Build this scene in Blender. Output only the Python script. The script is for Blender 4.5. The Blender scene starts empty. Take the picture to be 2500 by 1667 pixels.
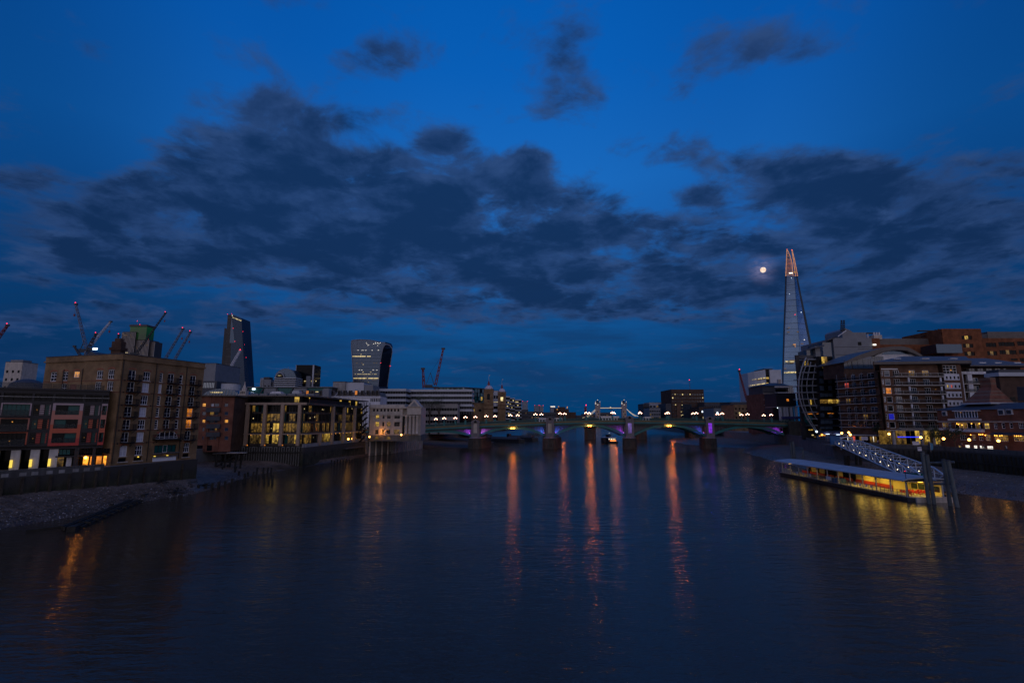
import bpy, math, random
from mathutils import Vector, Matrix
random.seed(7)
R = math.radians
SC = bpy.context.scene
COL = SC.collection

# ------------------------------------------------------------------ camera
HC = 15.3                      # eye height above the low-tide water
FPX, CX, CY = 1230.0, 1250.0, 833.5
HOR = 1026.0                   # row of the horizon in the 2500 px wide photograph
PITCH = math.atan((HOR - CY) / FPX)
cam_d = bpy.data.cameras.new("camera")
cam = bpy.data.objects.new("camera", cam_d)
COL.objects.link(cam)
cam.location = (0, 0, HC)
cam.rotation_euler = (math.pi / 2 + PITCH, 0, 0)
cam_d.sensor_width = 36.0
cam_d.lens = 36.0 * FPX / 2500.0
cam_d.clip_start, cam_d.clip_end = 0.5, 60000.0
SC.camera = cam

def ray(px, py):
 v = CY - py
 return Vector((px - CX, FPX * math.cos(PITCH) - v * math.sin(PITCH), FPX * math.sin(PITCH) + v * math.cos(PITCH)))

def at(px, py, Y):             # the place Y metres down river that lies on this line of sight
 d = ray(px, py)
 t = Y / d.y
 return Vector((d.x * t, Y, HC + d.z * t))

def on(px, py, z=0.0):         # the place at height z on this line of sight
 d = ray(px, py)
 t = (z - HC) / d.z
 return Vector((d.x * t, d.y * t, z))

# ------------------------------------------------------------------ world
SUN_EL, SUN_AZ = -1.5, 172.0   # the sun has just set behind the camera
W = bpy.data.worlds.new("World")
SC.world = W
W.use_nodes = True
wn, wl = W.node_tree.nodes, W.node_tree.links
wn.clear()

def wnode(t, **kw):
 n = wn.new(t)
 for k, v in kw.items():
  if k == 'ins':
   for i, x in v.items():
    if hasattr(x, 'is_output'):
     wl.new(x, n.inputs[i])
    else:
     n.inputs[i].default_value = x
  else:
   setattr(n, k, v)
 return n

def wmath(op, a, b=0.0, c=0.0, clamp=False):
 return wnode('ShaderNodeMath', operation=op, use_clamp=clamp, ins={0: a, 1: b, 2: c}).outputs[0]

def wramp(fac, stops, interp='LINEAR'):
 n = wnode('ShaderNodeValToRGB', ins={0: fac})
 n.color_ramp.interpolation = interp
 while len(n.color_ramp.elements) > 1:
  n.color_ramp.elements.remove(n.color_ramp.elements[-1])
 for i, (p, c) in enumerate(stops):
  e = n.color_ramp.elements[0] if i == 0 else n.color_ramp.elements.new(p)
  e.position = p
  e.color = (*c, 1) if len(c) == 3 else c
 return n.outputs[0]

def wmix(f, a, b, mode='MIX'):
 n = wnode('ShaderNodeMix', data_type='RGBA', blend_type=mode, clamp_factor=True)
 for i, x in ((0, f), (6, a), (7, b)):
  if hasattr(x, 'is_output'):
   wl.new(x, n.inputs[i])
  else:
   n.inputs[i].default_value = x if i == 0 else (*x, 1)
 return n.outputs[2]

def wsmooth(x, a, b, lo=0.0, hi=1.0):
 n = wnode('ShaderNodeMapRange', interpolation_type='SMOOTHSTEP')
 for i, v in ((0, x), (1, a), (2, b), (3, lo), (4, hi)):
  if hasattr(v, 'is_output'):
   wl.new(v, n.inputs[i])
  else:
   n.inputs[i].default_value = v
 return n.outputs[0]

tc = wnode('ShaderNodeTexCoord').outputs['Generated']
sx = wnode('ShaderNodeSeparateXYZ', ins={0: tc})
dx, dy, dz = sx.outputs
# clear twilight colour by height
clear = wramp(wmath('MAXIMUM', dz, 0.0), [(0.0, (.0006, .044, .146)), (.08, (.001, .054, .182)), (.2, (.004, .080, .275)), (.34, (.010, .118, .42)),
 (.44, (.009, .136, .49)), (.6, (.002, .107, .45)), (.75, (0, .088, .40)), (1, (0, .07, .33))])
clear = wmix(1.0, clear, wramp(wmath('ABSOLUTE', dx), [(.1, (1, 1, 1)), (.4, (.80, .83, .86)), (.68, (.22, .47, .52))], 'EASE'), 'MULTIPLY')
sky = wnode('ShaderNodeTexSky', sky_type='NISHITA', sun_disc=False, sun_elevation=R(SUN_EL), sun_rotation=R(SUN_AZ), altitude=20.0,
 air_density=1.0, dust_density=1.0, ozone_density=3.0)
clear = wmix(1.0, clear, wmix(1.0, sky.outputs[0], (.02, .05, .06), 'MULTIPLY'), 'ADD')
# afterglow over the western half of the sky, behind the camera
west = wmath('MULTIPLY', wsmooth(wmath('MULTIPLY', dy, -1.0), -0.15, 0.9), wsmooth(wmath('ABSOLUTE', dz), 0.75, 0.0))
clear = wmix(1.0, clear, wmix(west, (0, 0, 0), (.45, .39, .42)), 'ADD')
# cloud sheet: noise on a plane overhead, so it closes up towards the horizon
den = wmath('ADD', wmath('MAXIMUM', dz, 0.0), 0.13)
plane = wnode('ShaderNodeCombineXYZ', ins={0: wmath('DIVIDE', dx, den), 1: wmath('DIVIDE', dy, den), 2: 0.0}).outputs[0]

def wnoise(scale, det, rough, dist=0.0, off=(0, 0, 0)):
 v = wnode('ShaderNodeVectorMath', operation='ADD', ins={0: plane, 1: off}).outputs[0]
 return wnode('ShaderNodeTexNoise', ins={'Vector': v, 'Scale': scale, 'Detail': det, 'Roughness': rough, 'Distortion': dist}).outputs[0]

n1 = wnoise(3.1, 8.0, .60, .35)
n2 = wnoise(9.5, 5.0, .62, .5)
n3 = wnoise(4.2, 6.0, .58, .3, (3.1, 7.7, 0))
n4 = wnoise(3.1, 8.0, .60, .35, (.012, -.055, 0))
# where the banks of cloud hang: directions (x/y, z/y) of the eastern sky
ysafe = wmath('MAXIMUM', dy, 0.02)
gno = wnode('ShaderNodeCombineXYZ', ins={0: wmath('DIVIDE', dx, ysafe), 1: wmath('DIVIDE', dz, ysafe), 2: 0.0}).outputs[0]
BANKS = [  # centre px, py, half width, half height, weight
 (640, 275, 80, 62, .7), (560, 395, 190, 80, .8), (300, 450, 80, 45, .7), (820, 430, 330, 95, 1.0), (330, 545, 260, 85, .75),
 (620, 580, 330, 95, .9), (1000, 520, 300, 110, 1.0), (1180, 500, 120, 75, .9), (930, 640, 260, 60, .75), (1300, 690, 330, 50, .8),
 (460, 620, 150, 40, .7), (1530, 570, 150, 50, .85), (1400, 480, 110, 45, .75), (1290, 395, 75, 45, .85), (1395, 205, 100, 110, .62),
 (1395, 90, 90, 60, .35), (940, 140, 115, 60, .5), (1900, 115, 190, 60, .36), (505, 235, 55, 40, .42), (1980, 430, 170, 75, .85),
 (1710, 485, 65, 35, .7), (2250, 475, 270, 60, .8), (2130, 545, 220, 65, .85), (1850, 560, 220, 45, .4), (1700, 680, 230, 30, .5),
 (1950, 625, 260, 45, .6), (2440, 400, 110, 40, .6), (40, 435, 110, 45, .65), (2380, 640, 220, 45, .5), (330, 700, 85, 22, .55),
 (60, 790, 190, 24, .5), (2080, 700, 330, 40, .45), (820, 300, 110, 40, .6), (1090, 345, 60, 30, .6), (250, 120, 60, 30, .3), (1690, 380, 130, 40, .45), (1140, 560, 170, 70, .6), (1560, 640, 230, 45, .3), (1330, 640, 230, 45, .5), (2250, 600, 300, 45, .55), (2330, 760, 260, 30, .4), (1450, 760, 300, 26, .4), (700, 700, 260, 30, .45), (1000, 740, 330, 22, .42), (1900, 770, 300, 24, .42), (300, 760, 200, 20, .4), (560, 800, 180, 18, .38), (2150, 660, 240, 30, .5), (130, 560, 170, 60, .55), (2020, 500, 140, 40, .6), (2400, 520, 160, 60, .6), (2200, 720, 260, 34, .5), (1600, 725, 300, 34, .5), (900, 765, 420, 26, .45), (250, 640, 260, 45, .5), (1230, 600, 260, 50, .4), (480, 320, 70, 50, .5), (1300, 560, 120, 40, .4)]
bias = None
for (px, py, rx, ry, wgt) in BANKS:
 d = ray(px, py)
 k = 1.0 / d.y
 o = wnode('ShaderNodeVectorMath', operation='SUBTRACT', ins={0: gno, 1: (d.x * k, d.z * k, 0)}).outputs[0]
 kx, ky = FPX / rx * .92, FPX / ry * .92
 o = wnode('ShaderNodeVectorMath', operation='MULTIPLY', ins={0: o, 1: (kx, ky, 0)}).outputs[0]
 ln = wnode('ShaderNodeVectorMath', operation='LENGTH', ins={0: o}).outputs['Value']
 m = wsmooth(ln, 1.75, 0.25, 0.0, wgt)
 bias = m if bias is None else wmath('ADD', bias, wmath('MULTIPLY', m, wmath('SUBTRACT', 1.0, bias)))
east = wsmooth(dy, 0.02, 0.25)
bias = wmath('ADD', wmath('MULTIPLY', bias, east), wmath('MULTIPLY', wmath('SUBTRACT', 1.0, east), .38))
val = wmath('ADD', wmath('ADD', wmath('MULTIPLY', wmath('SUBTRACT', n1, .5), 2.3), wmath('MULTIPLY', wmath('SUBTRACT', n2, .5), .75)), wmath('MULTIPLY', bias, .90))
cover = wmath('MULTIPLY', wsmooth(val, .09, .66), .94)
thick = wsmooth(wmath('ADD', val, wmath('MULTIPLY', wmath('SUBTRACT', n3, .5), 1.7)), .22, 1.05)
ccol = wmix(thick, (.0215, .057, .168), (.0062, .0250, .084))
# edges turned to the open sky are a little paler than the undersides
edge = wmath('MULTIPLY', wsmooth(wmath('SUBTRACT', n1, n4), -.01, .11), wsmooth(thick, .95, .2))
ccol = wmix(wmath('MULTIPLY', edge, .6), ccol, (.030, .072, .195))
ccol = wmix(wmath('MULTIPLY', west, .8), ccol, (.20, .16, .2))
# low cloud streaks near the horizon
strk = wnode('ShaderNodeTexNoise', ins={'Vector': wnode('ShaderNodeVectorMath', operation='MULTIPLY', ins={0: gno, 1: (2.6, 17.0, 1)}).outputs[0],
 'Scale': 1.0, 'Detail': 7.0, 'Roughness': .6}).outputs[0]
band = wmath('MULTIPLY', wsmooth(dz, .40, .10), wsmooth(dz, .0, .06))
scov = wmath('MULTIPLY', wmath('MULTIPLY', wsmooth(strk, .40, .60), band), wmath('MULTIPLY', east, .7))
full = wmix(scov, clear, (.006, .036, .122))
full = wmix(cover, full, ccol)
# moonlit cloud round the moon
MOON_PX = (1863, 659)
md = ray(*MOON_PX).normalized()
dot = wnode('ShaderNodeVectorMath', operation='DOT_PRODUCT', ins={0: tc, 1: tuple(md)}).outputs['Value']
glow = wmath('POWER', wmath('MAXIMUM', wmath('MULTIPLY_ADD', wmath('SUBTRACT', 1.0, dot), -1.0 / (1 - math.cos(R(2.2))), 1.0), 0.0), 4.0)
glow = wmath('MULTIPLY', glow, wsmooth(n2, .40, .62, .25, 1.0))
full = wmix(1.0, full, wmix(glow, (0, 0, 0), (.14, .12, .19)), 'ADD')
bg = wnode('ShaderNodeBackground', ins={0: wmix(1.0, full, (10, 10, 10), 'MULTIPLY'), 1: 0.1})
wl.new(bg.outputs[0], wnode('ShaderNodeOutputWorld').inputs[0])

# last glow of the set sun from behind the camera
sun_d = bpy.data.lights.new("sun", 'SUN')
sun_d.energy, sun_d.angle, sun_d.color = 0.46, R(100), (1.0, .76, .57)
sun = bpy.data.objects.new("sun", sun_d)
COL.objects.link(sun)
sdir = Vector((math.sin(R(SUN_AZ)) * math.cos(R(20)), math.cos(R(SUN_AZ)) * math.cos(R(20)), math.sin(R(20))))
sun.rotation_euler = sdir.to_track_quat('Z', 'Y').to_euler()

vs = SC.view_settings
vs.view_transform, vs.look, vs.exposure, vs.gamma, vs.use_curve_mapping = 'Standard', 'None', 0.0, 1.0, False
SC.cycles.max_bounces, SC.cycles.diffuse_bounces, SC.cycles.glossy_bounces = 5, 2, 3
SC.cycles.sample_clamp_indirect = 4.0
SC.cycles.caustics_reflective = False
SC.cycles.caustics_refractive = False
SC.cycles.use_denoising = True
SC.cycles.sample_clamp_direct = 12.0

# ------------------------------------------------------------------ materials
MATS = {}

def new_mat(name):
 m = bpy.data.materials.new(name)
 m.use_nodes = True
 nt = m.node_tree
 b = nt.nodes['Principled BSDF']
 MATS[name] = m
 return m, nt, b

def mat(name, col, rough=.7, var=.18, scale=.35, metal=0.0, bump=0.0, spec=.4, streak=0.0, col2=None):
 """plain material with patchy tone, optional vertical weather streaks and fine relief"""
 m, nt, b = new_mat(name)
 N, L = nt.nodes, nt.links
 b.inputs['Roughness'].default_value = rough
 b.inputs['Metallic'].default_value = metal
 b.inputs['Specular IOR Level'].default_value = spec
 g = N.new('ShaderNodeNewGeometry')
 n = N.new('ShaderNodeTexNoise')
 n.inputs['Scale'].default_value = scale
 n.inputs['Detail'].default_value = 5
 L.new(g.outputs['Position'], n.inputs['Vector'])
 r = N.new('ShaderNodeValToRGB')
 lo = tuple(c * (1 - var) for c in col)
 hi = tuple(min(1, c * (1 + var)) for c in (col2 or col))
 r.color_ramp.elements[0].position, r.color_ramp.elements[1].position = .3, .7
 r.color_ramp.elements[0].color, r.color_ramp.elements[1].color = (*lo, 1), (*hi, 1)
 L.new(n.outputs[0], r.inputs[0])
 out = r.outputs[0]
 if streak:
  mp = N.new('ShaderNodeMapping')
  mp.inputs['Scale'].default_value = (1.6, 1.6, .12)
  L.new(g.outputs['Position'], mp.inputs[0])
  n2 = N.new('ShaderNodeTexNoise')
  n2.inputs['Scale'].default_value = 1.0
  n2.inputs['Detail'].default_value = 4
  L.new(mp.outputs[0], n2.inputs['Vector'])
  mr = N.new('ShaderNodeMapRange')
  mr.inputs[1].default_value, mr.inputs[2].default_value = .4, .75
  mr.inputs[3].default_value, mr.inputs[4].default_value = 1.0, 1.0 - streak
  L.new(n2.outputs[0], mr.inputs[0])
  mx = N.new('ShaderNodeMix')
  mx.data_type, mx.blend_type = 'RGBA', 'MULTIPLY'
  mx.inputs[0].default_value = 1
  L.new(out, mx.inputs[6])
  L.new(mr.outputs[0], mx.inputs[7])
  out = mx.outputs[2]
 L.new(out, b.inputs['Base Color'])
 if bump:
  n3 = N.new('ShaderNodeTexNoise')
  n3.inputs['Scale'].default_value = 6.0
  n3.inputs['Detail'].default_value = 4
  L.new(g.outputs['Position'], n3.inputs['Vector'])
  bp = N.new('ShaderNodeBump')
  bp.inputs['Strength'].default_value = bump
  bp.inputs['Distance'].default_value = .1
  L.new(n3.outputs[0], bp.inputs['Height'])
  L.new(bp.outputs[0], b.inputs['Normal'])
 return m

def brick_mat(name, c1, c2, mortar, course=.075):
 """masonry: courses in world height, mottled brick tones"""
 m, nt, b = new_mat(name)
 N, L = nt.nodes, nt.links
 b.inputs['Roughness'].default_value = .88
 b.inputs['Specular IOR Level'].default_value = .2
 g = N.new('ShaderNodeNewGeometry')
 s = N.new('ShaderNodeSeparateXYZ')
 L.new(g.outputs['Position'], s.inputs[0])
 a = N.new('ShaderNodeMath')
 L.new(s.outputs[0], a.inputs[0])
 L.new(s.outputs[1], a.inputs[1])
 c = N.new('ShaderNodeCombineXYZ')
 L.new(a.outputs[0], c.inputs[0])
 L.new(s.outputs[2], c.inputs[1])
 t = N.new('ShaderNodeTexBrick')
 L.new(c.outputs[0], t.inputs['Vector'])
 t.inputs['Scale'].default_value = 1.0
 t.inputs['Brick Width'].default_value = course * 3
 t.inputs['Row Height'].default_value = course
 t.inputs['Mortar Size'].default_value = course * .13
 t.inputs['Color1'].default_value = (*c1, 1)
 t.inputs['Color2'].default_value = (*c2, 1)
 t.inputs['Mortar'].default_value = (*mortar, 1)
 n = N.new('ShaderNodeTexNoise')
 n.inputs['Scale'].default_value = .45
 n.inputs['Detail'].default_value = 6
 L.new(g.outputs['Position'], n.inputs['Vector'])
 r = N.new('ShaderNodeMapRange')
 r.inputs[1].default_value, r.inputs[2].default_value, r.inputs[3].default_value, r.inputs[4].default_value = .3, .7, .62, 1.25
 L.new(n.outputs[0], r.inputs[0])
 mx = N.new('ShaderNodeMix')
 mx.data_type, mx.blend_type = 'RGBA', 'MULTIPLY'
 mx.inputs[0].default_value = 1
 L.new(t.outputs[0], mx.inputs[6])
 L.new(r.outputs[0], mx.inputs[7])
 L.new(mx.outputs[2], b.inputs['Base Color'])
 return m

def glass_mat(name, col=(.012, .016, .022), rough=.06, spec=.6, metal=0.0, wob=.0):
 m, nt, b = new_mat(name)
 N, L = nt.nodes, nt.links
 g = N.new('ShaderNodeNewGeometry')
 n = N.new('ShaderNodeTexNoise')
 n.inputs['Scale'].default_value = .8
 L.new(g.outputs['Position'], n.inputs['Vector'])
 r = N.new('ShaderNodeMapRange')
 r.inputs[3].default_value, r.inputs[4].default_value = rough * .6, rough * 1.6
 L.new(n.outputs[0], r.inputs[0])
 L.new(r.outputs[0], b.inputs['Roughness'])
 b.inputs['Base Color'].default_value = (*col, 1)
 b.inputs['Specular IOR Level'].default_value = spec
 b.inputs['Metallic'].default_value = metal
 if wob:
  bp = N.new('ShaderNodeBump')
  bp.inputs['Strength'].default_value = wob
  bp.inputs['Distance'].default_value = .05
  L.new(n.outputs[0], bp.inputs['Height'])
  L.new(bp.outputs[0], b.inputs['Normal'])
 return m

def lit_mat(name, col, k, var=0.0, scale=1.2):
 """a lit window or lamp; var gives an uneven room behind the pane: bright ceiling, dark furniture"""
 m, nt, b = new_mat(name)
 N, L = nt.nodes, nt.links
 b.inputs['Base Color'].default_value = (.02, .02, .02, 1)
 b.inputs['Roughness'].default_value = .2
 b.inputs['Emission Color'].default_value = (*col, 1)
 b.inputs['Emission Strength'].default_value = k
 if var:
  g = N.new('ShaderNodeNewGeometry')
  n = N.new('ShaderNodeTexNoise')
  n.inputs['Scale'].default_value = scale
  n.inputs['Detail'].default_value = 4
  n.inputs['Roughness'].default_value = .65
  L.new(g.outputs['Position'], n.inputs['Vector'])
  t = N.new('ShaderNodeTexCoord')
  sp = N.new('ShaderNodeSeparateXYZ')
  L.new(t.outputs['Generated'], sp.inputs[0])
  ma = N.new('ShaderNodeMath')
  ma.operation = 'MULTIPLY_ADD'
  L.new(sp.outputs[2], ma.inputs[0])
  ma.inputs[1].default_value = .16
  L.new(n.outputs[0], ma.inputs[2])
  r = N.new('ShaderNodeMapRange')
  r.inputs[1].default_value, r.inputs[2].default_value = .44, .74
  r.inputs[3].default_value, r.inputs[4].default_value = k * (1 - var) * .6, k * (1 + var * 1.1)
  L.new(ma.outputs[0], r.inputs[0])
  L.new(r.outputs[0], b.inputs['Emission Strength'])
 return m

# ------------------------------------------------------------------ mesh tools
I4 = Matrix.Identity(4)

class MB:
 def __init__(s):
  s.v, s.f, s.m = [], [], []

 def add(s, vs, fs, mi=0):
  o = len(s.v)
  s.v += [tuple(v) for v in vs]
  s.f += [tuple(i + o for i in f) for f in fs]
  s.m += [mi] * len(fs)
  return s

 def box(s, x0, x1, y0, y1, z0, z1, mi=0):
  return s.add([(x0, y0, z0), (x1, y0, z0), (x1, y1, z0), (x0, y1, z0), (x0, y0, z1), (x1, y0, z1), (x1, y1, z1), (x0, y1, z1)],
 [(3, 2, 1, 0), (4, 5, 6, 7), (0, 1, 5, 4), (1, 2, 6, 5), (2, 3, 7, 6), (3, 0, 4, 7)], mi)

 def hexa(s, p, mi=0):          # eight corners: bottom four counter-clockwise, then top four
  return s.add(p, [(3, 2, 1, 0), (4, 5, 6, 7), (0, 1, 5, 4), (1, 2, 6, 5), (2, 3, 7, 6), (3, 0, 4, 7)], mi)

 def prism(s, poly, z0, z1, mi=0, top=None):
  n = len(poly)
  t = top or poly
  a = sum(poly[i][0] * poly[(i + 1) % n][1] - poly[(i + 1) % n][0] * poly[i][1] for i in range(n))
  if a < 0:
   poly, t = poly[::-1], t[::-1]
  z1s = z1 if isinstance(z1, (list, tuple)) else [z1] * n
  if a < 0 and isinstance(z1, (list, tuple)):
   z1s = z1s[::-1]
  return s.add([(x, y, z0) for x, y in poly] + [(t[i][0], t[i][1], z1s[i]) for i in range(n)],
 [tuple(range(n - 1, -1, -1)), tuple(range(n, 2 * n))] + [(i, (i + 1) % n, n + (i + 1) % n, n + i) for i in range(n)], mi)

 def extr(s, prof, y0, y1, mi=0):   # profile in x,z pushed along y
  n = len(prof)
  return s.add([(x, y0, z) for x, z in prof] + [(x, y1, z) for x, z in prof],
 [tuple(range(n)), tuple(range(2 * n - 1, n - 1, -1))] + [(i, n + i, n + (i + 1) % n, (i + 1) % n) for i in range(n)], mi)

 def tube(s, a, b, r, n=5, r2=None, mi=0):
  a, b = Vector(a), Vector(b)
  d = (b - a)
  if d.length < 1e-6:
   return s
  q = d.to_track_quat('Z', 'Y')
  r2 = r if r2 is None else r2
  ring = [(math.cos(2 * math.pi * (i + .5) / n), math.sin(2 * math.pi * (i + .5) / n)) for i in range(n)]
  vs = [a + q @ Vector((c * r, w * r, 0)) for c, w in ring] + [b + q @ Vector((c * r2, w * r2, 0)) for c, w in ring]
  return s.add(vs, [tuple(range(n - 1, -1, -1)), tuple(range(n, 2 * n))] + [(i, (i + 1) % n, n + (i + 1) % n, n + i) for i in range(n)], mi)

 def path(s, pts, r, n=5, mi=0):
  for a, b in zip(pts, pts[1:]):
   s.tube(a, b, r, n, None, mi)
  return s

 def lathe(s, prof, n=12, c=(0, 0), mi=0, cap=True):   # prof: (r, z) from the bottom up
  vs = [(c[0] + r * math.cos(2 * math.pi * i / n), c[1] + r * math.sin(2 * math.pi * i / n), z) for r, z in prof for i in range(n)]
  fs = [(k * n + i, k * n + (i + 1) % n, (k + 1) * n + (i + 1) % n, (k + 1) * n + i) for k in range(len(prof) - 1) for i in range(n)]
  if cap:
   fs += [tuple(range(n - 1, -1, -1)), tuple((len(prof) - 1) * n + i for i in range(n))]
  return s.add(vs, fs, mi)

 def ball(s, c, r, n=8, k=5, mi=0, sz=1.0):
  return s.lathe_at(c, [(r * math.sin(math.pi * (j + .02) / (k + .04)), -r * sz * math.cos(math.pi * (j + .02) / (k + .04))) for j in range(k + 1)], n, mi)

 def lathe_at(s, c, prof, n, mi=0):
  return s.lathe([(r, z + c[2]) for r, z in prof], n, (c[0], c[1]), mi)

 def wall(s, w, h, holes, d=.25, x0=0.0, z0=0.0, mi=0, ml=None):
  """front sheet at y=0 with real openings and reveals d deep; holes are (x, z, w, h)"""
  xs = sorted({x0, x0 + w} | {round(q, 4) for a in holes for q in (a[0], a[0] + a[2]) if x0 < q < x0 + w})
  zs = sorted({z0, z0 + h} | {round(q, 4) for a in holes for q in (a[1], a[1] + a[3]) if z0 < q < z0 + h})
  vid = {}
  vs, fs = [], []

  def V(x, z):
   k = (x, z)
   if k not in vid:
    vid[k] = len(vs)
    vs.append((x, 0, z))
   return vid[k]
  for i in range(len(xs) - 1):
   xm = (xs[i] + xs[i + 1]) / 2
   col = [a for a in holes if a[0] < xm < a[0] + a[2]]
   for j in range(len(zs) - 1):
    zm = (zs[j] + zs[j + 1]) / 2
    if any(a[1] < zm < a[1] + a[3] for a in col):
     continue
    fs.append((V(xs[i], zs[j]), V(xs[i + 1], zs[j]), V(xs[i + 1], zs[j + 1]), V(xs[i], zs[j + 1])))
  s.add(vs, fs, mi)
  for (x, z, a, b) in holes:
   s.add([(x, 0, z), (x + a, 0, z), (x + a, 0, z + b), (x, 0, z + b), (x, d, z), (x + a, d, z), (x + a, d, z + b), (x, d, z + b)],
 [(0, 4, 5, 1), (1, 5, 6, 2), (2, 6, 7, 3), (3, 7, 4, 0)], mi if ml is None else ml)
  return s

 def mesh(s, name, mats, smooth=False):
  me = bpy.data.meshes.new(name)
  me.from_pydata(s.v, [], s.f)
  mats = mats if isinstance(mats, (list, tuple)) else [mats]
  for m in mats:
   me.materials.append(MATS[m] if isinstance(m, str) else m)
  if len(mats) > 1:
   me.polygons.foreach_set('material_index', s.m)
  if smooth:
   me.polygons.foreach_set('use_smooth', [True] * len(s.f))
  me.update()
  return me

LOC = {}

def thing(name, label, cat, loc=(0, 0, 0), group=None):
 o = bpy.data.objects.new(name, None)
 o.location = loc
 COL.objects.link(o)
 LOC[o] = Vector(loc)
 o.empty_display_size = .5
 return tag(o, label, cat, group)

def tag(o, label, cat, group=None):
 o['label'], o['category'], o['kind'] = label, cat, 'thing'
 if group:
  o['group'] = group
 return o

def part(name, me, parent, M=I4, mats=None, label=None, kind=None, smooth=False):
 """a mesh under its thing (M in world axes) or under a part (M relative to that part)"""
 if isinstance(me, MB):
  me = me.mesh(name, mats, smooth)
 o = bpy.data.objects.new(name, me)
 COL.objects.link(o)
 o.parent = parent
 o.matrix_basis = (Matrix.Translation(-LOC[parent]) @ M) if parent in LOC else M
 if label:
  o['label'] = label
 if kind:
  o['kind'] = kind
 return o

def solo(name, me, label, cat, mats=None, M=I4, group=None, smooth=False):
 """a thing that is one mesh"""
 if isinstance(me, MB):
  me = me.mesh(name, mats, smooth)
 o = bpy.data.objects.new(name, me)
 COL.objects.link(o)
 o.matrix_basis = M
 return tag(o, label, cat, group)

def setting(name, me, mats=None, kind='structure', M=I4, smooth=False, label=None):
 if isinstance(me, MB):
  me = me.mesh(name, mats, smooth)
 o = bpy.data.objects.new(name, me)
 COL.objects.link(o)
 o.matrix_basis = M
 o['kind'] = kind
 if label:
  o['label'] = label
 return o

def frame2(p, q, z=0.0):
 """facade axes: x from p to q (left to right as one faces the wall), y into the building, z up"""
 u = Vector((q[0] - p[0], q[1] - p[1], 0)).normalized()
 n = Vector((-u.y, u.x, 0))
 return Matrix(((u.x, n.x, 0, p[0]), (u.y, n.y, 0, p[1]), (0, 0, 1, z), (0, 0, 0, 1)))

def T(x, y=0.0, z=0.0):
 return Matrix.Translation((x, y, z))

def dist2(p, q):
 return math.hypot(q[0] - p[0], q[1] - p[1])

CACHE = {}

def cached(key, fn):
 if key not in CACHE:
  CACHE[key] = fn()
 return CACHE[key]

def copy_tree(o, M=None, parent=None, **props):
 c = o.copy()
 COL.objects.link(c)
 if parent is not None:
  c.parent = parent
 if M is not None:
  c.matrix_basis = M @ c.matrix_basis if parent is None else M
 for k, v in props.items():
  c[k] = v
 if o in LOC:
  LOC[c] = c.matrix_basis.translation.copy()
 for ch in KIDS.get(o, []) if o in KIDS else [x for x in ALLKIDS(o)]:
  copy_tree(ch, None, c)
 return c

KIDS = {}

def ALLKIDS(o):
 return list(o.children)

def win_frame(w, h, nx, nz, t, d, arch=0.0, bars=None):
 """casement: outer frame, nx by nz lights; bars gives uneven rail heights (shares of h)"""
 b = MB()
 b.box(0, t, 0, d, 0, h).box(w - t, w, 0, d, 0, h).box(t, w - t, 0, d, 0, t).box(t, w - t, 0, d, h - t, h)
 tt = t * .72
 for i in range(1, nx):
  x = w * i / nx
  b.box(x - tt / 2, x + tt / 2, .012, d - .012, t, h - t)
 for z in (bars if bars is not None else [j / nz for j in range(1, nz)]):
  b.box(t, w - t, .02, d - .02, h * z - tt / 2, h * z + tt / 2)
 return b

def window(root, M, x, z, w, h, nx=2, nz=2, t=.09, fm='white_frame', pm='pane', y=.12, bars=None, name='window', plabel=None, d=.07):
 k = ('wf', round(w, 3), round(h, 3), nx, nz, t, fm, d, tuple(bars or ()))
 me = cached(k, lambda: win_frame(w, h, nx, nz, t, d, 0, bars).mesh(name, fm))
 o = part(name, me, root, M @ T(x, y, z))
 pk = ('wp', round(w, 3), round(h, 3), pm, t, d)
 pme = cached(pk, lambda: MB().box(t * .5, w - t * .5, d * .45, d * .55, t * .5, h - t * .5).mesh('pane', pm))
 part('pane', pme, o, label=plabel)
 return o

def pane(root, M, x, z, w, h, pm='pane', y=.12, name='pane', t=.03):
 """frameless glass set in an opening"""
 me = cached(('gp', round(w, 3), round(h, 3), pm, t, name), lambda: MB().box(0, w, 0, t, 0, h).mesh(name, pm))
 return part(name, me, root, M @ T(x, y, z))

def core(root, M, w, d, h, m, z=0.0, y=.3, x=0.0, name='body'):
 return part(name, MB().box(x, x + w, y, y + d, z, z + h), root, M, m)

def lamp_ball(parent, p, r, m, name='globe'):
 me = cached(('ball', round(r, 3), m), lambda: MB().ball((0, 0, 0), r, 10, 6).mesh(name, m, True))
 return part(name, me, parent, Matrix.Translation(p))

# palette
mat('white_frame', (.82, .83, .86), .5, .08)
mat('white_render', (.62, .62, .66), .7, .10, streak=.25)
mat('pale_stone', (.50, .44, .38), .8, .14, .5, streak=.3)
mat('concrete', (.30, .29, .28), .85, .2, .4, bump=.3, streak=.35)
mat('dark_concrete', (.12, .12, .12), .85, .25, .4, bump=.3, streak=.4)
mat('grey_panel', (.17, .18, .20), .55, .1, .3)
mat('pale_panel', (.42, .44, .48), .5, .1, .2)
mat('slate', (.05, .053, .065), .6, .2, .6)
mat('lead_roof', (.105, .088, .078), .5, .15, .4)
mat('black_steel', (.009, .009, .011), .45, .2)
mat('dark_cladding', (.011, .011, .017), .5, .2, .3)
mat('steel', (.32, .33, .35), .4, .12, metal=.6)
mat('timber', (.060, .048, .036), .95, .35, 1.6, bump=.6, streak=.5)
mat('wet_timber', (.022, .020, .016), .8, .4, 1.6, bump=.6)
brick_mat('stock_brick', (.30, .185, .092), (.21, .125, .062), (.22, .16, .10))
brick_mat('red_brick', (.24, .075, .045), (.16, .05, .03), (.16, .11, .085))
brick_mat('brown_brick', (.17, .085, .052), (.12, .06, .038), (.14, .10, .075))
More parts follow.
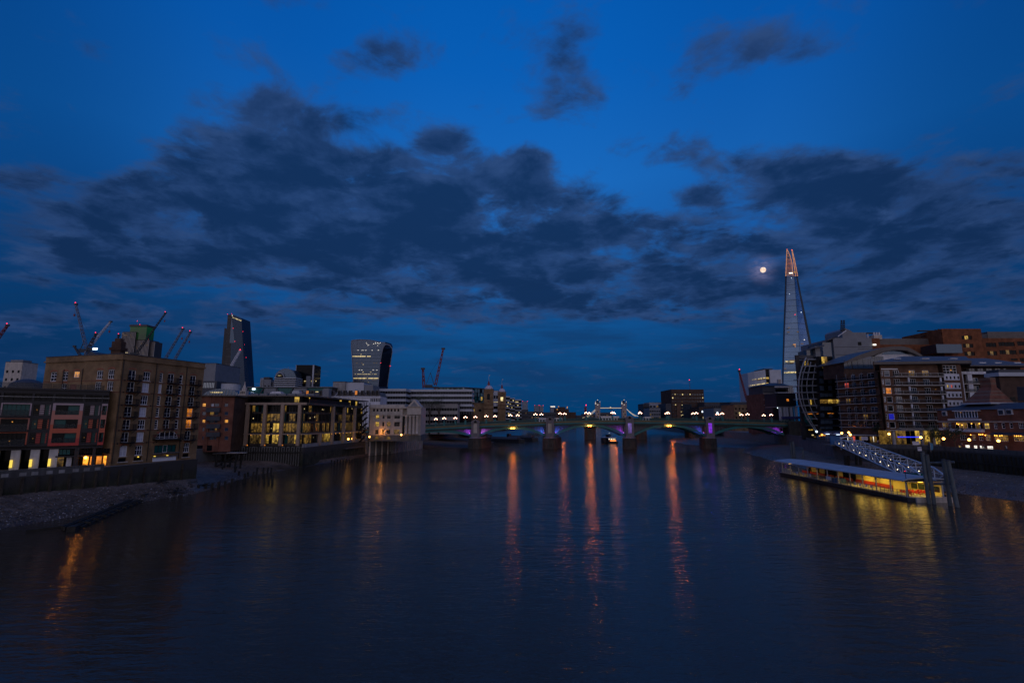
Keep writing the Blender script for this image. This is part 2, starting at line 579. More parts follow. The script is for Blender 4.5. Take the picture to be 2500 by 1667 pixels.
brick_mat('dark_brick', (.10, .055, .038), (.07, .038, .027), (.08, .06, .05))
mat('pale_stripe', (.17, .10, .07), .85, .15, 1.0)
mat('awning_blue', (.03, .035, .13), .8, .1)
mat('arch_brick', (.30, .10, .06), .85, .2, 1.2)
glass_mat('pane', (.008, .012, .026), .07, .22)
glass_mat('teal_pane', (.007, .085, .085), .14, .2)
glass_mat('blue_pane', (.02, .05, .10), .10, .9)
glass_mat('dark_pane', (.004, .006, .010), .10, .10)
glass_mat('sky_glass', (.26, .31, .36), .16, .5, .85)
glass_mat('dim_glass', (.068, .098, .145), .16, .5, .8)
glass_mat('rail_glass', (.02, .03, .04), .08, .25)
MATS['rail_glass'].node_tree.nodes['Principled BSDF'].inputs['Alpha'].default_value = .32
glass_mat('frosted', (.055, .085, .125), .45, .3)
mat('curtain', (.55, .55, .62), .8, .12, 1.5)
lit_mat('lit_yellow', (1.0, .62, .10), .42, .8)
lit_mat('lit_dim', (1.0, .55, .10), .105, .9)
lit_mat('lit_low', (1.0, .58, .14), .06, .9)
lit_mat('lit_warm', (1.0, .42, .07), .75, .5)
lit_mat('lit_amber', (1.0, .30, .03), .65, .45, .7)
lit_mat('lit_white', (1.0, .93, .80), 1.5, .4)
lit_mat('lit_office', (1.0, .78, .36), .75, .7, .25)
lit_mat('lit_red', (1.0, .12, .08), .5, .3)
lit_mat('lit_blue', (.03, .05, 1.0), 1.2)
lit_mat('lit_cool', (.70, .85, 1.0), 2.5)
lit_mat('globe_white', (1.0, .50, .33), 12.0)
lit_mat('globe_warm', (1.0, .44, .09), 9.0)
lit_mat('pier_lamp', (1.0, .52, .06), 7.0)
lit_mat('deck_lamp', (1.0, .78, .45), 5.0)
lit_mat('street_orange', (1.0, .30, .03), 30.0)
lit_mat('globe_amber', (1.0, .40, .05), 6.0)
lit_mat('beacon_red', (1.0, .02, .05), 4.0)
lit_mat('beacon_orange', (1.0, .22, .025), 210.0)
lit_mat('shop_amber', (1.0, .34, .03), 1.5, .75, .9)
lit_mat('beacon_orange2', (1.0, .22, .04), 3.0)
lit_mat('uplight', (1.0, .70, .10), 1.1)
lit_mat('spot_white', (1.0, .95, .88), 12.0)

# ------------------------------------------------------------------ river and ground
def water_mat():
 m, nt, b = new_mat('water')
 N, L = nt.nodes, nt.links
 b.inputs['Base Color'].default_value = (.044, .031, .019, 1)
 b.inputs['Roughness'].default_value = .095
 b.inputs['IOR'].default_value = 1.33
 g = N.new('ShaderNodeNewGeometry')

 def noise(scale, rot, det, rough, dist):
  mp = N.new('ShaderNodeMapping')
  mp.inputs['Scale'].default_value = scale
  mp.inputs['Rotation'].default_value = (0, 0, rot)
  L.new(g.outputs['Position'], mp.inputs[0])
  n = N.new('ShaderNodeTexNoise')
  n.inputs['Scale'].default_value = 1
  n.inputs['Detail'].default_value = det
  n.inputs['Roughness'].default_value = rough
  n.inputs['Distortion'].default_value = dist
  L.new(mp.outputs[0], n.inputs['Vector'])
  return n.outputs[0]

 def madd(a, k, c=None):
  q = N.new('ShaderNodeMath')
  q.operation = 'MULTIPLY_ADD' if c is not None else 'MULTIPLY'
  L.new(a, q.inputs[0])
  q.inputs[1].default_value = k
  if c is not None:
   L.new(c, q.inputs[2])
  return q.outputs[0]
 h = madd(noise((.28, .74, 1), .14, 3, .5, .3), .36)
 h = madd(noise((.85, 2.2, 1), -.10, 3, .55, .4), .15, h)
 h = madd(noise((2.2, 5.6, 1), .12, 2, .55, .3), .060, h)
 # slow patches: smoother slicks between rougher water
 p = noise((.011, .034, 1), .12, 4, .58, .6)
 mr = N.new('ShaderNodeMapRange')
 mr.inputs[1].default_value, mr.inputs[2].default_value, mr.inputs[3].default_value, mr.inputs[4].default_value = .36, .66, .45, 1.2
 L.new(p, mr.inputs[0])
 q = N.new('ShaderNodeMath')
 q.operation = 'MULTIPLY'
 L.new(h, q.inputs[0])
 L.new(mr.outputs[0], q.inputs[1])
 bp = N.new('ShaderNodeBump')
 bp.inputs['Strength'].default_value = .41
 bp.inputs['Distance'].default_value = 1.0
 L.new(q.outputs[0], bp.inputs['Height'])
 L.new(bp.outputs[0], b.inputs['Normal'])
 return m

water_mat()
w = MB()
w.add([(-9000, -300, 0), (9000, -300, 0), (9000, 14000, 0), (-9000, 14000, 0)], [(0, 1, 2, 3)])
setting('river_water', w, 'water', label='dark rippled river at low tide')

def shingle_mat():
 m, nt, b = new_mat('shingle')
 N, L = nt.nodes, nt.links
 b.inputs['Roughness'].default_value = .8
 g = N.new('ShaderNodeNewGeometry')
 n = N.new('ShaderNodeTexNoise')
 n.inputs['Scale'].default_value = .3
 n.inputs['Detail'].default_value = 8
 n.inputs['Roughness'].default_value = .7
 L.new(g.outputs['Position'], n.inputs['Vector'])
 v = N.new('ShaderNodeTexVoronoi')
 v.inputs['Scale'].default_value = 2.6
 L.new(g.outputs['Position'], v.inputs['Vector'])
 r = N.new('ShaderNodeValToRGB')
 r.color_ramp.elements[0].position, r.color_ramp.elements[1].position = .35, .68
 r.color_ramp.elements[0].color, r.color_ramp.elements[1].color = (.088, .060, .042, 1), (.21, .148, .11, 1)
 L.new(n.outputs[0], r.inputs[0])
 r2 = N.new('ShaderNodeMapRange')
 r2.inputs[1].default_value, r2.inputs[2].default_value, r2.inputs[3].default_value, r2.inputs[4].default_value = 0, 1, .55, 1.35
 L.new(v.outputs['Color'], r2.inputs[0])
 mx = N.new('ShaderNodeMix')
 mx.data_type, mx.blend_type = 'RGBA', 'MULTIPLY'
 mx.inputs[0].default_value = 1
 L.new(r.outputs[0], mx.inputs[6])
 L.new(r2.outputs[0], mx.inputs[7])
 # wet, weedy stones near the water, dry ones above
 s = N.new('ShaderNodeSeparateXYZ')
 L.new(g.outputs['Position'], s.inputs[0])
 ad = N.new('ShaderNodeMath')
 ad.operation = 'MULTIPLY_ADD'
 L.new(n.outputs[0], ad.inputs[0])
 ad.inputs[1].default_value = 1.6
 L.new(s.outputs[2], ad.inputs[2])
 wt = N.new('ShaderNodeMapRange')
 wt.inputs[1].default_value, wt.inputs[2].default_value, wt.inputs[3].default_value, wt.inputs[4].default_value = .9, 1.9, .35, 1.0
 L.new(ad.outputs[0], wt.inputs[0])
 m2 = N.new('ShaderNodeMix')
 m2.data_type, m2.blend_type = 'RGBA', 'MULTIPLY'
 m2.inputs[0].default_value = 1
 L.new(mx.outputs[2], m2.inputs[6])
 L.new(wt.outputs[0], m2.inputs[7])
 L.new(m2.outputs[2], b.inputs['Base Color'])
 wr = N.new('ShaderNodeMapRange')
 wr.inputs[1].default_value, wr.inputs[2].default_value, wr.inputs[3].default_value, wr.inputs[4].default_value = .9, 1.9, .35, .85
 L.new(ad.outputs[0], wr.inputs[0])
 L.new(wr.outputs[0], b.inputs['Roughness'])
 bp = N.new('ShaderNodeBump')
 bp.inputs['Strength'].default_value = .7
 bp.inputs['Distance'].default_value = .12
 L.new(v.outputs['Distance'], bp.inputs['Height'])
 L.new(bp.outputs[0], b.inputs['Normal'])

shingle_mat()

def strip(name, rows, m, kind='structure', sub=1, jit=0.0):
 """sheet through rows of points (each row from the water to the wall)"""
 vs, fs = [], []
 k = len(rows[0])
 rnd = random.Random(len(rows) * 13 + k)
 full = []
 for a, b in zip(rows, rows[1:]):
  for s in range(sub):
   full.append([Vector(p).lerp(Vector(q), s / sub) for p, q in zip(a, b)])
 full.append([Vector(p) for p in rows[-1]])
 full2 = []
 for row in full:
  r2 = []
  for a, b in zip(row, row[1:]):
   for s in range(sub):
    r2.append(a.lerp(b, s / sub))
  r2.append(row[-1])
  full2.append(r2)
 k = len(full2[0])
 for row in full2:
  for i, p in enumerate(row):
   j = jit if 0 < i < k - 1 else 0
   vs.append((p.x + rnd.uniform(-j, j), p.y + rnd.uniform(-j, j), p.z + rnd.uniform(-j, j) * .35))
 for a in range(len(full2) - 1):
  for i in range(k - 1):
   fs.append((a * k + i, a * k + i + 1, (a + 1) * k + i + 1, (a + 1) * k + i))
 return setting(name, MB().add(vs, fs), m, kind, smooth=True)

# left bank: each row runs from the water's edge to the foot of the river wall (x, y, height)
SHORE_L = [((-74, 40), (-104, 40, 3.5)), ((-74.5, 62), (-93.8, 60, 3.5)), ((-73.3, 75.4), (-84.8, 80, 3.5)), ((-70.9, 84.1), (-80.6, 89, 3.3)),
 ((-70.6, 93), (-76.6, 97.6, 3.0)), ((-70, 102), (-74.2, 108, 2.6)), ((-67.2, 111), (-71.8, 118.4, 2.2)), ((-68.5, 120), (-79, 124, 2.3)),
 ((-71.6, 134), (-91.5, 139, 2.6)), ((-72.6, 148), (-96, 152, 2.6)), ((-72.2, 158), (-95, 170, 2.4)), ((-69.8, 166), (-80, 170.5, 2.0)),
 ((-66.4, 184), (-68.0, 183, 1.5)), ((-64.2, 205), (-65.9, 205, 1.2)), ((-62.4, 226), (-63.4, 226, .8))]

def shore(name, pts, m, label, jit=.22):
 rows = []
 for (a, b) in pts:
  a = Vector((a[0], a[1], 0))
  b = Vector(b)
  o = (a - b)
  o.z = 0
  o.normalize()
  low = a + o * 2.5
  low.z = -.55
  back = b - o * 1.5
  back.z = b.z + .1
  e = [low, a, a.lerp(b, .3), a.lerp(b, .62), b, back]
  e[2].z *= .8
  rows.append(e)
 o = strip(name, rows, m, 'structure', 3, jit)
 o['label'] = label
 return o

shore('foreshore', SHORE_L, 'shingle', 'shingle foreshore below the left river wall')
SHORE_R = [((100, 40), (128, 40, 1.8)), ((100, 75), (127.5, 80, 1.8)), ((98.3, 100), (127, 118, 1.7)), ((94, 112), (127.5, 140, 1.7)),
 ((93, 130), (126, 155, 1.8)), ((94, 160), (117.5, 170, 1.9)), ((97, 185), (117, 190, 1.9)), ((101.6, 203), (128, 222, 2.0)),
 ((105.4, 219), (141, 252, 2.1)), ((112, 250), (152, 285, 2.2)), ((132.4, 290), (156, 300, 2.2)), ((119.6, 299), (157, 318, 2.2)),
 ((112, 330), (160, 350, 2.2)), ((118, 390), (165, 400, 2.2)), ((150, 470), (190, 470, 2.2))]
shore('foreshore.001', SHORE_R, 'shingle', 'dark muddy foreshore below the right river wall')
SHORE_B = [((-47, 283), (-60, 283, 2.0)), ((-30, 286), (-60, 294, 2.4)), ((-22, 296), (-60, 306, 2.4)), ((-18, 320), (-52, 330, 2.4)), ((-12, 360), (-44, 370, 2.4)), ((-14, 430), (-36, 430, 2.4))]
shore('foreshore.002', SHORE_B, 'shingle', 'brown mud bank under the left end of the arched bridge')

# the city's ground behind the walls
mat('paving', (.16, .155, .15), .85, .15, .8)
g = MB()
left = [(-9000, -200), (-96, -200), (-112, 25), (-95.4, 59), (-83.4, 83.4), (-77.2, 97.2), (-72.6, 118.6), (-80, 124.5), (-92.6, 139.5), (-96.8, 152), (-96, 171), (-69.6, 171),
 (-66.4, 206), (-64.2, 224), (-57, 241), (-50, 282), (-62, 283.5), (-62, 306), (-54, 330), (-46, 370), (-38, 430), (-30, 700), (60, 1300), (150, 1500), (150, 13000), (-9000, 13000)]
g.prism(left, -1.0, 6.6)
setting('embankment', g, 'paving', label='paved ground of the left bank')
g = MB()
right = [(9000, -200), (128.6, -200), (128.4, 118), (128.4, 140), (127.5, 156.5), (118.2, 168), (117, 186), (129, 222.5), (142, 253), (152.5, 284), (157.5, 318), (161, 350), (166, 400), (192, 470),
 (230, 700), (330, 1300), (300, 1500), (300, 13000), (9000, 13000)]
g.prism(right, -1.0, 7.0)
setting('promenade', g, 'paving', label='paved riverside walk of the right bank')

# ================================================================== LEFT BANK, NEAR

def hit(px, py, p, q):
 """where a line of sight meets the vertical plane through p and q: (distance along p-q, height)"""
 d = ray(px, py)
 ux, uy = q[0] - p[0], q[1] - p[1]
 L = math.hypot(ux, uy)
 ux, uy = ux / L, uy / L
 # d*t = p + u*s
 det = d.x * (-uy) - (-ux) * d.y
 t = (p[0] * (-uy) - (-ux) * p[1]) / det
 s = (d.x * p[1] - d.y * p[0]) / det
 return s, HC + d.z * t

def rect(px0, py0, px1, py1, p, q):
 xm, ym = (px0 + px1) / 2, (py0 + py1) / 2
 a, b = hit(px0, ym, p, q)[0], hit(px1, ym, p, q)[0]
 z1, z0 = hit(xm, py0, p, q)[1], hit(xm, py1, p, q)[1]
 return a, z0, b - a, z1 - z0

rnd = random.Random(11)

# ---------------- river wall with timber fenders
mat('algae_wall', (.030, .036, .018), .9, .5, .5, bump=.5, streak=.6, col2=(.048, .046, .030))
_nt = MATS['algae_wall'].node_tree
_b = _nt.nodes['Principled BSDF']
_src = _b.inputs['Base Color'].links[0].from_socket
_g = _nt.nodes.new('ShaderNodeNewGeometry')
_s = _nt.nodes.new('ShaderNodeSeparateXYZ')
_nt.links.new(_g.outputs['Position'], _s.inputs[0])
_n = _nt.nodes.new('ShaderNodeTexNoise')
_n.inputs['Scale'].default_value = .9
_nt.links.new(_g.outputs['Position'], _n.inputs['Vector'])
_a = _nt.nodes.new('ShaderNodeMath')
_a.operation = 'MULTIPLY_ADD'
_nt.links.new(_n.outputs[0], _a.inputs[0])
_a.inputs[1].default_value = 1.8
_nt.links.new(_s.outputs[2], _a.inputs[2])
_r = _nt.nodes.new('ShaderNodeMapRange')
for _i, _v in ((1, 4.6), (2, 6.0)):
 _r.inputs[_i].default_value = _v
_nt.links.new(_a.outputs[0], _r.inputs[0])
_m = _nt.nodes.new('ShaderNodeMix')
_m.data_type = 'RGBA'
_nt.links.new(_r.outputs[0], _m.inputs[0])
_nt.links.new(_src, _m.inputs[6])
_m.inputs[7].default_value = (.050, .046, .042, 1)      # bare stone above the high tide line
_nt.links.new(_m.outputs[2], _b.inputs['Base Color'])
mat('wall_cap', (.095, .092, .09), .85, .3, .7, bump=.3, streak=.4)
rw = thing('river_wall', 'tall river wall green with weed, timber fenders down its face, below the brick warehouse', 'wall', (-83, 83, 0))
WP = [(-113.4, 22), (-94.9, 59.5), (-83.0, 83.5), (-76.8, 97.4), (-72.1, 118.4), (-79.6, 124), (-92.2, 139.2)]

def wall_run(pts, thick, z0, z1):
 b = MB()
 for (a, c) in zip(pts, pts[1:]):
  F = frame2(a, c)
  L = dist2(a, c)
  b.add([F @ Vector(v) for v in [(0, 0, z0), (L, 0, z0), (L, thick, z0), (0, thick, z0), (0, 0, z1), (L, 0, z1), (L, thick, z1), (0, thick, z1)]],
 [(3, 2, 1, 0), (4, 5, 6, 7), (0, 1, 5, 4), (1, 2, 6, 5), (2, 3, 7, 6), (3, 0, 4, 7)])
 return b

for a, c in zip(WP[:4], WP[1:4]):
 part('wall_face', wall_run([a, c], .7, -1, 6.0), rw, I4, 'algae_wall')
 part('parapet', wall_run([a, c], .55, 6.003, 7.2), rw, frame2((0, 0), (1, 0)) @ T(0), 'wall_cap')
part('wall_face', wall_run(WP[3:5], .7, -1, 6.55), rw, I4, 'algae_wall')
part('wall_face', wall_run(WP[4:6], .7, -1, 6.2), rw, I4, 'algae_wall')
part('wall_face', wall_run(WP[5:7], .7, -1, 6.2), rw, I4, 'algae_wall')
fend = MB().box(-.16, .16, -.3, 0, 1.2, 5.9).mesh('fender', 'timber')
F = frame2(WP[1], WP[3])
for k in range(22):
 s = 2 + k * 2.15 + rnd.uniform(-.3, .3)
 a, c = (WP[1], WP[2]) if s < dist2(WP[1], WP[2]) else (WP[2], WP[3])
 so = s if a == WP[1] else s - dist2(WP[1], WP[2])
 if so < dist2(a, c) - .3:
  part('fender', fend, rw, frame2(a, c) @ T(so))
F = frame2(WP[3], WP[4])
for s in (1.0, 3.1, 5.6, 8.4, 12.0, 17.5):
 part('fender', fend, rw, F @ T(s))
cleat = MB().box(0, .9, -.05, 0, 0, .55)
cm = cleat.mesh('stone_patch', 'concrete')
for k in range(16):
 s = 16 + k * 1.9 + rnd.uniform(-.5, .5)
 a, c = (WP[1], WP[2]) if s < dist2(WP[1], WP[2]) else (WP[2], WP[3])
 so = s if a == WP[1] else s - dist2(WP[1], WP[2])
 if so < dist2(a, c) - 1:
  part('stone_patch', cm, rw, frame2(a, c) @ T(so, 0, 6.15))

# ---------------- brick warehouse
c0 = on(271, 1137, 6.6)
BC = (c0.x - .25, c0.y)
zt = 27.3
e0 = on(499, 900, zt)
BE = (e0.x, e0.y)
l0 = on(112, 886, zt)
BL = (l0.x, l0.y)
bw = thing('brick_warehouse', 'seven storey brown brick warehouse flats with white windows and black balconies above the river wall', 'building', (BC[0], BC[1], 6.6))
FR, FL = frame2(BC, BE), frame2(BL, BC)
LR, LL = dist2(BC, BE), dist2(BL, BC)
z1 = lambda y: 730 + y / 4.48
x1 = lambda x: x / 4.48
rows = [hit(357, z1(y), BC, BE)[1] for y in (845, 970, 1105, 1235, 1370, 1505)] + [hit(343, 1098.7, BC, BE)[1]]
cols = []
for (a, b) in ((1375, 1455), (1540, 1617), (1720, 1757), (1812, 1880), (1940, 1977), (2060, 2122)):
 s0, s1 = hit(x1(a), 976, BC, BE)[0], hit(x1(b), 976, BC, BE)[0]
 cols.append((s0, s1 - s0))
H = 2.02
holes, wins = [], []
for r, zc in enumerate(rows):
 for k, (s, w) in enumerate(cols):
  if r == 5 and k in (2, 3, 4):
   continue
  if r == 6 and k in (2, 3, 4):
   continue
  hh = H if k in (0, 3, 5) else 1.92
  holes.append((s, zc - hh / 2, w, hh))
  wins.append((r, k, s, zc - hh / 2, w, hh))
# low basement lights and the big loading arch
base_h = []
for k in (0, 1, 5):
 s, w = cols[k]
 base_h.append((s - .1, rows[6] - 2.05, w + .15, .75))
ax0, ax1 = hit(x1(1690), z1(1540), BC, BE)[0], hit(x1(1945), z1(1540), BC, BE)[0]
az = rows[5] - .55
low = (ax0 + .15, rows[6] - .75, ax1 - ax0 - .3, 1.55)
holes += base_h + [low, (ax0 + .1, az, ax1 - ax0 - .2, .9), (ax0 + .75, az + .9, ax1 - ax0 - 1.5, .42)]
part('wall', MB().wall(LR, zt - 6.6, holes, .3, 0, 6.6), bw, FR, 'stock_brick')
lh = []
lw = [(549, 800, 618, 900), (678, 795, 742, 893), (1055, 780, 1125, 878), (1180, 770, 1250, 872), (668, 925, 727, 1010), (1035, 905, 1105, 1003), (1166, 898, 1237, 1003), (805, 790, 868, 858)]
lrect = [rect(x1(a), z1(b), x1(c), z1(d), BL, BC) for a, b, c, d in lw]
part('wall', MB().wall(LL, zt - 6.6, lrect, .3, 0, 6.6), bw, FL, 'stock_brick')
poly = [BL, BC, BE, (BE[0] - 16, BE[1] + 6), (BL[0] + 4, BL[1] + 18)]
ins = [(BL[0] + .5, BL[1] + .6), (BC[0] - .35, BC[1] + .6), (BE[0] - .5, BE[1] - .1), (BE[0] - 15.5, BE[1] + 5.5), (BL[0] + 4.5, BL[1] + 17.4)]
part('body', MB().prism(ins, 6.6, zt - .6), bw, I4, 'dark_brick')
# parapet, cornice, string courses
for Fm, L, nm in ((FR, LR, 0), (FL, LL, 1)):
 part('cornice', MB().box(-.2, L + .2, -.28, .3, zt + .003, zt + .28), bw, Fm, 'stock_brick')
 part('parapet', MB().box(-.05, L + .05, -.05, .3, zt + .283, zt + 1.15), bw, Fm, 'stock_brick')
 part('coping', MB().box(-.12, L + .12, -.12, .38, zt + 1.153, zt + 1.3), bw, Fm, 'slate')
 for zz in [r - 1.22 for r in rows[:6]]:
  if nm == 0 or zz > 20:
   part('string_course', MB().box(0, L, -.045, 0, zz, zz + .16), bw, Fm, 'red_brick')
for s in (hit(x1(1690), 976, BC, BE)[0] - .35, hit(x1(2010), 976, BC, BE)[0], .25):
 part('downpipe', MB().tube((s, -.12, 7), (s, -.12, zt), .09, 6), bw, FR, 'black_steel')
for s in (LL * .27, LL * .52):
 part('downpipe', MB().tube((s, -.12, 15), (s, -.12, zt - 1.5), .07, 6), bw, FL, 'black_steel')
tie = MB().tube((0, -.06, 0), (0, 0, 0), .16, 8).mesh('tie_plate', 'black_steel')
for r in rows[:6]:
 for s in (.9, LR * .36, LR * .475, LR * .77, LR * .955):
  part('tie_plate', tie, bw, FR @ T(s, 0, r - 1.15))

lint = {}

def lintel(w, m='arch_brick'):
 def f():
  b = MB()
  n = 6
  pr = [(-.12 + (w + .24) * i / n, .26 * math.sin(math.pi * i / n)) for i in range(n + 1)]
  top = [(x, z + .24) for x, z in pr]
  return b.extr(pr + top[::-1], -.03, 0).mesh('lintel', m)
 return cached(('lint', round(w, 2), m), f)

def balcony(root, M, x, z, w, deep=1.15, h=1.02):
 def f():
  return MB().box(0, w, -deep, 0, -.14, 0).mesh('balcony', 'black_steel')

 def g():
  b = MB()
  for i in range(int(w / .14) + 1):
   xx = min(w, i * .14)
   b.box(xx - .012, xx + .012, -deep, -deep + .024, 0, h)
  for i in range(int(deep / .14) + 1):
   yy = -deep + i * .14
   b.box(-.012, .012, yy, yy + .024, 0, h).box(w - .012, w + .012, yy, yy + .024, 0, h)
  b.box(0, w, -deep - .03, -deep + .04, h, h + .06).box(-.03, .03, -deep, 0, h, h + .06).box(w - .03, w + .03, -deep, 0, h, h + .06)
  return b.mesh('railing', 'black_steel')
 o = part('balcony', cached(('bal', round(w, 2)), f), root, M @ T(x, 0, z))
 r = part('railing', cached(('balr', round(w, 2)), g), o, kind='stuff')
 for xx in (.2, w - .2):
  part('bracket', cached('balb', lambda: MB().tube((0, -deep + .1, -.14), (0, 0, -.85), .05, 4).mesh('bracket', 'black_steel')), o, T(xx))
 return o

for (r, k, s, z, w, hh) in wins:
 lit = 'pane'
 if (r, k) in ((3, 5), (4, 5)):
  lit = 'lit_amber'
 elif (r, k) in ((1, 1), (5, 1), (6, 0), (3, 1), (1, 2)):
  lit = 'curtain'
 nx, bars = (2, [.38]) if k in (0, 3, 5) else ((3, [.45]) if k == 1 else (1, [.25, .5, .75] if k == 2 else [.3, .65]))
 if r == 6:
  nx, bars = 3 if k else 2, [.55]
 window(bw, FR, s, z, w, hh, nx, 1, .10, 'white_frame', lit, .14, bars)
 part('lintel', lintel(w), bw, FR @ T(s, 0, z + hh))
 if k in (0, 3, 5) and r < 6:
  balcony(bw, FR, s - .15, z + .02, w + .75)
 else:
  part('sill', cached(('sill', round(w, 2)), lambda: MB().box(-.1, w + .1, -.1, .15, -.12, 0).mesh('sill', 'pale_stone')), bw, FR @ T(s, 0, z))
for i, (s, z, w, hh) in enumerate(lrect):
 window(bw, FL, s, z, w, hh, 2 if i in (0, 1, 4) else 3, 2, .10, 'white_frame', 'lit_warm' if i == 7 else 'pane', .14, [.4, .72] if i in (0, 1) else [.45])
 part('lintel', lintel(w), bw, FL @ T(s, 0, z + hh))
part('blind_window', MB().box(0, lrect[7][2] * 1.0, -.03, 0, 0, 2.0), bw, FL @ T(lrect[7][0] - .4, 0, lrect[7][1] - 3.4), 'arch_brick')
for (s, z, w, hh) in base_h:
 pane(bw, FR, s, z, w, hh, 'dark_pane', .2, 'basement_window')
 part('sill', cached(('sill2', round(w, 2)), lambda: MB().box(-.2, w + .2, -.22, .15, -.16, 0).mesh('sill', 'pale_stone')), bw, FR @ T(s, 0, z))
# loading arch: fan window, brick voussoirs, deep balcony and a glazed hall below it
cxm, rad = (ax0 + ax1) / 2, (ax1 - ax0) / 2
for i in range(15):
 t0, t1 = math.pi * (i + .06) / 15, math.pi * (i + .94) / 15
 ri, ro, sq = rad * .93, rad * 1.16, .72
 q = [(cxm - ri * math.cos(t0), az + ri * sq * math.sin(t0)), (cxm - ri * math.cos(t1), az + ri * sq * math.sin(t1)),
 (cxm - ro * math.cos(t1), az + ro * sq * math.sin(t1)), (cxm - ro * math.cos(t0), az + ro * sq * math.sin(t0))]
 part('voussoir', MB().extr(q, -.06 - .02 * (i % 2), .02), bw, FR, 'arch_brick' if i % 2 else 'stock_brick')
fan = MB()
ap = [(cxm - rad * .93 * math.cos(math.pi * i / 16), az + rad * .67 * math.sin(math.pi * i / 16)) for i in range(17)]
for a, b in zip(ap, ap[1:]):
 fan.tube((a[0], .02, a[1]), (b[0], .02, b[1]), .07, 4)
fan.box(ax0 + .1, ax1 - .1, -.03, .08, az + .38, az + .48).box(ax0 + .1, ax1 - .1, -.03, .08, az, az + .1)
for xx in (-.62, -.2, .2, .62):
 t = math.acos(max(-1, min(1, xx / .93)))
 fan.box(cxm + rad * xx - .05, cxm + rad * xx + .05, -.03, .08, az, az + rad * .67 * math.sin(t))
part('arch_window', fan, bw, FR, 'white_frame')
part('arch_pane', MB().extr(ap, .05, .09), bw, FR, 'pane')
balcony(bw, FR, ax0 - .5, az - .05, ax1 - ax0 + 1.0, 1.5, .95)
for i in range(5):
 window(bw, FR, low[0] + low[2] * i / 5, low[1], low[2] / 5, low[3], 1, 1, .07, 'white_frame' if i in (2,) else 'black_steel', 'teal_pane', .2)
part('loading_ledge', MB().box(ax0 - .3, ax1 + .3, -.5, 0, low[1] - .25, low[1] - .05), bw, FR, 'dark_concrete')
part('loading_beam', MB().box(ax0 - .1, ax1 + .1, -.35, 0, low[1] - .95, low[1] - .75), bw, FR, 'dark_concrete')
part('white_panel', MB().box(ax0, ax1 - .1, -.12, 0, 6.75, 7.65), bw, FR, 'white_frame')
for s in (ax0 - .05, cxm + .1):
 part('wall_lamp', MB().box(s, s + .3, -.5, -.3, low[1] - .72, low[1] - .58), bw, FR, 'uplight')
s1 = cols[1][0] + cols[1][1] * .4
part('wall_lamp', MB().box(s1, s1 + .22, -.2, -.05, rows[6] - 1.4, rows[6] - 1.2), bw, FR, 'uplight')
st = MB()
ch = on(268, 870, zt + 3)
part('chimney', MB().box(-1.0, 1.0, -.7, .7, 0, 4.6), bw, Matrix.Translation((BC[0] - 6.2, BC[1] + 6.5, zt)), 'dark_brick')
part('chimney_cap', MB().box(-1.25, 1.25, -.95, .95, 2.7, 3.3).box(-.6, .6, -.5, .5, 4.603, 5.3), bw, Matrix.Translation((BC[0] - 6.2, BC[1] + 6.5, zt)), 'dark_brick')
part('roof_ridge', MB().extr([(-3.4, 0), (3.4, 0), (0, 2.3)], -6, 6), bw, Matrix.Translation((BC[0] - 11.5, BC[1] + 12, zt + .2)), 'slate')

# ---------------- modern flats with red and orange panels
mat('panel_lilac', (.40, .30, .33), .45, .08)
mat('panel_salmon', (.48, .19, .14), .45, .08)
mat('panel_orange', (.52, .105, .05), .45, .08)
mat('panel_red', (.42, .040, .035), .45, .08)
mat('column_grey', (.50, .48, .46), .6, .12, 1.0, streak=.2)
MQ = (BC[0] - .9, BC[1] - 1.1)
m0 = on(0, 1149, 6.6)
dirv = Vector((MQ[0] - m0.x, MQ[1] - m0.y)).normalized()
MP = (m0.x - dirv.x * 14 - .6, m0.y - dirv.y * 14)
LM = dist2(MP, MQ)
FM = frame2(MP, MQ)
ztm = hit(287, 957, MP, MQ)[1]
mf = thing('modern_flats', 'dark steel riverside flats with orange red panels and white columns, beside the brick warehouse', 'building', (MQ[0], MQ[1], 6.6))
X = lambda px, row=640: hit(px / 4.48, 900 + row / 4.48, MP, MQ)[0]
Zm = lambda row, px=700: hit(px / 4.48, 900 + row / 4.48, MP, MQ)[1]
zf = [Zm(842), Zm(682), Zm(535), Zm(378), Zm(255)]      # floor lines of storeys, bottom up
zg = 6.6
bays = [(-14, X(-300), 'glass'), (X(-300), X(-30), 'louvre'), (X(-30), X(320), 'glass'), (X(320), X(545), 'louvre'), (X(545), X(885), 'panel'), (X(885), X(1085), 'louvre'), (X(1085), LM, 'panel')]
bays = [(max(0, a), b, t) for a, b, t in bays if b > .5]
holes = []
cells = []
for (a, b, t) in bays:
 for k in range(3):
  lo, hi = zf[k], zf[k + 1]
  if t == 'panel':
   n = 2 if b - a > 4.4 else 1
   for i in range(n):
    w = (b - a) / n
    hx = (a + w * i + w * .10, lo + (hi - lo) * .20, w * .78, (hi - lo) * .68)
    holes.append(hx)
    cells.append((t, k, i, hx))
  else:
   hx = (a + (b - a) * .07, lo + (hi - lo) * .16, (b - a) * .86, (hi - lo) * .74)
   holes.append(hx)
   cells.append((t, k, 0, hx))
 hx = (a + (b - a) * .05, zf[3] + .35, (b - a) * .9, zf[4] - zf[3] - .75)
 holes.append(hx)
 cells.append(('top', 3, 0, hx))
part('wall', MB().wall(LM, ztm - zf[0], holes, .35, 0, zf[0]), mf, FM, 'dark_cladding')
part('body', MB().box(0, LM, .75, 14, zf[0] - .3, ztm), mf, FM, 'dark_cladding')
part('roof_edge', MB().box(-.1, LM + .1, -.3, 14, ztm + .003, ztm + .3), mf, FM, 'dark_cladding')
part('soffit', MB().box(0, LM, 0, 14, zf[0] - .55, zf[0] - .303), mf, FM, 'dark_cladding')
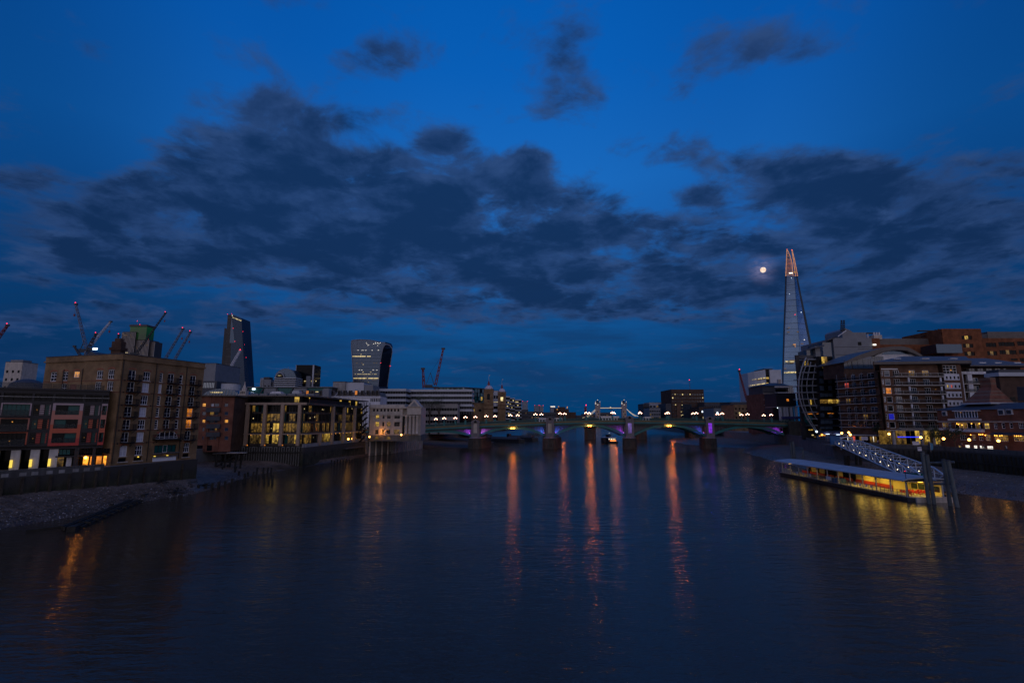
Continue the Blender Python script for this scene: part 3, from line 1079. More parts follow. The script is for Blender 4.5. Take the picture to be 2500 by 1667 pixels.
for (t, k, i, (x, z, w, h)) in cells:
 if t == 'glass':
  n = 6
  for j in range(n):
   pane(mf, FM, x + w * j / n, z, w / n - .07, h, ('teal_pane' if k == 2 else 'dark_pane'), .3, 'window')
  o = part('balcony', MB().box(x - .1, x + w + .1, -1.0, .0, z - .35, z - .15), mf, FM, 'dark_cladding')
  part('balustrade', MB().box(x - .1, x + w + .1, -1.0, -.96, z - .15, z + .95), mf, FM, 'rail_glass')
  for (xa, xb, za, zb) in ((x - .22, x - .02, z - .1, z + h + .2), (x + w + .02, x + w + .22, z - .1, z + h + .2), (x - .02, x + w + .02, z + h + .02, z + h + .2)):
   part('panel', MB().box(xa, xb, -.08, 0, za, zb), mf, FM, 'panel_lilac' if k == 2 else ('panel_salmon' if k == 1 else 'panel_orange'))
  if k < 2:
   part('room_lamp', MB().ball((x + w * .42, .2, z + h * (.72 if k else .3)), .09, 6, 4), mf, FM, 'lit_warm')
 elif t == 'louvre':
  for j in range(3):
   pane(mf, FM, x + w * j / 3, z, w / 3 - .05, h, 'teal_pane' if j == (2 - k % 2 * 2) else 'dark_pane', .3, 'window')
  part('panel', MB().box(x + w * .36, x + w * .62, .05, .1, z + .05, z + h - .05), mf, FM, ('panel_red', 'panel_orange', 'panel_lilac')[k])
  part('panel', MB().box(x + w * .90, x + w * .98, .05, .1, z + .05, z + h - .05), mf, FM, ('panel_red', 'panel_orange', 'panel_lilac')[k])
  for j in range(5):
   zz = z + h * (j + .5) / 5
   part('louvre_bar', cached(('lb', round(w, 2)), lambda: MB().box(0, w, -.05, .02, -.045, .045).mesh('louvre_bar', 'black_steel')), mf, FM @ T(x, 0, zz))
  if rnd.random() < .8:
   part('room_lamp', MB().ball((x + w * .2, .2, z + h * .5), .08, 6, 4), mf, FM, 'lit_warm')
 elif t == 'panel':
  for j in range(2):
   pane(mf, FM, x + w * j / 2 + .05, z + .05, w / 2 - .1, h - .1, 'teal_pane' if (i + k + j) % 2 else 'dark_pane', .3, 'window')
  part('window_surround', MB().box(x - .02, x + .09, -.03, .3, z, z + h).box(x + w - .09, x + w + .02, -.03, .3, z, z + h).box(x + .092, x + w - .092, -.03, .3, z + h - .09, z + h + .01), mf, FM, 'black_steel')
  part('balustrade', MB().box(x + .1, x + w - .1, -.02, .02, z + .05, z + h * .48), mf, FM, 'rail_glass')
 else:
  for j in range(3):
   pane(mf, FM, x + w * j / 3 + .05, z, w / 3 - .1, h, 'dark_pane', .3, 'window')
  part('handrail', MB().box(x - .2, x + w + .2, -.35, -.29, z + h * .52, z + h * .56), mf, FM, 'steel')
# coloured fields round the windows: one strip per storey edge
for (a, b, t) in bays:
 if t != 'panel':
  continue
 for k in range(3):
  lo, hi = zf[k], zf[k + 1]
  n = 2 if b - a > 4.4 else 1
  w = (b - a) / n
  tones = [('panel_red', 'panel_orange'), ('panel_orange', 'panel_salmon'), ('panel_salmon', 'panel_lilac')][k]
  zm = lo + (hi - lo) * .50
  zA, zB = lo + (hi - lo) * .20, lo + (hi - lo) * .88
  part('panel', MB().box(a + .02, b - .02, -.06, -.002, lo + .02, zA), mf, FM, tones[0])
  part('panel', MB().box(a + .02, b - .02, -.06, -.002, zB, hi + .01), mf, FM, tones[1])
  for i in range(n + 1):
   xa = a + .02 if i == 0 else a + w * i - w * .12
   xb = b - .02 if i == n else a + w * i + w * .10
   part('panel', MB().box(xa, xb, -.06, -.002, zA + .004, zm), mf, FM, tones[0])
   part('panel', MB().box(xa, xb, -.06, -.002, zm + .004, zB - .004), mf, FM, tones[1])
# open ground storeys: white columns with uplights, dark glass behind, warm shop rooms at the right end
pane(mf, FM, 0, zg, X(600, 1000), zf[0] - .6 - zg, 'dark_pane', 3.4, 'shopfront')
for k, px in enumerate((-500, -290, -75, 160, 372, 575)):
 xx = X(px, 1000)
 part('column', MB().box(xx - .62, xx + .62, .15, 1.3, zg, zf[0] - .56), mf, FM, 'column_grey')
 part('uplighter', MB().tube((xx - .42, .0, zg + .45), (xx - .42, .0, zg + 1.75), .2, 8), mf, FM, 'uplight')
zm = (zg + zf[0]) / 2 + .2
part('mid_floor', MB().box(X(600, 1000), LM, .05, 6, zm - .25, zm), mf, FM, 'dark_cladding')
for (a, b) in ((X(640, 900), X(810, 900)), (X(870, 900), X(1010, 900)), (X(1050, 900), X(1200, 900))):
 for j in range(4):
  pane(mf, FM, a + (b - a) * j / 4 + .04, zm + .2, (b - a) / 4 - .08, zf[0] - zm - .9, 'teal_pane' if j < 3 and a < X(820, 900) else 'dark_pane', .5, 'window')
part('pier_block', MB().box(X(815, 900), X(868, 900), .1, 5, zg, zf[0] - .56).box(X(1012, 900), X(1048, 900), .1, 5, zg, zf[0] - .56), mf, FM, 'dark_cladding')
part('back_wall', MB().box(X(600, 1000), LM, 5.5, 6, zg, zm - .252), mf, FM, 'dark_cladding')
for (a, b, m) in ((620, 690, 'lit_dim'), (722, 780, 'white_render'), (905, 962, 'shop_amber'), (982, 1012, 'lit_amber'), (1050, 1108, 'lit_amber'), (1128, 1172, 'shop_amber'), (1195, 1215, 'lit_warm')):
 pane(mf, FM, X(a, 1010), zg + .15, X(b, 1010) - X(a, 1010), zm - zg - .5, m, 1.2 if m != 'white_render' else .9, 'shop_window')
for px, row in ((935, 985),):
 part('streak_lamp', cached('shl', lambda: MB().ball((0, 0, 0), .22, 8, 5).mesh('streak_lamp', 'street_orange')), mf, FM @ T(X(px, row), -.25, zm - .45))  # added lamp, strong enough to draw the orange streak on the water
# roof terrace rail
for j in range(12):
 part('terrace_rail', cached('trail', lambda: MB().box(0, 2.4, 0, .04, 0, 1.15).box(-.03, .03, -.03, .07, 0, 1.2).mesh('terrace_rail', 'rail_glass')), mf, FM @ T(2 + j * 2.5, 3.5, ztm + .3))

# ---------------- red brick flats beside the inlet
RP = at(462, 1100, 160)
RQ = at(562, 1100, 162)
RP, RQ = (RP.x, RP.y), (RQ.x, RQ.y)
FRB = frame2(RP, RQ)
LRB = dist2(RP, RQ)
zb, ztr = 5.6, hit(520, 967, RP, RQ)[1]
rf = thing('red_brick_flats', 'narrow red brick flats with blue panelled balconies between warehouse and glass office', 'building', (RP[0], RP[1], zb))
xz = lambda px: 480 + px / 4.48
yz = lambda py: 730 + py / 4.48
holes = []
ww = []
for r, (ya, yb) in enumerate(((1140, 1175), (1232, 1268), (1318, 1352), (1405, 1442), (1498, 1538))):
 for k, (xa, xb) in enumerate(((62, 100), (140, 190), (196, 245), (305, 345))):
  ww.append((r, k, rect(xz(xa), yz(ya), xz(xb), yz(yb), RP, RQ)))
part('wall', MB().wall(LRB, ztr - zb, [w[2] for w in ww], .25, 0, zb), rf, FRB, 'red_brick')
core(rf, FRB, LRB, 14, ztr - zb - .1, 'dark_brick', zb, .35)
for (r, k, (x, z, w, h)) in ww:
 m = 'lit_warm' if (r, k) in ((0, 0), (2, 0), (2, 3)) else ('curtain' if (r, k) in ((0, 1),) else ('lit_dim' if (r, k) in ((1, 1), (3, 2)) else 'blue_pane'))
 window(rf, FRB, x, z, w, h, 2 if w > 1.2 else 1, 1, .07, 'grey_panel', m, .12)
for r in range(4):
 x, z, w, h = [q[2] for q in ww if q[0] == r and q[1] == 1][0]
 part('balcony', MB().box(x - .5, x + w * 2 + .8, -1.0, 0, z - 1.75, z - .35), rf, FRB, 'slate')
part('roof', MB().box(-.8, LRB + .6, -1.1, 14, ztr + .003, ztr + .35), rf, FRB, 'lead_roof')
for px in (62 + 70, 150, 270):
 s = hit(xz(px - 20), yz(1300), RP, RQ)[0]
 part('pier', MB().box(s - .35, s + .35, -.18, 0, zb, ztr), rf, FRB, 'red_brick')
pane(rf, FRB, hit(xz(0), yz(1600), RP, RQ)[0], zb + .3, 4.5, 1.7, 'dark_pane', -.04, 'garage_opening')

# ---------------- glass office with tall stone columns, in two runs round the bend
A0, A1, A2 = (-96.8, 172.6), (-69.6, 172.6), (-63.6, 222.5)
go = thing('glass_office', 'long dark glass office with tall tan columns and yellow lit rooms behind the piled wall', 'building', (A1[0], A1[1], 6.6))
zo = 6.6
zbeam = hit(650, 988, A0, A1)[1]
mat('tan_column', (.36, .26, .19), .7, .1, .8)
mat('bronze', (.05, .045, .04), .5, .2)
FA, FB = frame2(A0, A1), frame2(A1, A2)
LA, LB = dist2(A0, A1), dist2(A1, A2)
zw = lambda y: 930 + y / 4.2
xw = lambda x: 500 + x / 4.2
fl = [hit(xw(700), zw(y), A0, A1)[1] for y in (655, 630, 543, 520, 432, 345, 250)]
levels = [zo + .3, hit(xw(700), zw(545), A0, A1)[1], hit(xw(700), zw(432), A0, A1)[1], hit(xw(700), zw(335), A0, A1)[1], zbeam - .2]
part('body', MB().prism([(A0[0], A0[1] + 2.2), (A1[0] - 1.2, A1[1] + 2.2), (A2[0] - 2.2, A2[1]), (A2[0] - 16, A2[1] + 6), (A0[0], A0[1] + 22)], zo, zbeam + 2.2), go, I4, 'dark_cladding')
rg = random.Random(5)

def glazing(Fm, a, b, lv, dens, warm=0, y=1.3):
 """storey-high panes between a and b, with slim mullions, some rooms lit"""
 for k in range(len(lv) - 1):
  lo, hi = lv[k], lv[k + 1]
  part('spandrel', MB().box(a, b, y - .12, y + .3, lo, lo + .62), go, Fm, 'bronze')
  n = max(1, round((b - a) / 1.05))
  w = (b - a) / n
  run = 0
  for i in range(n):
   u = rg.random()
   if run > 0:
    m = runm
    run -= 1
   else:
    m = 'teal_pane' if u < .12 else 'dark_pane'
    if u > 1 - dens[k]:
     m = runm = rg.choice(['lit_yellow', 'lit_dim', 'lit_dim', 'lit_low', 'lit_dim', 'lit_low'])
     run = rg.choice([0, 1, 1, 3])
   pane(go, Fm, a + w * i + .05, lo + .66, w - .1, hi - lo - .7, m, y, 'window')
   part('mullion', cached(('mul', round(hi - lo, 2)), lambda: MB().box(-.05, .05, -.2, 0, .62, hi - lo).mesh('mullion', 'bronze')), go, Fm @ T(a + w * i, y, lo))
   if m == 'dark_pane' and rg.random() < .10:
    part('room_lamp', cached('rlamp', lambda: MB().box(-.12, .12, -.03, 0, -.1, .25).mesh('room_lamp', 'lit_office')), go, Fm @ T(a + w * (i + .5), y - .002, lo + rg.uniform(1.5, 2.6)))

glazing(FA, 8.0, LA, levels, (.50, .56, .14, .06))
glazing(FB, 0, LB - 8.5, levels, (.48, .54, .18, .07))
# open stair at the left end, amber inside
sx0, sx1 = 1.2, 7.4
part('stair_back', MB().box(sx0, sx1, 3.2, 3.4, zo, zbeam + 2), go, FA, 'lit_dim')
for k in range(4):
 lo, hi = levels[k], levels[k + 1]
 part('stair_window', MB().box(sx1 - 1.5, sx1 - .3, 2.9, 3.0, lo + .9, hi - .4), go, FA, 'lit_yellow')
 part('stair_panel', MB().box(sx0 + .2, sx0 + 3.6, 2.9, 3.0, lo + .8, hi - .3), go, FA, 'lit_amber' if k in (0, 3) else 'lit_dim')
 part('landing', MB().box(sx0, sx1, .9, 3.1, lo, lo + .22), go, FA, 'black_steel')
 d = 1 if k % 2 else -1
 xa, xb = (sx0 + 1, sx1 - 1.8) if d > 0 else (sx1 - 1.8, sx0 + 1)
 part('stair_flight', MB().hexa([Vector(v) for v in ((min(xa, xb), 1.2, lo + .2 if xa < xb else hi), (max(xa, xb), 1.2, hi if xa < xb else lo + .2), (max(xa, xb), 2.2, hi if xa < xb else lo + .2), (min(xa, xb), 2.2, lo + .2 if xa < xb else hi),
 (min(xa, xb), 1.2, (lo + .2 if xa < xb else hi) + .5), (max(xa, xb), 1.2, (hi if xa < xb else lo + .2) + .5), (max(xa, xb), 2.2, (hi if xa < xb else lo + .2) + .5), (min(xa, xb), 2.2, (lo + .2 if xa < xb else hi) + .5))]), go, FA, 'black_steel')
for i in range(9):
 part('stair_mullion', MB().box(sx0 + i * (sx1 - sx0) / 8 - .04, sx0 + i * (sx1 - sx0) / 8 + .04, .85, .95, zo, zbeam), go, FA, 'black_steel')
# columns and the beam they carry
colA = [hit(xw(x), zw(450), A0, A1)[0] for x in (250, 433, 612, 792, 968)]
colB = [hit(xw(x), zw(450), A1, A2)[0] for x in (1305, 1420, 1528)]
cmesh = MB().box(-.5, .5, -.5, .5, 0, zbeam - zo).mesh('column', 'tan_column')
lampm = MB().box(-.42, -.30, -.62, -.5, .2, 2.6).box(.30, .42, -.62, -.5, .2, 2.6)
for k, s in enumerate(colA):
 o = part('column', cmesh, go, FA @ T(s, -.2, zo))
 if 0 < k < 4:
  part('uplighter', cached('upl', lambda: MB().tube((0, 0, .1), (0, 0, .45), .13, 6).mesh('uplighter', 'lit_amber')), go, FA @ T(s + .75, -.25, zo + .2))
for s in colB + [hit(xw(1172), zw(590), A1, A2)[0]]:
 o = part('column', cmesh if s in colB else MB().box(-.5, .5, -.5, .5, 0, levels[1] - zo).mesh('column', 'tan_column'), go, FB @ T(s, -.2, zo))
part('beam', MB().box(.6, LA - .003, -.7, .5, zbeam, zbeam + .75), go, FA, 'tan_column')
part('beam', MB().box(.003, LB - 6, -.7, .5, zbeam, zbeam + .75), go, FB, 'bronze')
part('mid_beam', MB().box(.6, LA - .003, -.35, .2, levels[1] - .15, levels[1] + .2), go, FA, 'tan_column')
part('mid_beam', MB().box(.003, LB - 3, -.35, .2, levels[1] - .15, levels[1] + .2), go, FB, 'tan_column')
# lit soffit spots along the mid beam
sp = MB().ball((0, 0, 0), .16, 6, 4).mesh('spot_lamp', 'lit_warm')
for i in range(9):
 part('spot_lamp', sp, go, FB @ T(18 + i * 3.2, -.4, levels[1] - .3))
for i in range(6):
 part('spot_lamp', sp, go, FA @ T(9 + i * 3.1, -.4, levels[1] - .3))
# set-back top floor and oversailing roof
for (Fm, a, b) in ((FA, 5, LA - .3), (FB, .3, LB - 4)):
 n = int((b - a) / 1.6)
 for i in range(n):
  m = 'lit_yellow' if rg.random() < .16 else 'dark_pane'
  pane(go, Fm, a + i * (b - a) / n + .05, zbeam + .8, (b - a) / n - .1, 1.9, m, 2.0, 'window')
part('roof', MB().prism([(A0[0] - 1, A0[1] - .5), (A1[0] + .3, A1[1] - .5), (A2[0] + .4, A2[1] + 1), (A2[0] - 17, A2[1] + 7), (A0[0] - 1, A0[1] + 23)], zbeam + 2.8, zbeam + 3.25), go, I4, 'lead_roof')
for i in range(7):
 part('roof_vent', MB().box(0, 2.6, 0, 1.6, 0, .9), go, FA @ T(4 + i * 3.3, 7, zbeam + 3.253), 'grey_panel')
# black fire stair at the far end
fx0, fx1 = LB - 8.0, LB - .5
fs = MB()
for x in (fx0, (fx0 + fx1) / 2, fx1):
 for y in (-1.6, .9):
  fs.box(x - .1, x + .1, y - .1, y + .1, zo, zbeam + 2.5)
part('fire_stair_posts', fs, go, FB, 'black_steel', kind='stuff')
for k in range(6):
 zz = zo + 2.2 + k * 2.55
 part('fire_stair_landing', MB().box(fx0, fx1, -1.7, .9, zz, zz + .12), go, FB, 'black_steel')
 part('fire_stair_rail', MB().box(fx0, fx1, -1.72, -1.66, zz + 1.0, zz + 1.08).box(fx0, fx1, -1.72, -1.66, zz + .5, zz + .55), go, FB, 'black_steel')
 part('fire_stair_flight', MB().hexa([(fx0 + .6, -1.2, zz - 2.4), (fx1 - .6, -1.2, zz), (fx1 - .6, -.3, zz), (fx0 + .6, -.3, zz - 2.4), (fx0 + .6, -1.2, zz - 2.1), (fx1 - .6, -1.2, zz + .3), (fx1 - .6, -.3, zz + .3), (fx0 + .6, -.3, zz - 2.1)]), go, FB, 'black_steel')
glazing(FB, fx0 - .3, fx1, levels, (.3, .3, .15, .3), 0, 1.6)

# ---------------- river walls beyond the inlet
pw = thing('piled_wall', 'dark timber piled wall standing on the foreshore below the glass office', 'wall', (-83, 171, 2))
part('wall_face', wall_run([(-97, 171.2), (-69.3, 171.2)], .6, .5, 6.9), pw, I4, 'wet_timber')
pile = MB().tube((0, -.25, 0), (0, -.25, 6.3), .26, 6).mesh('pile', 'wet_timber')
for i in range(34):
 part('pile', pile, pw, frame2((-97, 171.2), (-69.3, 171.2)) @ T(.4 + i * .82, 0, rnd.uniform(.0, .7)))
part('waling', MB().box(0, 27.7, -.62, -.45, 4.6, 5.0), pw, frame2((-97, 171.2), (-69.3, 171.2)), 'wet_timber')
sw = thing('stone_river_wall', 'grey stone river wall with a sloping parapet beside the glass office', 'wall', (-66, 200, 0))
SWP = [(-69.2, 170.6), (-66.0, 206), (-63.8, 223.6)]
for a, c in zip(SWP, SWP[1:]):
 part('wall_face', wall_run([a, c], .8, -1, 6.4), sw, I4, 'algae_wall')
 part('parapet', wall_run([a, c], .5, 6.403, 7.5), sw, I4, 'concrete')
Fq = frame2(SWP[1], SWP[2])
part('landing_step', MB().box(-4, 14, -1.2, 0, 4.1, 4.5), sw, Fq, 'wall_cap')
rbw = thing('ribbed_wall', 'pale ribbed concrete river wall with open bays below the columned stone building', 'wall', (-56, 240, 0))
RB = [(-63.8, 224), (-56.2, 240.4), (-49.2, 282.4)]
part('wall_face', wall_run(RB[1:], 1.0, -1, 6.3), rbw, I4, 'concrete')
part('back_wall', MB().box(0, dist2(RB[0], RB[1]), 2.2, 3, -1, 6.3), rbw, frame2(RB[0], RB[1]), 'dark_concrete')
part('coping', wall_run([RB[0], RB[1]], 3.0, 5.9, 6.55), rbw, I4, 'concrete')
part('coping', MB().box(.02, dist2(RB[1], RB[2]), -.25, 1.0, 6.303, 6.75), rbw, frame2(RB[1], RB[2]), 'concrete')
part('base_wall', MB().box(0, dist2(RB[0], RB[1]), .3, 2.2, -1, .9), rbw, frame2(RB[0], RB[1]), 'dark_concrete')
rib = MB().box(-.28, .28, -.35, 0, -.5, 6.1).mesh('rib', 'concrete')
for i in range(15):
 part('rib', rib, rbw, frame2(RB[1], RB[2]) @ T(1.2 + i * 2.9))
po = MB().tube((0, -.1, -.5), (0, -.1, 7.0), .4, 8).mesh('post', 'pale_stone')
for i in range(4):
 part('post', po, rbw, frame2(RB[0], RB[1]) @ T(2.2 + i * 4.2, -.25, 0))
 part('post_lamp', cached('plmp', lambda: MB().ball((0, 0, 0), .16, 8, 5).mesh('post_lamp', 'street_orange')), rbw, frame2(RB[0], RB[1]) @ T(2.2 + i * 4.2, -.35, 7.2))

# ---------------- columned stone building
S0, S1 = (-63.2, 225.4), (-40.6, 226.4)
zs, zc = 8.9, 21.2
cs = thing('columned_stone_building', 'pale stone classical building with a pediment on tall columns, amber floodlit', 'building', (S0[0], S0[1], 6.6))
FS = frame2(S0, S1)
LS = dist2(S0, S1)
part('podium', MB().box(-.4, LS + .4, -.5, 20, 6.3, zs), cs, FS, 'dark_concrete')
for px in (1765, 1885):
 s = hit(xw(px), zw(590), S0, S1)[0]
 part('podium_arch', MB().extr([(s - 1.0 + 2.0 * i / 8, 7.0 + 1.4 * math.sin(math.pi * i / 8)) for i in range(9)], -.53, -.48), cs, FS, 'lit_dim')
wx = [hit(xw(x), zw(430), S0, S1)[0] for x in (1768, 1830, 1885, 1970)]
holes, ww = [], []
for r, (ya, yb) in enumerate(((345, 385), (420, 465), (498, 545))):
 for k, x in enumerate(wx):
  z1_, z0_ = hit(xw(1850), zw(ya), S0, S1)[1], hit(xw(1850), zw(yb), S0, S1)[1]
  w = (1.5, .9, 1.6, 2.5)[k]
  ww.append((r, k, (x - w / 2, z0_, w, z1_ - z0_)))
for k, x in enumerate((1735, 1770, 1810, 1845, 1880, 1915, 1950, 1985)):
 z1_, z0_ = hit(xw(1850), zw(285), S0, S1)[1], hit(xw(1850), zw(312), S0, S1)[1]
 ww.append((3, k, (hit(xw(x), zw(300), S0, S1)[0] - .4, z0_, .8, z1_ - z0_)))
part('wall', MB().wall(14.6, zc - zs, [w[2] for w in ww], .35, 0, zs), cs, FS, 'pale_stone')
core(cs, FS, LS - .4, 18, zc - zs, 'pale_stone', zs + .003, 1.6, .2)
for (r, k, (x, z, w, h)) in ww:
 m = 'lit_yellow' if (r, k) in ((0, 0), (1, 0)) else ('lit_dim' if (r, k) in ((1, 2), (2, 3)) else 'dark_pane')
 window(cs, FS, x, z, w, h, 1 if w < 1 else 2, 2, .06, 'pale_stone' if r < 3 else 'black_steel', m, .15)
 if r < 3:
  part('window_hood', MB().box(x - .2, x + w + .2, -.18, 0, z + h + .05, z + h + .25), cs, FS, 'pale_stone')
for (za, zb_, o) in ((zc - 3.9, zc - 3.6, .3), (zc - .6, zc, .5), (zs + .02, zs + .4, .3)):
 part('cornice', MB().box(-.3, LS + .4, -o, .1 if za < zc - 1 else 1.6, za, zb_), cs, FS, 'pale_stone')
part('attic', MB().box(0, 15.4, .3, 6, zc + .003, zc + 1.0), cs, FS, 'pale_stone')
cl = MB().lathe([(.82, 0), (.82, .3), (.62, .45), (.60, 3), (.50, 7.4), (.72, 7.8), (.75, 8.1)], 12).mesh('column', 'pale_stone', True)
for x in (2065, 2105, 2142, 2178):
 part('column', cl, cs, FS @ T(hit(xw(x), zw(430), S0, S1)[0], -.6, zs + .4))
part('recess', MB().box(14.65, 16.3, .8, 1.5, zs + .5, zc - 4), cs, FS, 'dark_pane')
pa, pb = hit(xw(2085), zw(270), S0, S1)[0], hit(xw(2215), zw(270), S0, S1)[0]
part('pediment', MB().extr([(pa - .2, zc + .003), (pb + .2, zc + .003), ((pa + pb) / 2, zc + 3.4)], -1.2, 9), cs, FS, 'pale_stone')
part('pediment_panel', MB().extr([(pa + 1.1, zc + .3), (pb - 1.1, zc + .3), ((pa + pb) / 2, zc + 2.4)], -1.23, -1.18), cs, FS, 'grey_panel')
part('portico_entablature', MB().box(pa - .3, pb + .3, -1.2, .3, zc - 3.4, zc - .602), cs, FS, 'pale_stone')
fl_ = part('floodlight', MB().box(-.2, .2, -.1, .1, 0, .3), cs, FS @ T(hit(xw(1818), zw(540), S0, S1)[0], -.45, zs + .05), 'lit_amber')
ld = bpy.data.lights.new('floodlight', 'POINT')
ld.energy, ld.color, ld.shadow_soft_size = 260, (1.0, .36, .05), .3
lo_ = bpy.data.objects.new('floodlight_bulb', ld)
COL.objects.link(lo_)
lo_.location = (FS @ T(hit(xw(1818), zw(540), S0, S1)[0], -1.3, zs + 1.2)).translation

# ================================================================== LEFT BANK, BEHIND, AND THE CITY TOWERS
rb = random.Random(23)

def span(pxl, pxr, row, Y):
 a, b = at(pxl, row, Y), at(pxr, row, Y)
 return a.x, b.x

def ztop(px, row, Y):
 return at(px, row, Y).z

def pieces(root, M, name, me, spots, kind=None, label=None):
 for (x, y, z) in spots:
  part(name, me, root, M @ T(x, y, z))

def slab(name, label, pxl, pxr, ytop, Y, depth, wm, z0=6.6, rows=0, cols=0, ww=.55, wh=.55, top=.08, bot=.1, lit=(), litm='lit_office', dark='dark_pane',
 cat='building', group=None, skew=0.0, wname='window', frame=None, proud=False, rowref=None, roof=None):
 """square building seen front on; its windows are real panes set in openings (or strips)"""
 x0, x1 = span(pxl, pxr, rowref or (ytop + 1026) / 2, Y)
 zt_ = ztop((pxl + pxr) / 2, ytop, Y)
 p, q = (x0, Y), (x1, Y + skew)
 o = thing(name, label, cat, (x0, Y, z0), group)
 Fm = frame2(p, q)
 w, h = dist2(p, q), zt_ - z0
 holes = []
 if rows:
  uh = h * (1 - top - bot) / rows
  uw = w / cols
  for r in range(rows):
   for c in range(cols):
    holes.append((uw * (c + .5 - ww / 2), z0 + h * bot + uh * (r + .5 - wh / 2), uw * ww, uh * wh))
  part('wall', MB().wall(w, h, holes, .3, 0, z0), o, Fm, wm)
  part('body', MB().box(.02, w - .02, .35, depth, z0, zt_ - .05), o, Fm, wm)
  for i, (x, z, a, b) in enumerate(holes):
   m = dark
   if isinstance(lit, float):
    if rb.random() < lit:
     m = litm if isinstance(litm, str) else rb.choice(litm)
   elif i in lit:
    m = litm if isinstance(litm, str) else rb.choice(litm)
   me = cached(('sw', round(a, 2), round(b, 2), m), lambda: MB().box(0, a, 0, .05, 0, b).mesh('window', m))
   part(wname, me, o, Fm @ T(x, .2, z))
 else:
  part('wall', MB().box(0, w, 0, depth, z0, zt_), o, Fm, wm)
 part('roof', MB().box(-.15, w + .15, -.15, depth, zt_ + .003, zt_ + .35), o, Fm, roof or 'slate')
 o['_'] = 0
 del o['_']
 return o, Fm, w, h, zt_

def light_ball(root, M, r, m, name='beacon'):
 r = r * (.55 if m == 'beacon_red' else 1)
 me = cached(('lb', round(r, 2), m), lambda: MB().ball((0, 0, 0), r, 8, 5).mesh(name, m))
 return part(name, me, root, M)

W3 = lambda x: 480 + x / 4.48     # zoomed view of the towers
R3 = lambda y: 730 + y / 4.48

# --- concrete tower at far left and the dark dome below it
o, Fm, w, h, z = slab('concrete_tower', 'pale concrete tower block at the far left edge behind the dark flats', 3, 45, 884, 420, 14, 'pale_stone', rows=7, cols=3, ww=.4, wh=.35, lit=0.0)
part('rooftop_room', MB().box(2, w - 2, 2, 10, z + .36, z + 2.2), o, Fm, 'grey_panel')
dm = thing('domed_hall', 'low dark domed roof below the concrete tower', 'building', (at(25, 935, 300).x, 300, 6.6))
x0, x1 = span(-10, 54, 930, 300)
part('dome', MB().lathe([(9.5, 0), (9.2, 3), (8.0, 5.6), (5.5, 7.4), (2.2, 8.4), (.2, 8.6)], 20), dm, Matrix.Translation(((x0 + x1) / 2, 312, ztop(20, 921, 300) - 8.6)), 'slate', smooth=True)
part('drum', MB().box(x0, x1, 300, 322, 6.6, ztop(20, 921, 300) - 7.5), dm, I4, 'dark_brick')

# --- tall tower with green lit block (three staggered fluted shafts)
YT = 1180
t42 = thing('fluted_tower', 'tall grey fluted tower of staggered shafts with a green lit block on top', 'tower', (at(330, 880, YT).x, YT, 6.6))
X4 = lambda px, row: at(px / 4.48, 730 + row / 4.48, YT).x
Z4 = lambda px, row: at(px / 4.48, 730 + row / 4.48, YT).z
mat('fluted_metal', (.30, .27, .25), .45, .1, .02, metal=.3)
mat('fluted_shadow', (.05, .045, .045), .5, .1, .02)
for (a, b, tp, y0) in ((1318, 1462, 358, 0), (1455, 1600, 440, 6), (1600, 1640, 455, 14)):
 xa, xb, zt_ = X4(a, 560), X4(b, 560), Z4((a + b) / 2, tp)
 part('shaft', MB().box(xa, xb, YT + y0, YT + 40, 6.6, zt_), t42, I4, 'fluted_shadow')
 n = max(3, int((xb - xa) / 2.9))
 fl_m = cached(('flute', round(zt_)), lambda: MB().box(-.55, .55, -.8, 0, 0, zt_ - 8).mesh('flute', 'fluted_metal'))
 for i in range(n + 1):
  part('flute', fl_m, t42, Matrix.Translation((xa + (xb - xa) * i / n, YT + y0, 6.6)))
 for i in range(26):
  rr = rb.randrange(int((zt_ - 20) / 3.8))
  c = rb.randrange(n)
  u = rb.random()
  wd = (xb - xa) / n * (1 if u < .7 else min(3, n - c)) - 1.2
  if (a == 1600):
   continue
  part('lit_window', MB().box(0, wd, -.4, 0, 0, 1.5), t42, Matrix.Translation((xa + (xb - xa) * c / n + .6, YT + y0, 24 + rr * 3.8)), 'lit_dim' if u < .75 else 'lit_office')
xa, xb = X4(1405, 360), X4(1588, 360)
lit_mat('green_glow', (.02, .60, .06), .038, .25, .03)
part('top_block', MB().box(xa, xb, YT + 4, YT + 30, Z4(1500, 440) + .01, Z4(1500, 300)), t42, I4, 'green_glow')
part('top_frame', MB().box(xa - 1, xb + 1, YT + 2, YT + 31, Z4(1500, 300) + .01, Z4(1500, 278)), t42, I4, 'fluted_shadow')
part('mast', MB().tube((X4(1455, 280), YT + 14, Z4(1455, 290)), (X4(1455, 280), YT + 14, Z4(1455, 228)), .35), t42, I4, 'steel')
light_ball(t42, Matrix.Translation((X4(1455, 228), YT + 14, Z4(1455, 226))), .9, 'beacon_red')
light_ball(t42, Matrix.Translation((X4(1525, 280), YT + 1, Z4(1525, 277))), 1.0, 'beacon_red')
light_ball(t42, Matrix.Translation((X4(1610, 436), YT + 4, Z4(1600, 434))), .8, 'beacon_red')

# --- wedge tower
YW = 1214
wt = thing('wedge_tower', 'tall dark glass tower leaning back like a wedge, red beacons along its edge', 'tower', (at(570, 900, YW).x, YW, 6.6))
P = lambda x, y, Y=YW: at(W3(x), R3(y), Y)
mat('wedge_glass', (.024, .040, .072), .18, .12, .02, metal=.75)
mat('core_grid', (.028, .027, .030), .5, .3, .05)

def shape(name, root, front, back, m):     # two matching outlines, front and back
 n = len(front)
 b = MB()
 b.add(front + back, [tuple(range(n - 1, -1, -1)), tuple(range(n, 2 * n))] + [(i, (i + 1) % n, n + (i + 1) % n, n + i) for i in range(n)])
 return part(name, b, root, I4, m)

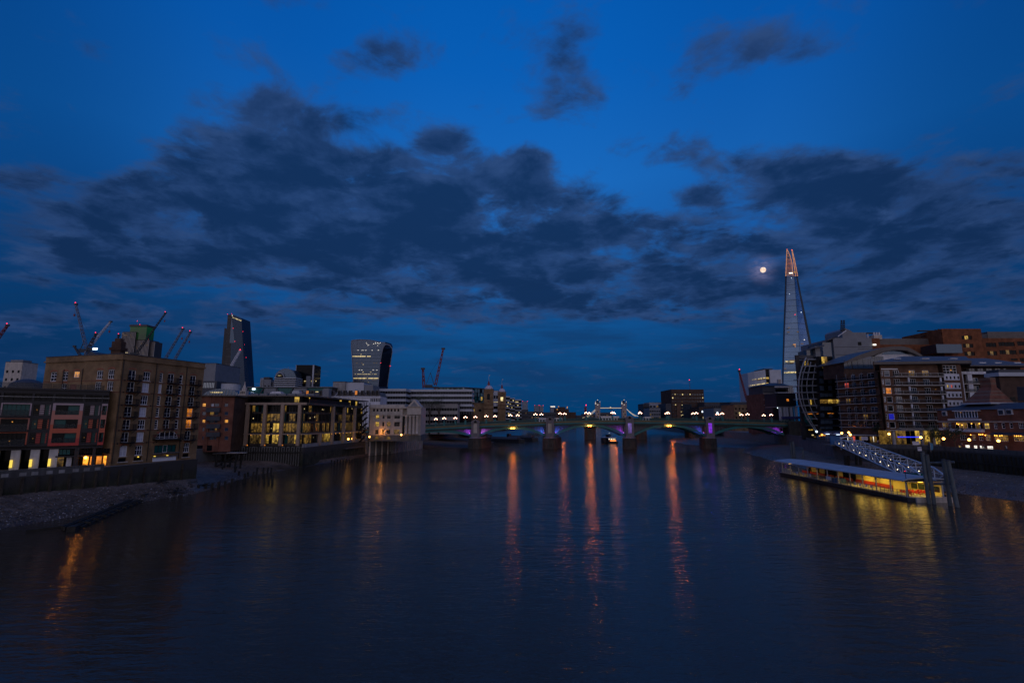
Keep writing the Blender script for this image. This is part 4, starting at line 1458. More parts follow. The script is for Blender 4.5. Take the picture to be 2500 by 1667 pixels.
def low(x, y, Y=YW):       # straight down to the ground
 p = P(x, y, Y)
 return Vector((p.x, p.y, 6.6))

# front right wedge face: from the top edge down to the wide foot
A, B = P(385, 165), P(490, 210)
C = P(585, 960)
D = P(388, 960)
shape('glass_face', wt, [Vector((D.x, YW, 6.6)), Vector((C.x, YW, 6.6)), B, A], [Vector((D.x, YW + 45, 6.6)), Vector((C.x, YW + 45, 6.6)), Vector((B.x, YW + 42, B.z)), Vector((A.x, YW + 42, A.z))], 'wedge_glass')
A2, D2 = P(335, 170), P(295, 960)
shape('service_core', wt, [Vector((D2.x, YW + 2, 6.6)), Vector((D.x - .1, YW + 2, 6.6)), Vector((A.x - .1, YW + 2, A.z)), Vector((A2.x, YW + 2, A2.z))],
 [Vector((D2.x, YW + 40, 6.6)), Vector((D.x - .1, YW + 40, 6.6)), Vector((A.x - .1, YW + 40, A.z)), Vector((A2.x, YW + 40, A2.z))], 'core_grid')
shape('glass_facet', wt, [P(360, 480, YW - .6), P(418, 480, YW - .6), P(384, 190, YW - .6)], [P(360, 480, YW + 1), P(418, 480, YW + 1), P(384, 190, YW + 1)], 'dim_glass')
A3, D3 = P(290, 310), P(240, 960)
B3 = P(322, 325)
shape('rear_shaft', wt, [Vector((D3.x, YW + 6, 6.6)), Vector((D2.x - .1, YW + 6, 6.6)), Vector((B3.x, YW + 6, B3.z)), Vector((A3.x, YW + 6, A3.z))],
 [Vector((D3.x, YW + 36, 6.6)), Vector((D2.x - .1, YW + 36, 6.6)), Vector((B3.x, YW + 36, B3.z)), Vector((A3.x, YW + 36, A3.z))], 'core_grid')
for k in range(34):                         # floor edges on the glass
 y = 240 + k * 21
 f = (y - 210) / 750
 xl = 388
 xr = 490 + (585 - 490) * f
 a, b = P(xl, y), P(xr, y)
 part('floor_edge', MB().box(a.x + .4, b.x - .4, YW - .35, YW - .01, a.z - .3, a.z + .3), wt, I4, 'core_grid')
for k in range(9):
 part('core_band', MB().box(P(335 - k * 4.7, 170 + k * 90).x + .3, A.x + (D.x - A.x) * (k / 9) - .4, YW + 1.7, YW + 1.99, P(340, 210 + k * 84).z, P(340, 210 + k * 84).z + 1.2), wt, I4, 'dark_concrete')
for k in range(7):
 p = P(393 + k * 14, 207 + k * 5.5)
 part('lit_window', MB().box(0, 2.9, -.6, -.36, 0, 1.7), wt, Matrix.Translation((p.x, YW, p.z)), 'lit_office')
for (x, y) in ((400, 318), (506, 357), (418, 463), (524, 497), (437, 610), (542, 639), (338, 165), (385, 160)):
 light_ball(wt, Matrix.Translation(P(x, y, YW - 1)), .95, 'beacon_red')
light_ball(wt, Matrix.Translation(P(390, 180, YW - 1)), .9, 'lit_white')

# --- the curved top-heavy tower
YK = 1041
wk = thing('bulging_tower', 'top heavy curved glass tower with a rounded crown and bright office floors', 'tower', (at(905, 930, YK).x, YK, 6.6))
P = lambda x, y, Y=YK: at(W3(x), R3(y), Y)
mat('side_glass', (.012, .020, .036), .2, .1, .02, metal=.6)
mat('pale_fin', (.20, .22, .26), .4, .08, .02)
lv = [(970, 1712, 1982, 2085), (865, 1712, 1988, 2095), (720, 1705, 2004, 2116), (600, 1698, 2022, 2131), (545, 1692, 2034, 2138), (500, 1690, 2050, 2142), (470, 1692, 2064, 2128)]
vs, fs = [], []
for (y, a, b, c) in lv:
 pa_, pb_, pc_ = P(a, y), P(b, y), P(c, y, YK + 20)
 z = pa_.z if y != 970 else 6.6
 vs += [(pa_.x, YK, z), (pb_.x, YK, z), (pc_.x, YK + 22, z), (pa_.x + 2, YK + 34, z)]
n = len(lv)
for k in range(n - 1):
 for i in range(4):
  fs.append((k * 4 + i, k * 4 + (i + 1) % 4, k * 4 + 4 + (i + 1) % 4, k * 4 + 4 + i))
fs += [tuple(range(3, -1, -1)), tuple(range(4 * n - 4, 4 * n))]
part('glass_body', MB().add(vs, fs), wk, I4, 'dim_glass')
# crown: arched cap over the front, sloping to the right
cap = MB()
pts = [(1692, 545), (1690, 470), (1700, 452), (1780, 444), (1890, 450), (1990, 470), (2070, 495), (2046, 520), (2034, 545)]
fr = [P(x, y, YK - .6) for x, y in pts]
bk_ = [Vector((v.x, YK + 26, v.z - 1.5)) for v in fr]
shape('crown', wk, fr[::-1], bk_[::-1], 'dim_glass')
for k in range(24):
 f = k / 23
 xx = 1700 + f * 330
 a, b = P(xx, 545, YK - 1), P(xx + (2 if f < .7 else 8), 452 + max(0, f - .4) * 70, YK - 1)
 part('crown_fin', MB().tube(a, b, .32, 4), wk, I4, 'pale_fin')
edge = [P(x, y, YK - 1) for x, y in ((1714, 960), (1705, 720), (1697, 600), (1691, 520), (1693, 465), (1702, 450), (1785, 443), (1900, 449), (2000, 468), (2080, 494))]
part('edge_rib', MB().path(edge, .9, 5), wk, I4, 'pale_fin')
edge = [P(x, y, YK - 1) for x, y in ((1984, 970), (2004, 720), (2022, 600), (2040, 530), (2060, 503), (2085, 494), (2115, 508), (2138, 545))]
part('edge_rib', MB().path(edge, .9, 5), wk, I4, 'pale_fin')
edge = [P(x, y, YK + 20) for x, y in ((2138, 545), (2140, 580), (2118, 720), (2085, 960))]
part('edge_rib', MB().path(edge, .7, 5), wk, I4, 'pale_fin')
sidew = MB()
rows = [(960, 1986, 2083), (720, 2007, 2115), (600, 2026, 2134), (540, 2044, 2134)]
part('side_glazing', MB().add([tuple(P(x, y, YK - .3 + (0 if i == 0 else 19.5))) for (y, a, b) in rows for i, x in enumerate((a, b))], [(2 * k, 2 * k + 1, 2 * k + 3, 2 * k + 2) for k in range(3)]), wk, I4, 'side_glass')
for k in range(34):
 y = 560 + k * 12
 f = (y - 545) / 425
 a, b = P(1694 + 20 * f, y), P(2032 - 48 * f, y)
 part('floor_edge', MB().box(a.x + .5, b.x - .5, YK - .5, YK - .02, a.z - .2, a.z + .2), wk, I4, 'core_grid' if k % 3 else 'pale_fin')
for (y, x0_, x1_, m, dens) in ((628, 1702, 1905, 'lit_office', .97), (606, 1745, 1810, 'lit_office', .5), (716, 1735, 1830, 'lit_office', .45), (822, 1715, 1985, 'lit_office', .8), (868, 1715, 1988, 'lit_office', .95),
 (885, 1715, 1985, 'lit_dim', .6), (845, 1720, 1900, 'lit_dim', .4), (776, 1760, 1980, 'lit_white', .16), (799, 1760, 1980, 'lit_office', .2), (560, 1720, 2010, 'lit_white', .08), (700, 1720, 1990, 'lit_dim', .12), (910, 1720, 1980, 'lit_office', .15)):
 k = int((x1_ - x0_) / 13.5)
 for i in range(k):
  if rb.random() < dens:
   p = P(x0_ + (x1_ - x0_) * i / k, y)
   me = cached(('kw', m, y in (628, 868)), lambda: MB().box(0, 2.45, -.35, 0, -.9 if y in (628, 868) else -.5, 1.0 if y in (628, 868) else .5).mesh('lit_window', m))
   part('lit_window', me, wk, Matrix.Translation((p.x, YK - .1, p.z)))
for i in range(12):
 p = P(rb.uniform(1850, 2010), rb.uniform(480, 515))
 part('lit_window', cached('kw2', lambda: MB().box(0, 1.2, -.4, 0, 0, 1.0).mesh('lit_window', 'lit_white')), wk, Matrix.Translation((p.x, YK - .8, p.z)))
for i in range(14):
 p = P(2014 + rb.uniform(0, 60), rb.uniform(640, 900), YK + 8)
for (x, y, Y) in ((2015, 699, YK - 2), (2116, 731, YK + 17), (1787, 441, YK)):
 light_ball(wk, Matrix.Translation(P(x, y, Y)), 1.0, 'beacon_red')

# --- the smaller blocks between the towers
P = lambda x, y, Y: at(W3(x), R3(y), Y)
o, Fm, w, h, z = slab('dark_glass_block', 'black glass office block with a pale edge, between domed block and bulging tower', W3(1085), W3(1290), R3(722), 900, 30, 'dark_pane', rowref=900)
part('edge_strip', MB().box(w - 3.2, w - .6, -.5, 0, 6.6, z), o, Fm, 'pale_panel')
part('edge_strip', MB().box(.2, 1.0, -.5, 0, 6.6, z), o, Fm, 'pale_panel')
for r in range(3):
 for i in range(15):
  if rb.random() < .8:
   part('lit_window', cached(('dgw', r == 1), lambda: MB().box(0, 1.9, -.35, -.05, 0, .9 if r == 1 else .6).mesh('lit_window', 'lit_office' if r == 1 else 'lit_dim')), o, Fm @ T(1.5 + i * 2.5, 0, ztop(745, R3(885 + r * 16), 900)))
part('annex', MB().box(w * .66, w * .86, -6, -.6, 6.6, ztop(750, R3(845), 900)), o, Fm, 'grey_panel')
YD = 860
dd = thing('domed_office', 'banded pale office block with a barrel vaulted glass roof', 'building', (P(960, 950, YD).x, YD, 6.6))
xa, xb = P(850, 900, YD).x, P(1080, 900, YD).x
zd = P(960, 860, YD).z
part('body', MB().box(xa, xb, YD, YD + 30, 6.6, zd), dd, I4, 'dark_pane')
for k in range(6):
 zz = zd - 1.4 - k * 3.5
 part('floor_band', MB().box(xa - .3, xb + .3, YD - .5, YD + 29, zz, zz + 1.5), dd, I4, 'pale_panel')
xm_, rr_ = P(960, 860, YD).x + 1, (xb - xa) / 2
prof = [(xm_ - rr_ * math.cos(math.pi * i / 14), zd + .01 + rr_ * .88 * math.sin(math.pi * i / 14)) for i in range(15)]
part('vault', MB().extr(prof, YD + 1, YD + 29), dd, I4, 'dim_glass')
prof2 = [(P(865, 0, YD).x * 0 + xa + 1 + 8 * (1 - math.cos(math.pi * i / 10)), zd + .2 + 9.5 * math.sin(math.pi * i / 10)) for i in range(11)]
part('front_gable', MB().extr(prof2, YD - 1.2, YD + .9), dd, I4, 'pale_fin')
part('gable_window', MB().extr([(xa + 3 + 6 * (1 - math.cos(math.pi * i / 10)), zd + .3 + 7.2 * math.sin(math.pi * i / 10)) for i in range(11)], YD - 1.3, YD - 1.22), dd, I4, 'dark_pane')
for k in range(9):
 a0_ = math.pi * (k + .5) / 9
 part('vault_rib', MB().box(-.22, .22, YD + .5, YD + .98, 0, 1.2), dd, Matrix.Translation((xm_ - rr_ * math.cos(a0_), 0, zd + rr_ * .88 * math.sin(a0_) - .8)), 'pale_fin')
for i in range(3):
 part('lit_window', MB().box(0, 1.5, -1.4, -1.32, 0, 1.0), dd, Matrix.Translation((xa + 6 + i * 2.2, YD, zd + 3)), 'lit_office')
part('mast', MB().tube((xm_, YD + 10, zd + rr_ * .85), (xm_, YD + 10, zd + rr_ * .85 + 5), .25), dd, I4, 'steel')
o, Fm, w, h, z = slab('pipe_clad_block', 'grey block with exposed pipes and a rooftop crane, left of the domed office', W3(680), W3(797), R3(880), 930, 25, 'grey_panel', rows=5, cols=3, ww=.5, wh=.4, lit=0.1)
for i in range(4):
 part('service_pipe', MB().tube((1 + i * 1.6, -1, 6.6), (1 + i * 1.6, -1, z + 3), .55, 6), o, Fm, 'steel')
part('plant_room', MB().box(w * .2, w * .75, 4, 18, z + .36, z + 5), o, Fm, 'slate')
part('side_wing', MB().box(w + .1, w + 6.5, 3, 22, 6.6, z - 4), o, Fm, 'slate')

# --- grey boxes and glazed roofs behind the red flats
o, Fm, w, h, z = slab('grey_box_block', 'plain pale grey clad block behind the warehouse, below the wedge tower', 430, W3(205), R3(705), 330, 30, 'grey_panel', rowref=910)
part('upper_band', MB().box(-.1, w + .1, -.3, 0, z - 17, z - 16.3), o, Fm, 'slate')
part('louvre_bay', MB().box(w * .75, w * .97, -.3, -.05, z - 34, z - 19), o, Fm, 'slate')
gw = thing('glazed_hall', 'low glazed hall with pale window bars left of the small church spire', 'building', (P(100, 950, 290).x, 290, 6.6))
xa, xb = P(20, 940, 290).x, P(215, 940, 290).x
za, zb_ = P(100, 980, 290).z, P(100, 895, 290).z
part('body', MB().box(xa, xb, 290.3, 310, 6.6, zb_), gw, I4, 'slate')
for i in range(9):
 part('window', MB().box(xa + 1 + (xb - xa - 2) * i / 9 + .2, xa + 1 + (xb - xa - 2) * (i + 1) / 9 - .2, 290, 290.2, za + .5, zb_ - 1), gw, I4, 'sky_glass')
cr = thing('conservatory_roof', 'long curved glass roof over the red flats with ribs', 'roof', (P(260, 1030, 262).x, 262, 6.6))
xa, xb = P(68, 1010, 262).x, P(475, 1010, 262).x
za, zb_ = P(250, 1052, 262).z, P(250, 980, 262).z
prof = [(xa, za), (xb, za)] + [(xb - (xb - xa) * i / 12, za + (zb_ - za) * math.sin(math.pi * i / 12) ** .55) for i in range(1, 12)]
part('glass_vault', MB().extr(prof, 262, 285), cr, I4, 'dim_glass')
part('base_wall', MB().box(xa, xb, 262.2, 285, 6.6, za - .003), cr, I4, 'dark_cladding')
for i in range(1, 12):
 x = xa + (xb - xa) * i / 12
 part('roof_rib', MB().tube((x, 261.8, za), (x + (xb - xa) * .02, 262, za + (zb_ - za) * math.sin(math.pi * i / 12) ** .55), .14, 4), cr, I4, 'steel')
for i in range(7):
 part('lit_window', MB().box(0, .55, -.25, -.02, 0, .5), cr, Matrix.Translation((P(120, 0, 262).x * 0 + xa + 4 + i * .95, 262, za + 1.2)), 'lit_office')
dr = thing('white_plant_drum', 'pale drum shaped plant room on the roofs below the wedge tower', 'building', (P(322, 980, 275).x, 275, 6.6))
xa, xb = P(228, 950, 275).x, P(417, 950, 275).x
part('drum', MB().lathe([((xb - xa) / 2, 6.6), ((xb - xa) / 2, P(322, 922, 275).z)], 24), dr, Matrix.Translation(((xa + xb) / 2, 275 + (xb - xa) / 2, 0)), 'pale_panel')
part('drum_rim', MB().lathe([((xb - xa) / 2 + .2, P(322, 922, 275).z + .003), ((xb - xa) / 2 + .2, P(322, 915, 275).z)], 24), dr, Matrix.Translation(((xa + xb) / 2, 275 + (xb - xa) / 2, 0)), 'slate')
sp_ = thing('church_spire', 'small tiered white stone church spire above the office roof', 'church', (P(498, 1040, 240).x, 240, 6.6))
Zs = lambda y: P(498, y, 240).z
part('tower', MB().box(-1.9, 1.9, -1.9, 1.9, 6.6, Zs(1040)), sp_, Matrix.Translation((P(498, 0, 240).x * 0 + P(498, 1000, 240).x, 242, 0)), 'pale_stone')
MS = Matrix.Translation((P(498, 1000, 240).x, 242, 0))
part('belfry', MB().box(-1.45, 1.45, -1.45, 1.45, Zs(1040) + .003, Zs(1000)), sp_, MS, 'pale_stone')
for i in range(3):
 part('belfry_opening', MB().box(-.95 + i * .75, -.55 + i * .75, -1.5, -1.46, Zs(1036), Zs(1010)), sp_, MS, 'dark_pane')
part('lantern', MB().lathe([(1.1, Zs(1000) + .003), (1.1, Zs(975)), (.7, Zs(965)), (.6, Zs(950)), (.35, Zs(940)), (.12, Zs(900))], 8), sp_, MS, 'pale_stone')
ww_ = thing('white_jib_crane', 'slim white crane jib leaning in front of the wedge tower', 'crane', (P(275, 915, 400).x, 400, 6.6))

def lattice(a, b, w0, w1, m, root, name='jib', seg=None, r=.10, k=1.0):
 """four-chord lattice boom from a to b"""
 a, b = Vector(a), Vector(b)
 d = (b - a)
 L = d.length
 q = d.to_track_quat('Z', 'Y')
 n = seg or max(4, int(L / (w0 * 1.5)))
 mb = MB()
 c = []
 for i in range(n + 1):
  f = i / n
  wd = (w0 + (w1 - w0) * f) / 2
  c.append([a + d * f + q @ Vector((sx_ * wd, sy_ * wd * .8, 0)) for sx_, sy_ in ((-1, -1), (1, -1), (1, 1), (-1, 1))])
 for i in range(n):
  for j in range(4):
   mb.tube(c[i][j], c[i + 1][j], r, 4)
   mb.tube(c[i][j], c[i + 1][(j + 1) % 4] if i % 2 else c[i + 1][(j - 1) % 4], r * .7, 3)
 return part(name, mb, root, I4, m, kind=None)

mat('crane_blue', (.10, .14, .22), .5, .15)
mat('crane_white', (.50, .52, .58), .5, .1)
mat('crane_red', (.17, .020, .028), .5, .15)
mat('crane_dark', (.025, .03, .04), .5, .15)
lattice(P(275, 918, 400), P(482, 556, 400), 2.0, 1.2, 'crane_white', ww_, r=.28)
part('cab', MB().box(-2, 2, -1.5, 1.5, -2, 1.2), ww_, Matrix.Translation(P(275, 918, 400)), 'crane_white')
part('mast', MB().box(-.9, .9, -.9, .9, 6.6, P(275, 918, 400).z - 2), ww_, Matrix.Translation((P(275, 918, 400).x, 400, 0)), 'crane_white')
light_ball(ww_, Matrix.Translation(P(476, 552, 399)), .6, 'beacon_red')

# --- luffing cranes above the warehouse
G1 = lambda x, y, Y: at(x / 4.48, 730 + y / 4.48, Y)

def crane(label, foot, tip, Y, m, base_row=None, tail=True, hook=True, glow=True, w=2.6, cab=True, r=.34, mastm=None):
 o = thing('tower_crane', label, 'crane', (G1(*foot, Y).x, Y, 6.6), 'cranes over the city roofs')
 a, b = G1(*foot, Y), G1(*tip, Y)
 lattice(a, b, w, w * .55, m, o, 'jib', r=r)
 part('jib_tip', MB().box(-w * .7, w * .7, -.8, .8, -.5, 1.2), o, Matrix.Translation(b), 'crane_dark')
 zz = a.z - 1.5
 part('mast', MB().box(-1.0, 1.0, -1, 1, 6.6, zz - 1.2), o, Matrix.Translation((a.x, Y, 0)), mastm or m)
 if cab:
  s = -1 if b.x > a.x else 1
  part('machinery_deck', MB().box(-3.0, 3.0, -1.6, 1.6, -1.2, .2).box(s * 6.5 - 3.6, s * 6.5 + 3.6, -1.4, 1.4, -1.0, 2.0), o, Matrix.Translation((a.x, Y, zz)), 'crane_dark')
 if tail:
  s = -1 if b.x > a.x else 1
  t = Vector((a.x + s * 5, Y, a.z + 12))
  part('a_frame', MB().tube((a.x + s * 1, Y - .8, a.z), t, .3, 4).tube((a.x + s * 9, Y, a.z), t, .22, 4), o, I4, 'crane_dark')
  part('luffing_rope', MB().tube(t, a.lerp(b, .82), .08, 3), o, I4, 'crane_dark')
 if hook:
  part('hook_rope', MB().tube(b + Vector((0, 0, 0)), b + Vector((0, 0, -11)), .10, 3), o, I4, 'crane_dark')
  part('hook_block', MB().box(-.7, .7, -.5, .5, -2.6, 0), o, Matrix.Translation(b + Vector((0, 0, -11))), 'crane_red')
 if glow:
  light_ball(o, Matrix.Translation(b + Vector((0, -1, 2.0))), .8, 'beacon_red')
 return o

o = crane('tallest crane with a nearly upright jib above the left end of the warehouse', (945, 540), (830, 60), 560, 'crane_blue', tail=True)
p = G1(1040, 545, 555)
part('cab_sign', MB().box(-2.6, 2.6, -.2, .2, -1.1, 1.1), o, Matrix.Translation(p), 'lit_cool')
crane('crane with a pale jib leaning right, right of the tallest crane', (955, 550), (1210, 250), 620, 'crane_white', glow=False)
crane('short dark crane standing between the tallest crane and the pale one', (960, 560), (1050, 385), 590, 'crane_dark', hook=False)
crane('crane with its jib just clear of the chimney, left of the fluted tower', (1245, 560), (1300, 395), 700, 'crane_dark', cab=False, tail=False)
crane('dark crane with a long jib leaning right beside the fluted tower', (1500, 585), (1810, 155), 760, 'crane_dark', hook=True)
crane('slim blue crane jib between warehouse parapet and sky, left one of the last two', (1780, 700), (2000, 330), 640, 'crane_blue', cab=False, tail=False)
crane('slim blue crane jib, rightmost above the warehouse parapet', (1880, 715), (2080, 365), 640, 'crane_blue', cab=False, tail=False)
crane('small dark crane head low over the left end of the warehouse', (900, 650), (815, 520), 520, 'crane_dark', hook=False, glow=False, w=2.0)
crane('stub of a crane just showing over the left corner of the warehouse', (655, 690), (630, 650), 540, 'crane_dark', hook=False, glow=False, tail=False, cab=False, w=1.8)
crane('red crane jib cut off by the left edge of the view', (-60, 480), (82, 290), 520, 'crane_red', hook=False, tail=False, cab=False)
G5 = lambda x, y, Y: at(980 + x / 4.523, 830 + y / 4.523, Y)
_g = G1
G1 = G5
crane('red crane with a steep jib above the green glass block', (375, 500), (462, 100), 480, 'crane_red', hook=False, glow=False, w=2.4, r=.3)
crane('shorter upright red crane jib left of the steep red crane', (250, 530), (238, 320), 480, 'crane_red', hook=False, tail=False, cab=False, glow=False)
G1 = lambda x, y, Y: at(1480 + x / 4.523, 830 + y / 4.523, Y)
crane('red crane jib left of the white curved office on the right bank', (1555, 670), (1468, 345), 520, 'crane_red', hook=False, tail=False, cab=False, w=1.7, r=.24)
G1 = _g

# --- long roofs behind the glass office
P = lambda x, y, Y: at(500 + x / 4.2, 930 + y / 4.2, Y)
X5 = lambda x: 500 + x / 4.2
Y5 = lambda y: 930 + y / 4.2
tb = thing('trussed_block', 'dark office block with big diagonal roof trusses above the glass office', 'building', (P(870, 100, 300).x, 300, 6.6))
xa, xb = P(440, 90, 300).x, P(1300, 90, 300).x
zt_ = P(870, 58, 300).z
part('body', MB().box(xa, xb, 300.6, 330, 6.6, zt_ - .4), tb, I4, 'dark_cladding')
part('roof', MB().box(xa - .3, xb + .3, 299.6, 330, zt_ - .397, zt_), tb, I4, 'grey_panel')
for (a, b, m) in ((440, 600, 'teal_pane'), (735, 905, 'teal_pane'), (1050, 1300, 'teal_pane'), (605, 730, 'grey_panel'), (910, 1045, 'grey_panel')):
 part('facade_bay', MB().box(P(a, 90, 300).x, P(b, 90, 300).x, 300.2, 300.55, zt_ - 12, zt_ - .8), tb, I4, m)
for (a, b) in ((435, 520), (735, 830), (905, 840), (1045, 1130), (605, 530)):
 part('truss', MB().tube((P(a, 90, 300).x, 299.8, zt_ - .6), (P(b, 90, 300).x, 299.8, zt_ - 9.5), .35, 4), tb, I4, 'slate')
part('flood_lamp', MB().box(-.9, .9, -.3, 0, -.5, .5), tb, Matrix.Translation(P(503, 82, 299.5)), 'lit_cool')
for i in range(10):
 if i not in (3, 6):
  part('lit_window', MB().box(0, .8, -.2, 0, 0, .45), tb, Matrix.Translation((P(1115 + i * 17, 115, 300).x, 300.1, P(1115, 115, 300).z)), 'lit_office')
o, Fm, w, h, z = slab('round_ended_plant_block', 'brown concrete plant block on the roofs left of the bulging tower', X5(1305), X5(1430), Y5(10), 310, 16, 'concrete')
o, Fm, w, h, z = slab('pale_plant_block', 'pale grey plant block on the roofs under the bulging tower', X5(1432), X5(1625), Y5(15), 312, 16, 'pale_panel')
part('side_louvre', MB().box(w + .05, w + 5.5, .5, 15, 6.6, z - 1.5), o, Fm, 'grey_panel')
for i in range(3):
 part('aerial', MB().tube((w * (.4 + .17 * i), 4, z), (w * (.4 + .17 * i), 4, z + 3.4 + i % 2), .09, 4), o, Fm, 'black_steel')
lb = thing('long_banded_office', 'very long white banded office with ribbon windows behind the stone building', 'building', (P(1900, 130, 330).x, 330, 6.6))
for (a, b, Yb, t0) in ((1395, 2060, 330, 78), (2062, 2740, 345, 84)):
 xa, xb = P(a, 120, Yb).x, P(b, 120, Yb).x
 zt_ = P(a + 200, t0, Yb).z
 part('body', MB().box(xa, xb, Yb + .5, Yb + 18, 6.6, zt_ - .3), lb, I4, 'dark_pane')
 for k in range(5):
  zz = zt_ - 1.6 - k * 3.35
  part('white_band', MB().box(xa - .2, xb + .2, Yb, Yb + 17.5, zz, zz + 1.55), lb, I4, 'pale_panel')
 for i in range(26):
  part('ribbon_mullion', cached('rmul', lambda: MB().box(-.09, .09, 0, .2, 0, 17).mesh('ribbon_mullion', 'grey_panel')), lb, Matrix.Translation((xa + (xb - xa) * i / 25, Yb + .3, zt_ - 17)))
mr_ = thing('mansard_block', 'long white block with a grey mansard roof and dormers above the glass office', 'building', (P(1380, 150, 285).x, 285, 6.6))
xa, xb = P(935, 150, 285).x, P(1800, 150, 285).x
ze, zr = P(1380, 158, 285).z, P(1380, 112, 285).z
part('wall', MB().box(xa, xb, 285, 300, 6.6, ze), mr_, I4, 'white_render')
part('mansard', MB().add([(xa, 285.2, ze + .003), (xb, 285.2, ze + .003), (xb, 300, ze + .003), (xa, 300, ze + .003), (xa + 1, 287.2, zr), (xb - 1, 287.2, zr), (xb - 1, 299, zr), (xa + 1, 299, zr)],
 [(4, 5, 6, 7), (0, 1, 5, 4), (1, 2, 6, 5), (2, 3, 7, 6), (3, 0, 4, 7)]), mr_, I4, 'lead_roof')
part('eaves', MB().box(xa - .3, xb + .3, 284.5, 285, ze - .5, ze + .1), mr_, I4, 'white_render')
for i, x in enumerate((975, 1050, 1100, 1185, 1300, 1375, 1430, 1485, 1550, 1610, 1670, 1720, 1765)):
 p = P(x, 140, 285)
 part('dormer', MB().box(-.8, .8, 0, 2.5, .8, 3.4), mr_, Matrix.Translation((p.x, 285.1, ze)), 'lead_roof')
 part('dormer_window', MB().box(-.6, .6, -.05, 0, 1.0, 3.1), mr_, Matrix.Translation((p.x, 285.1, ze)), 'lit_amber' if i in (1, 8) else 'dark_pane')
for i in range(6):
 part('window', MB().box(-.3, .3, -.06, 0, -2.9, -1.1), mr_, Matrix.Translation((P(1705 + i * 18, 190, 285).x, 285, ze)), 'dark_pane')
for x in (1075, 1330, 1530):
 part('roof_rail', MB().tube((P(x, 150, 285).x, 285.1, ze), (P(x, 150, 285).x + 1.2, 287.1, zr), .14, 4), mr_, I4, 'white_render')
# roof plant over the glass office
for i, (x, y, w_, h_, m) in enumerate(((725, 140, 12, 2.6, 'white_render'), (930, 135, 8, 3.2, 'pale_panel'), (1240, 105, 7, 2.4, 'grey_panel'), (660, 150, 9, 1.8, 'slate'))):
 p = P(x, y, 278)
 solo('roof_plant', MB().box(-w_ / 4, w_ / 4, 0, 4, 6.6 - p.z, h_ / 2).box(-w_ / 5, w_ / 5, .3, 3.6, h_ / 2 + .003, h_ / 2 + .5),
 ['low white rooftop box left above the glass office roof', 'pale rooftop box at the left end of the mansard roof', 'grey rooftop box near the drum shaped roofs', 'flat dark rooftop box over the glass office stair'][i], 'roof plant', m, Matrix.Translation(p), 'rooftop boxes')

# ================================================================== BRIDGES AND THE FAR CITY
Q = lambda x, y, Y: at(980 + x / 4.523, 830 + y / 4.523, Y)
QX = lambda x: 980 + x / 4.523
QY = lambda y: 830 + y / 4.523
rc = random.Random(31)

# --- green glass block and the station wall with two domed towers
YG = 420
gb = thing('green_glass_block', 'green glass office block with random dark panels, right of the banded office', 'building', (Q(650, 650, YG).x, YG, 6.6))
xa, xm_, xb = Q(388, 600, YG).x, Q(685, 600, YG).x, Q(910, 600, YG + 16).x
zt_ = Q(500, 528, YG).z
part('body', MB().prism([(xa, YG + .4), (xm_, YG + .4), (xb, YG + 16.4), (xb, YG + 50), (xa, YG + 50)], 6.6, zt_), gb, I4, 'dark_pane')
part('roof', MB().prism([(xa - .4, YG - .2), (xm_ + .2, YG - .2), (xb + .2, YG + 16), (xb, YG + 50), (xa, YG + 50)], zt_ + .003, zt_ + .7), gb, I4, 'slate')
mat('green_panel', (.10, .17, .17), .35, .2, .1, metal=.4)
mat('green_panel_light', (.22, .32, .33), .35, .15, .1, metal=.4)
for (pa_, pb_, n) in (((xa, YG), (xm_, YG), 18), ((xm_, YG), (xb, YG + 16), 14)):
 Fm = frame2(pa_, pb_)
 w = dist2(pa_, pb_) / n
 for r in range(8):
  for c in range(n):
   if rc.random() < .72:
    m = rc.choice(['green_panel', 'teal_pane', 'green_panel', 'green_panel_light'])
    if r == 2 and rc.random() < .35:
     m = 'lit_yellow'
    part('panel', cached(('gp', round(w, 2), m), lambda: MB().box(.05, w - .05, 0, .3, .1, 3.0).mesh('panel', m)), gb, Fm @ T(w * c, 0, zt_ - 3.3 - r * 3.3))
part('corner_post', MB().box(-.4, .4, -.4, .2, 6.6, zt_), gb, Matrix.Translation((xm_, YG - .1, 0)), 'pale_panel')
YS = 398
sv = thing('station_wall', 'long brown brick station side wall with arched windows, left of the two domed towers', 'building', (Q(760, 800, YS).x, YS, 6.6))
sv['kind'] = 'thing'
xa, xb = Q(400, 750, YS).x, Q(915, 750, YS).x
zt_ = Q(750, 698, YS).z
FSv = frame2((xa, YS), (xb, YS))
holes = [(Q(x, 780, YS).x - xa - 3.3, Q(x, 800, YS).z, 6.6, 2.6) for x in (645, 760)]
part('wall', MB().wall(xb - xa, zt_ - 6.6, holes, .6, 0, 6.6), sv, FSv, 'stock_brick')
part('body', MB().box(xa + .1, xb - .1, YS + .7, YS + 30, 6.6, zt_ - .1), sv, I4, 'dark_brick')
part('coping', MB().box(xa - .2, xb + .2, YS - .35, YS + .6, zt_ + .003, zt_ + .7), sv, I4, 'lead_roof')
for (x, z, w, h) in holes:
 part('arch_head', MB().extr([(x + 3.3 - 3.3 * math.cos(math.pi * i / 10), z + h + 1.7 * math.sin(math.pi * i / 10)) for i in range(11)], -.05, .1), sv, FSv, 'dark_pane')
 for j in range(4):
  part('window', MB().box(x + w * j / 4 + .1, x + w * (j + 1) / 4 - .1, .3, .4, z, z + h), sv, FSv, 'lit_yellow' if j == 3 else 'dark_pane')
part('round_window', MB().tube((Q(868, 776, YS).x, YS - .1, Q(868, 776, YS).z), (Q(868, 776, YS).x, YS + .1, Q(868, 776, YS).z), 1.1, 12), sv, I4, 'dark_pane')
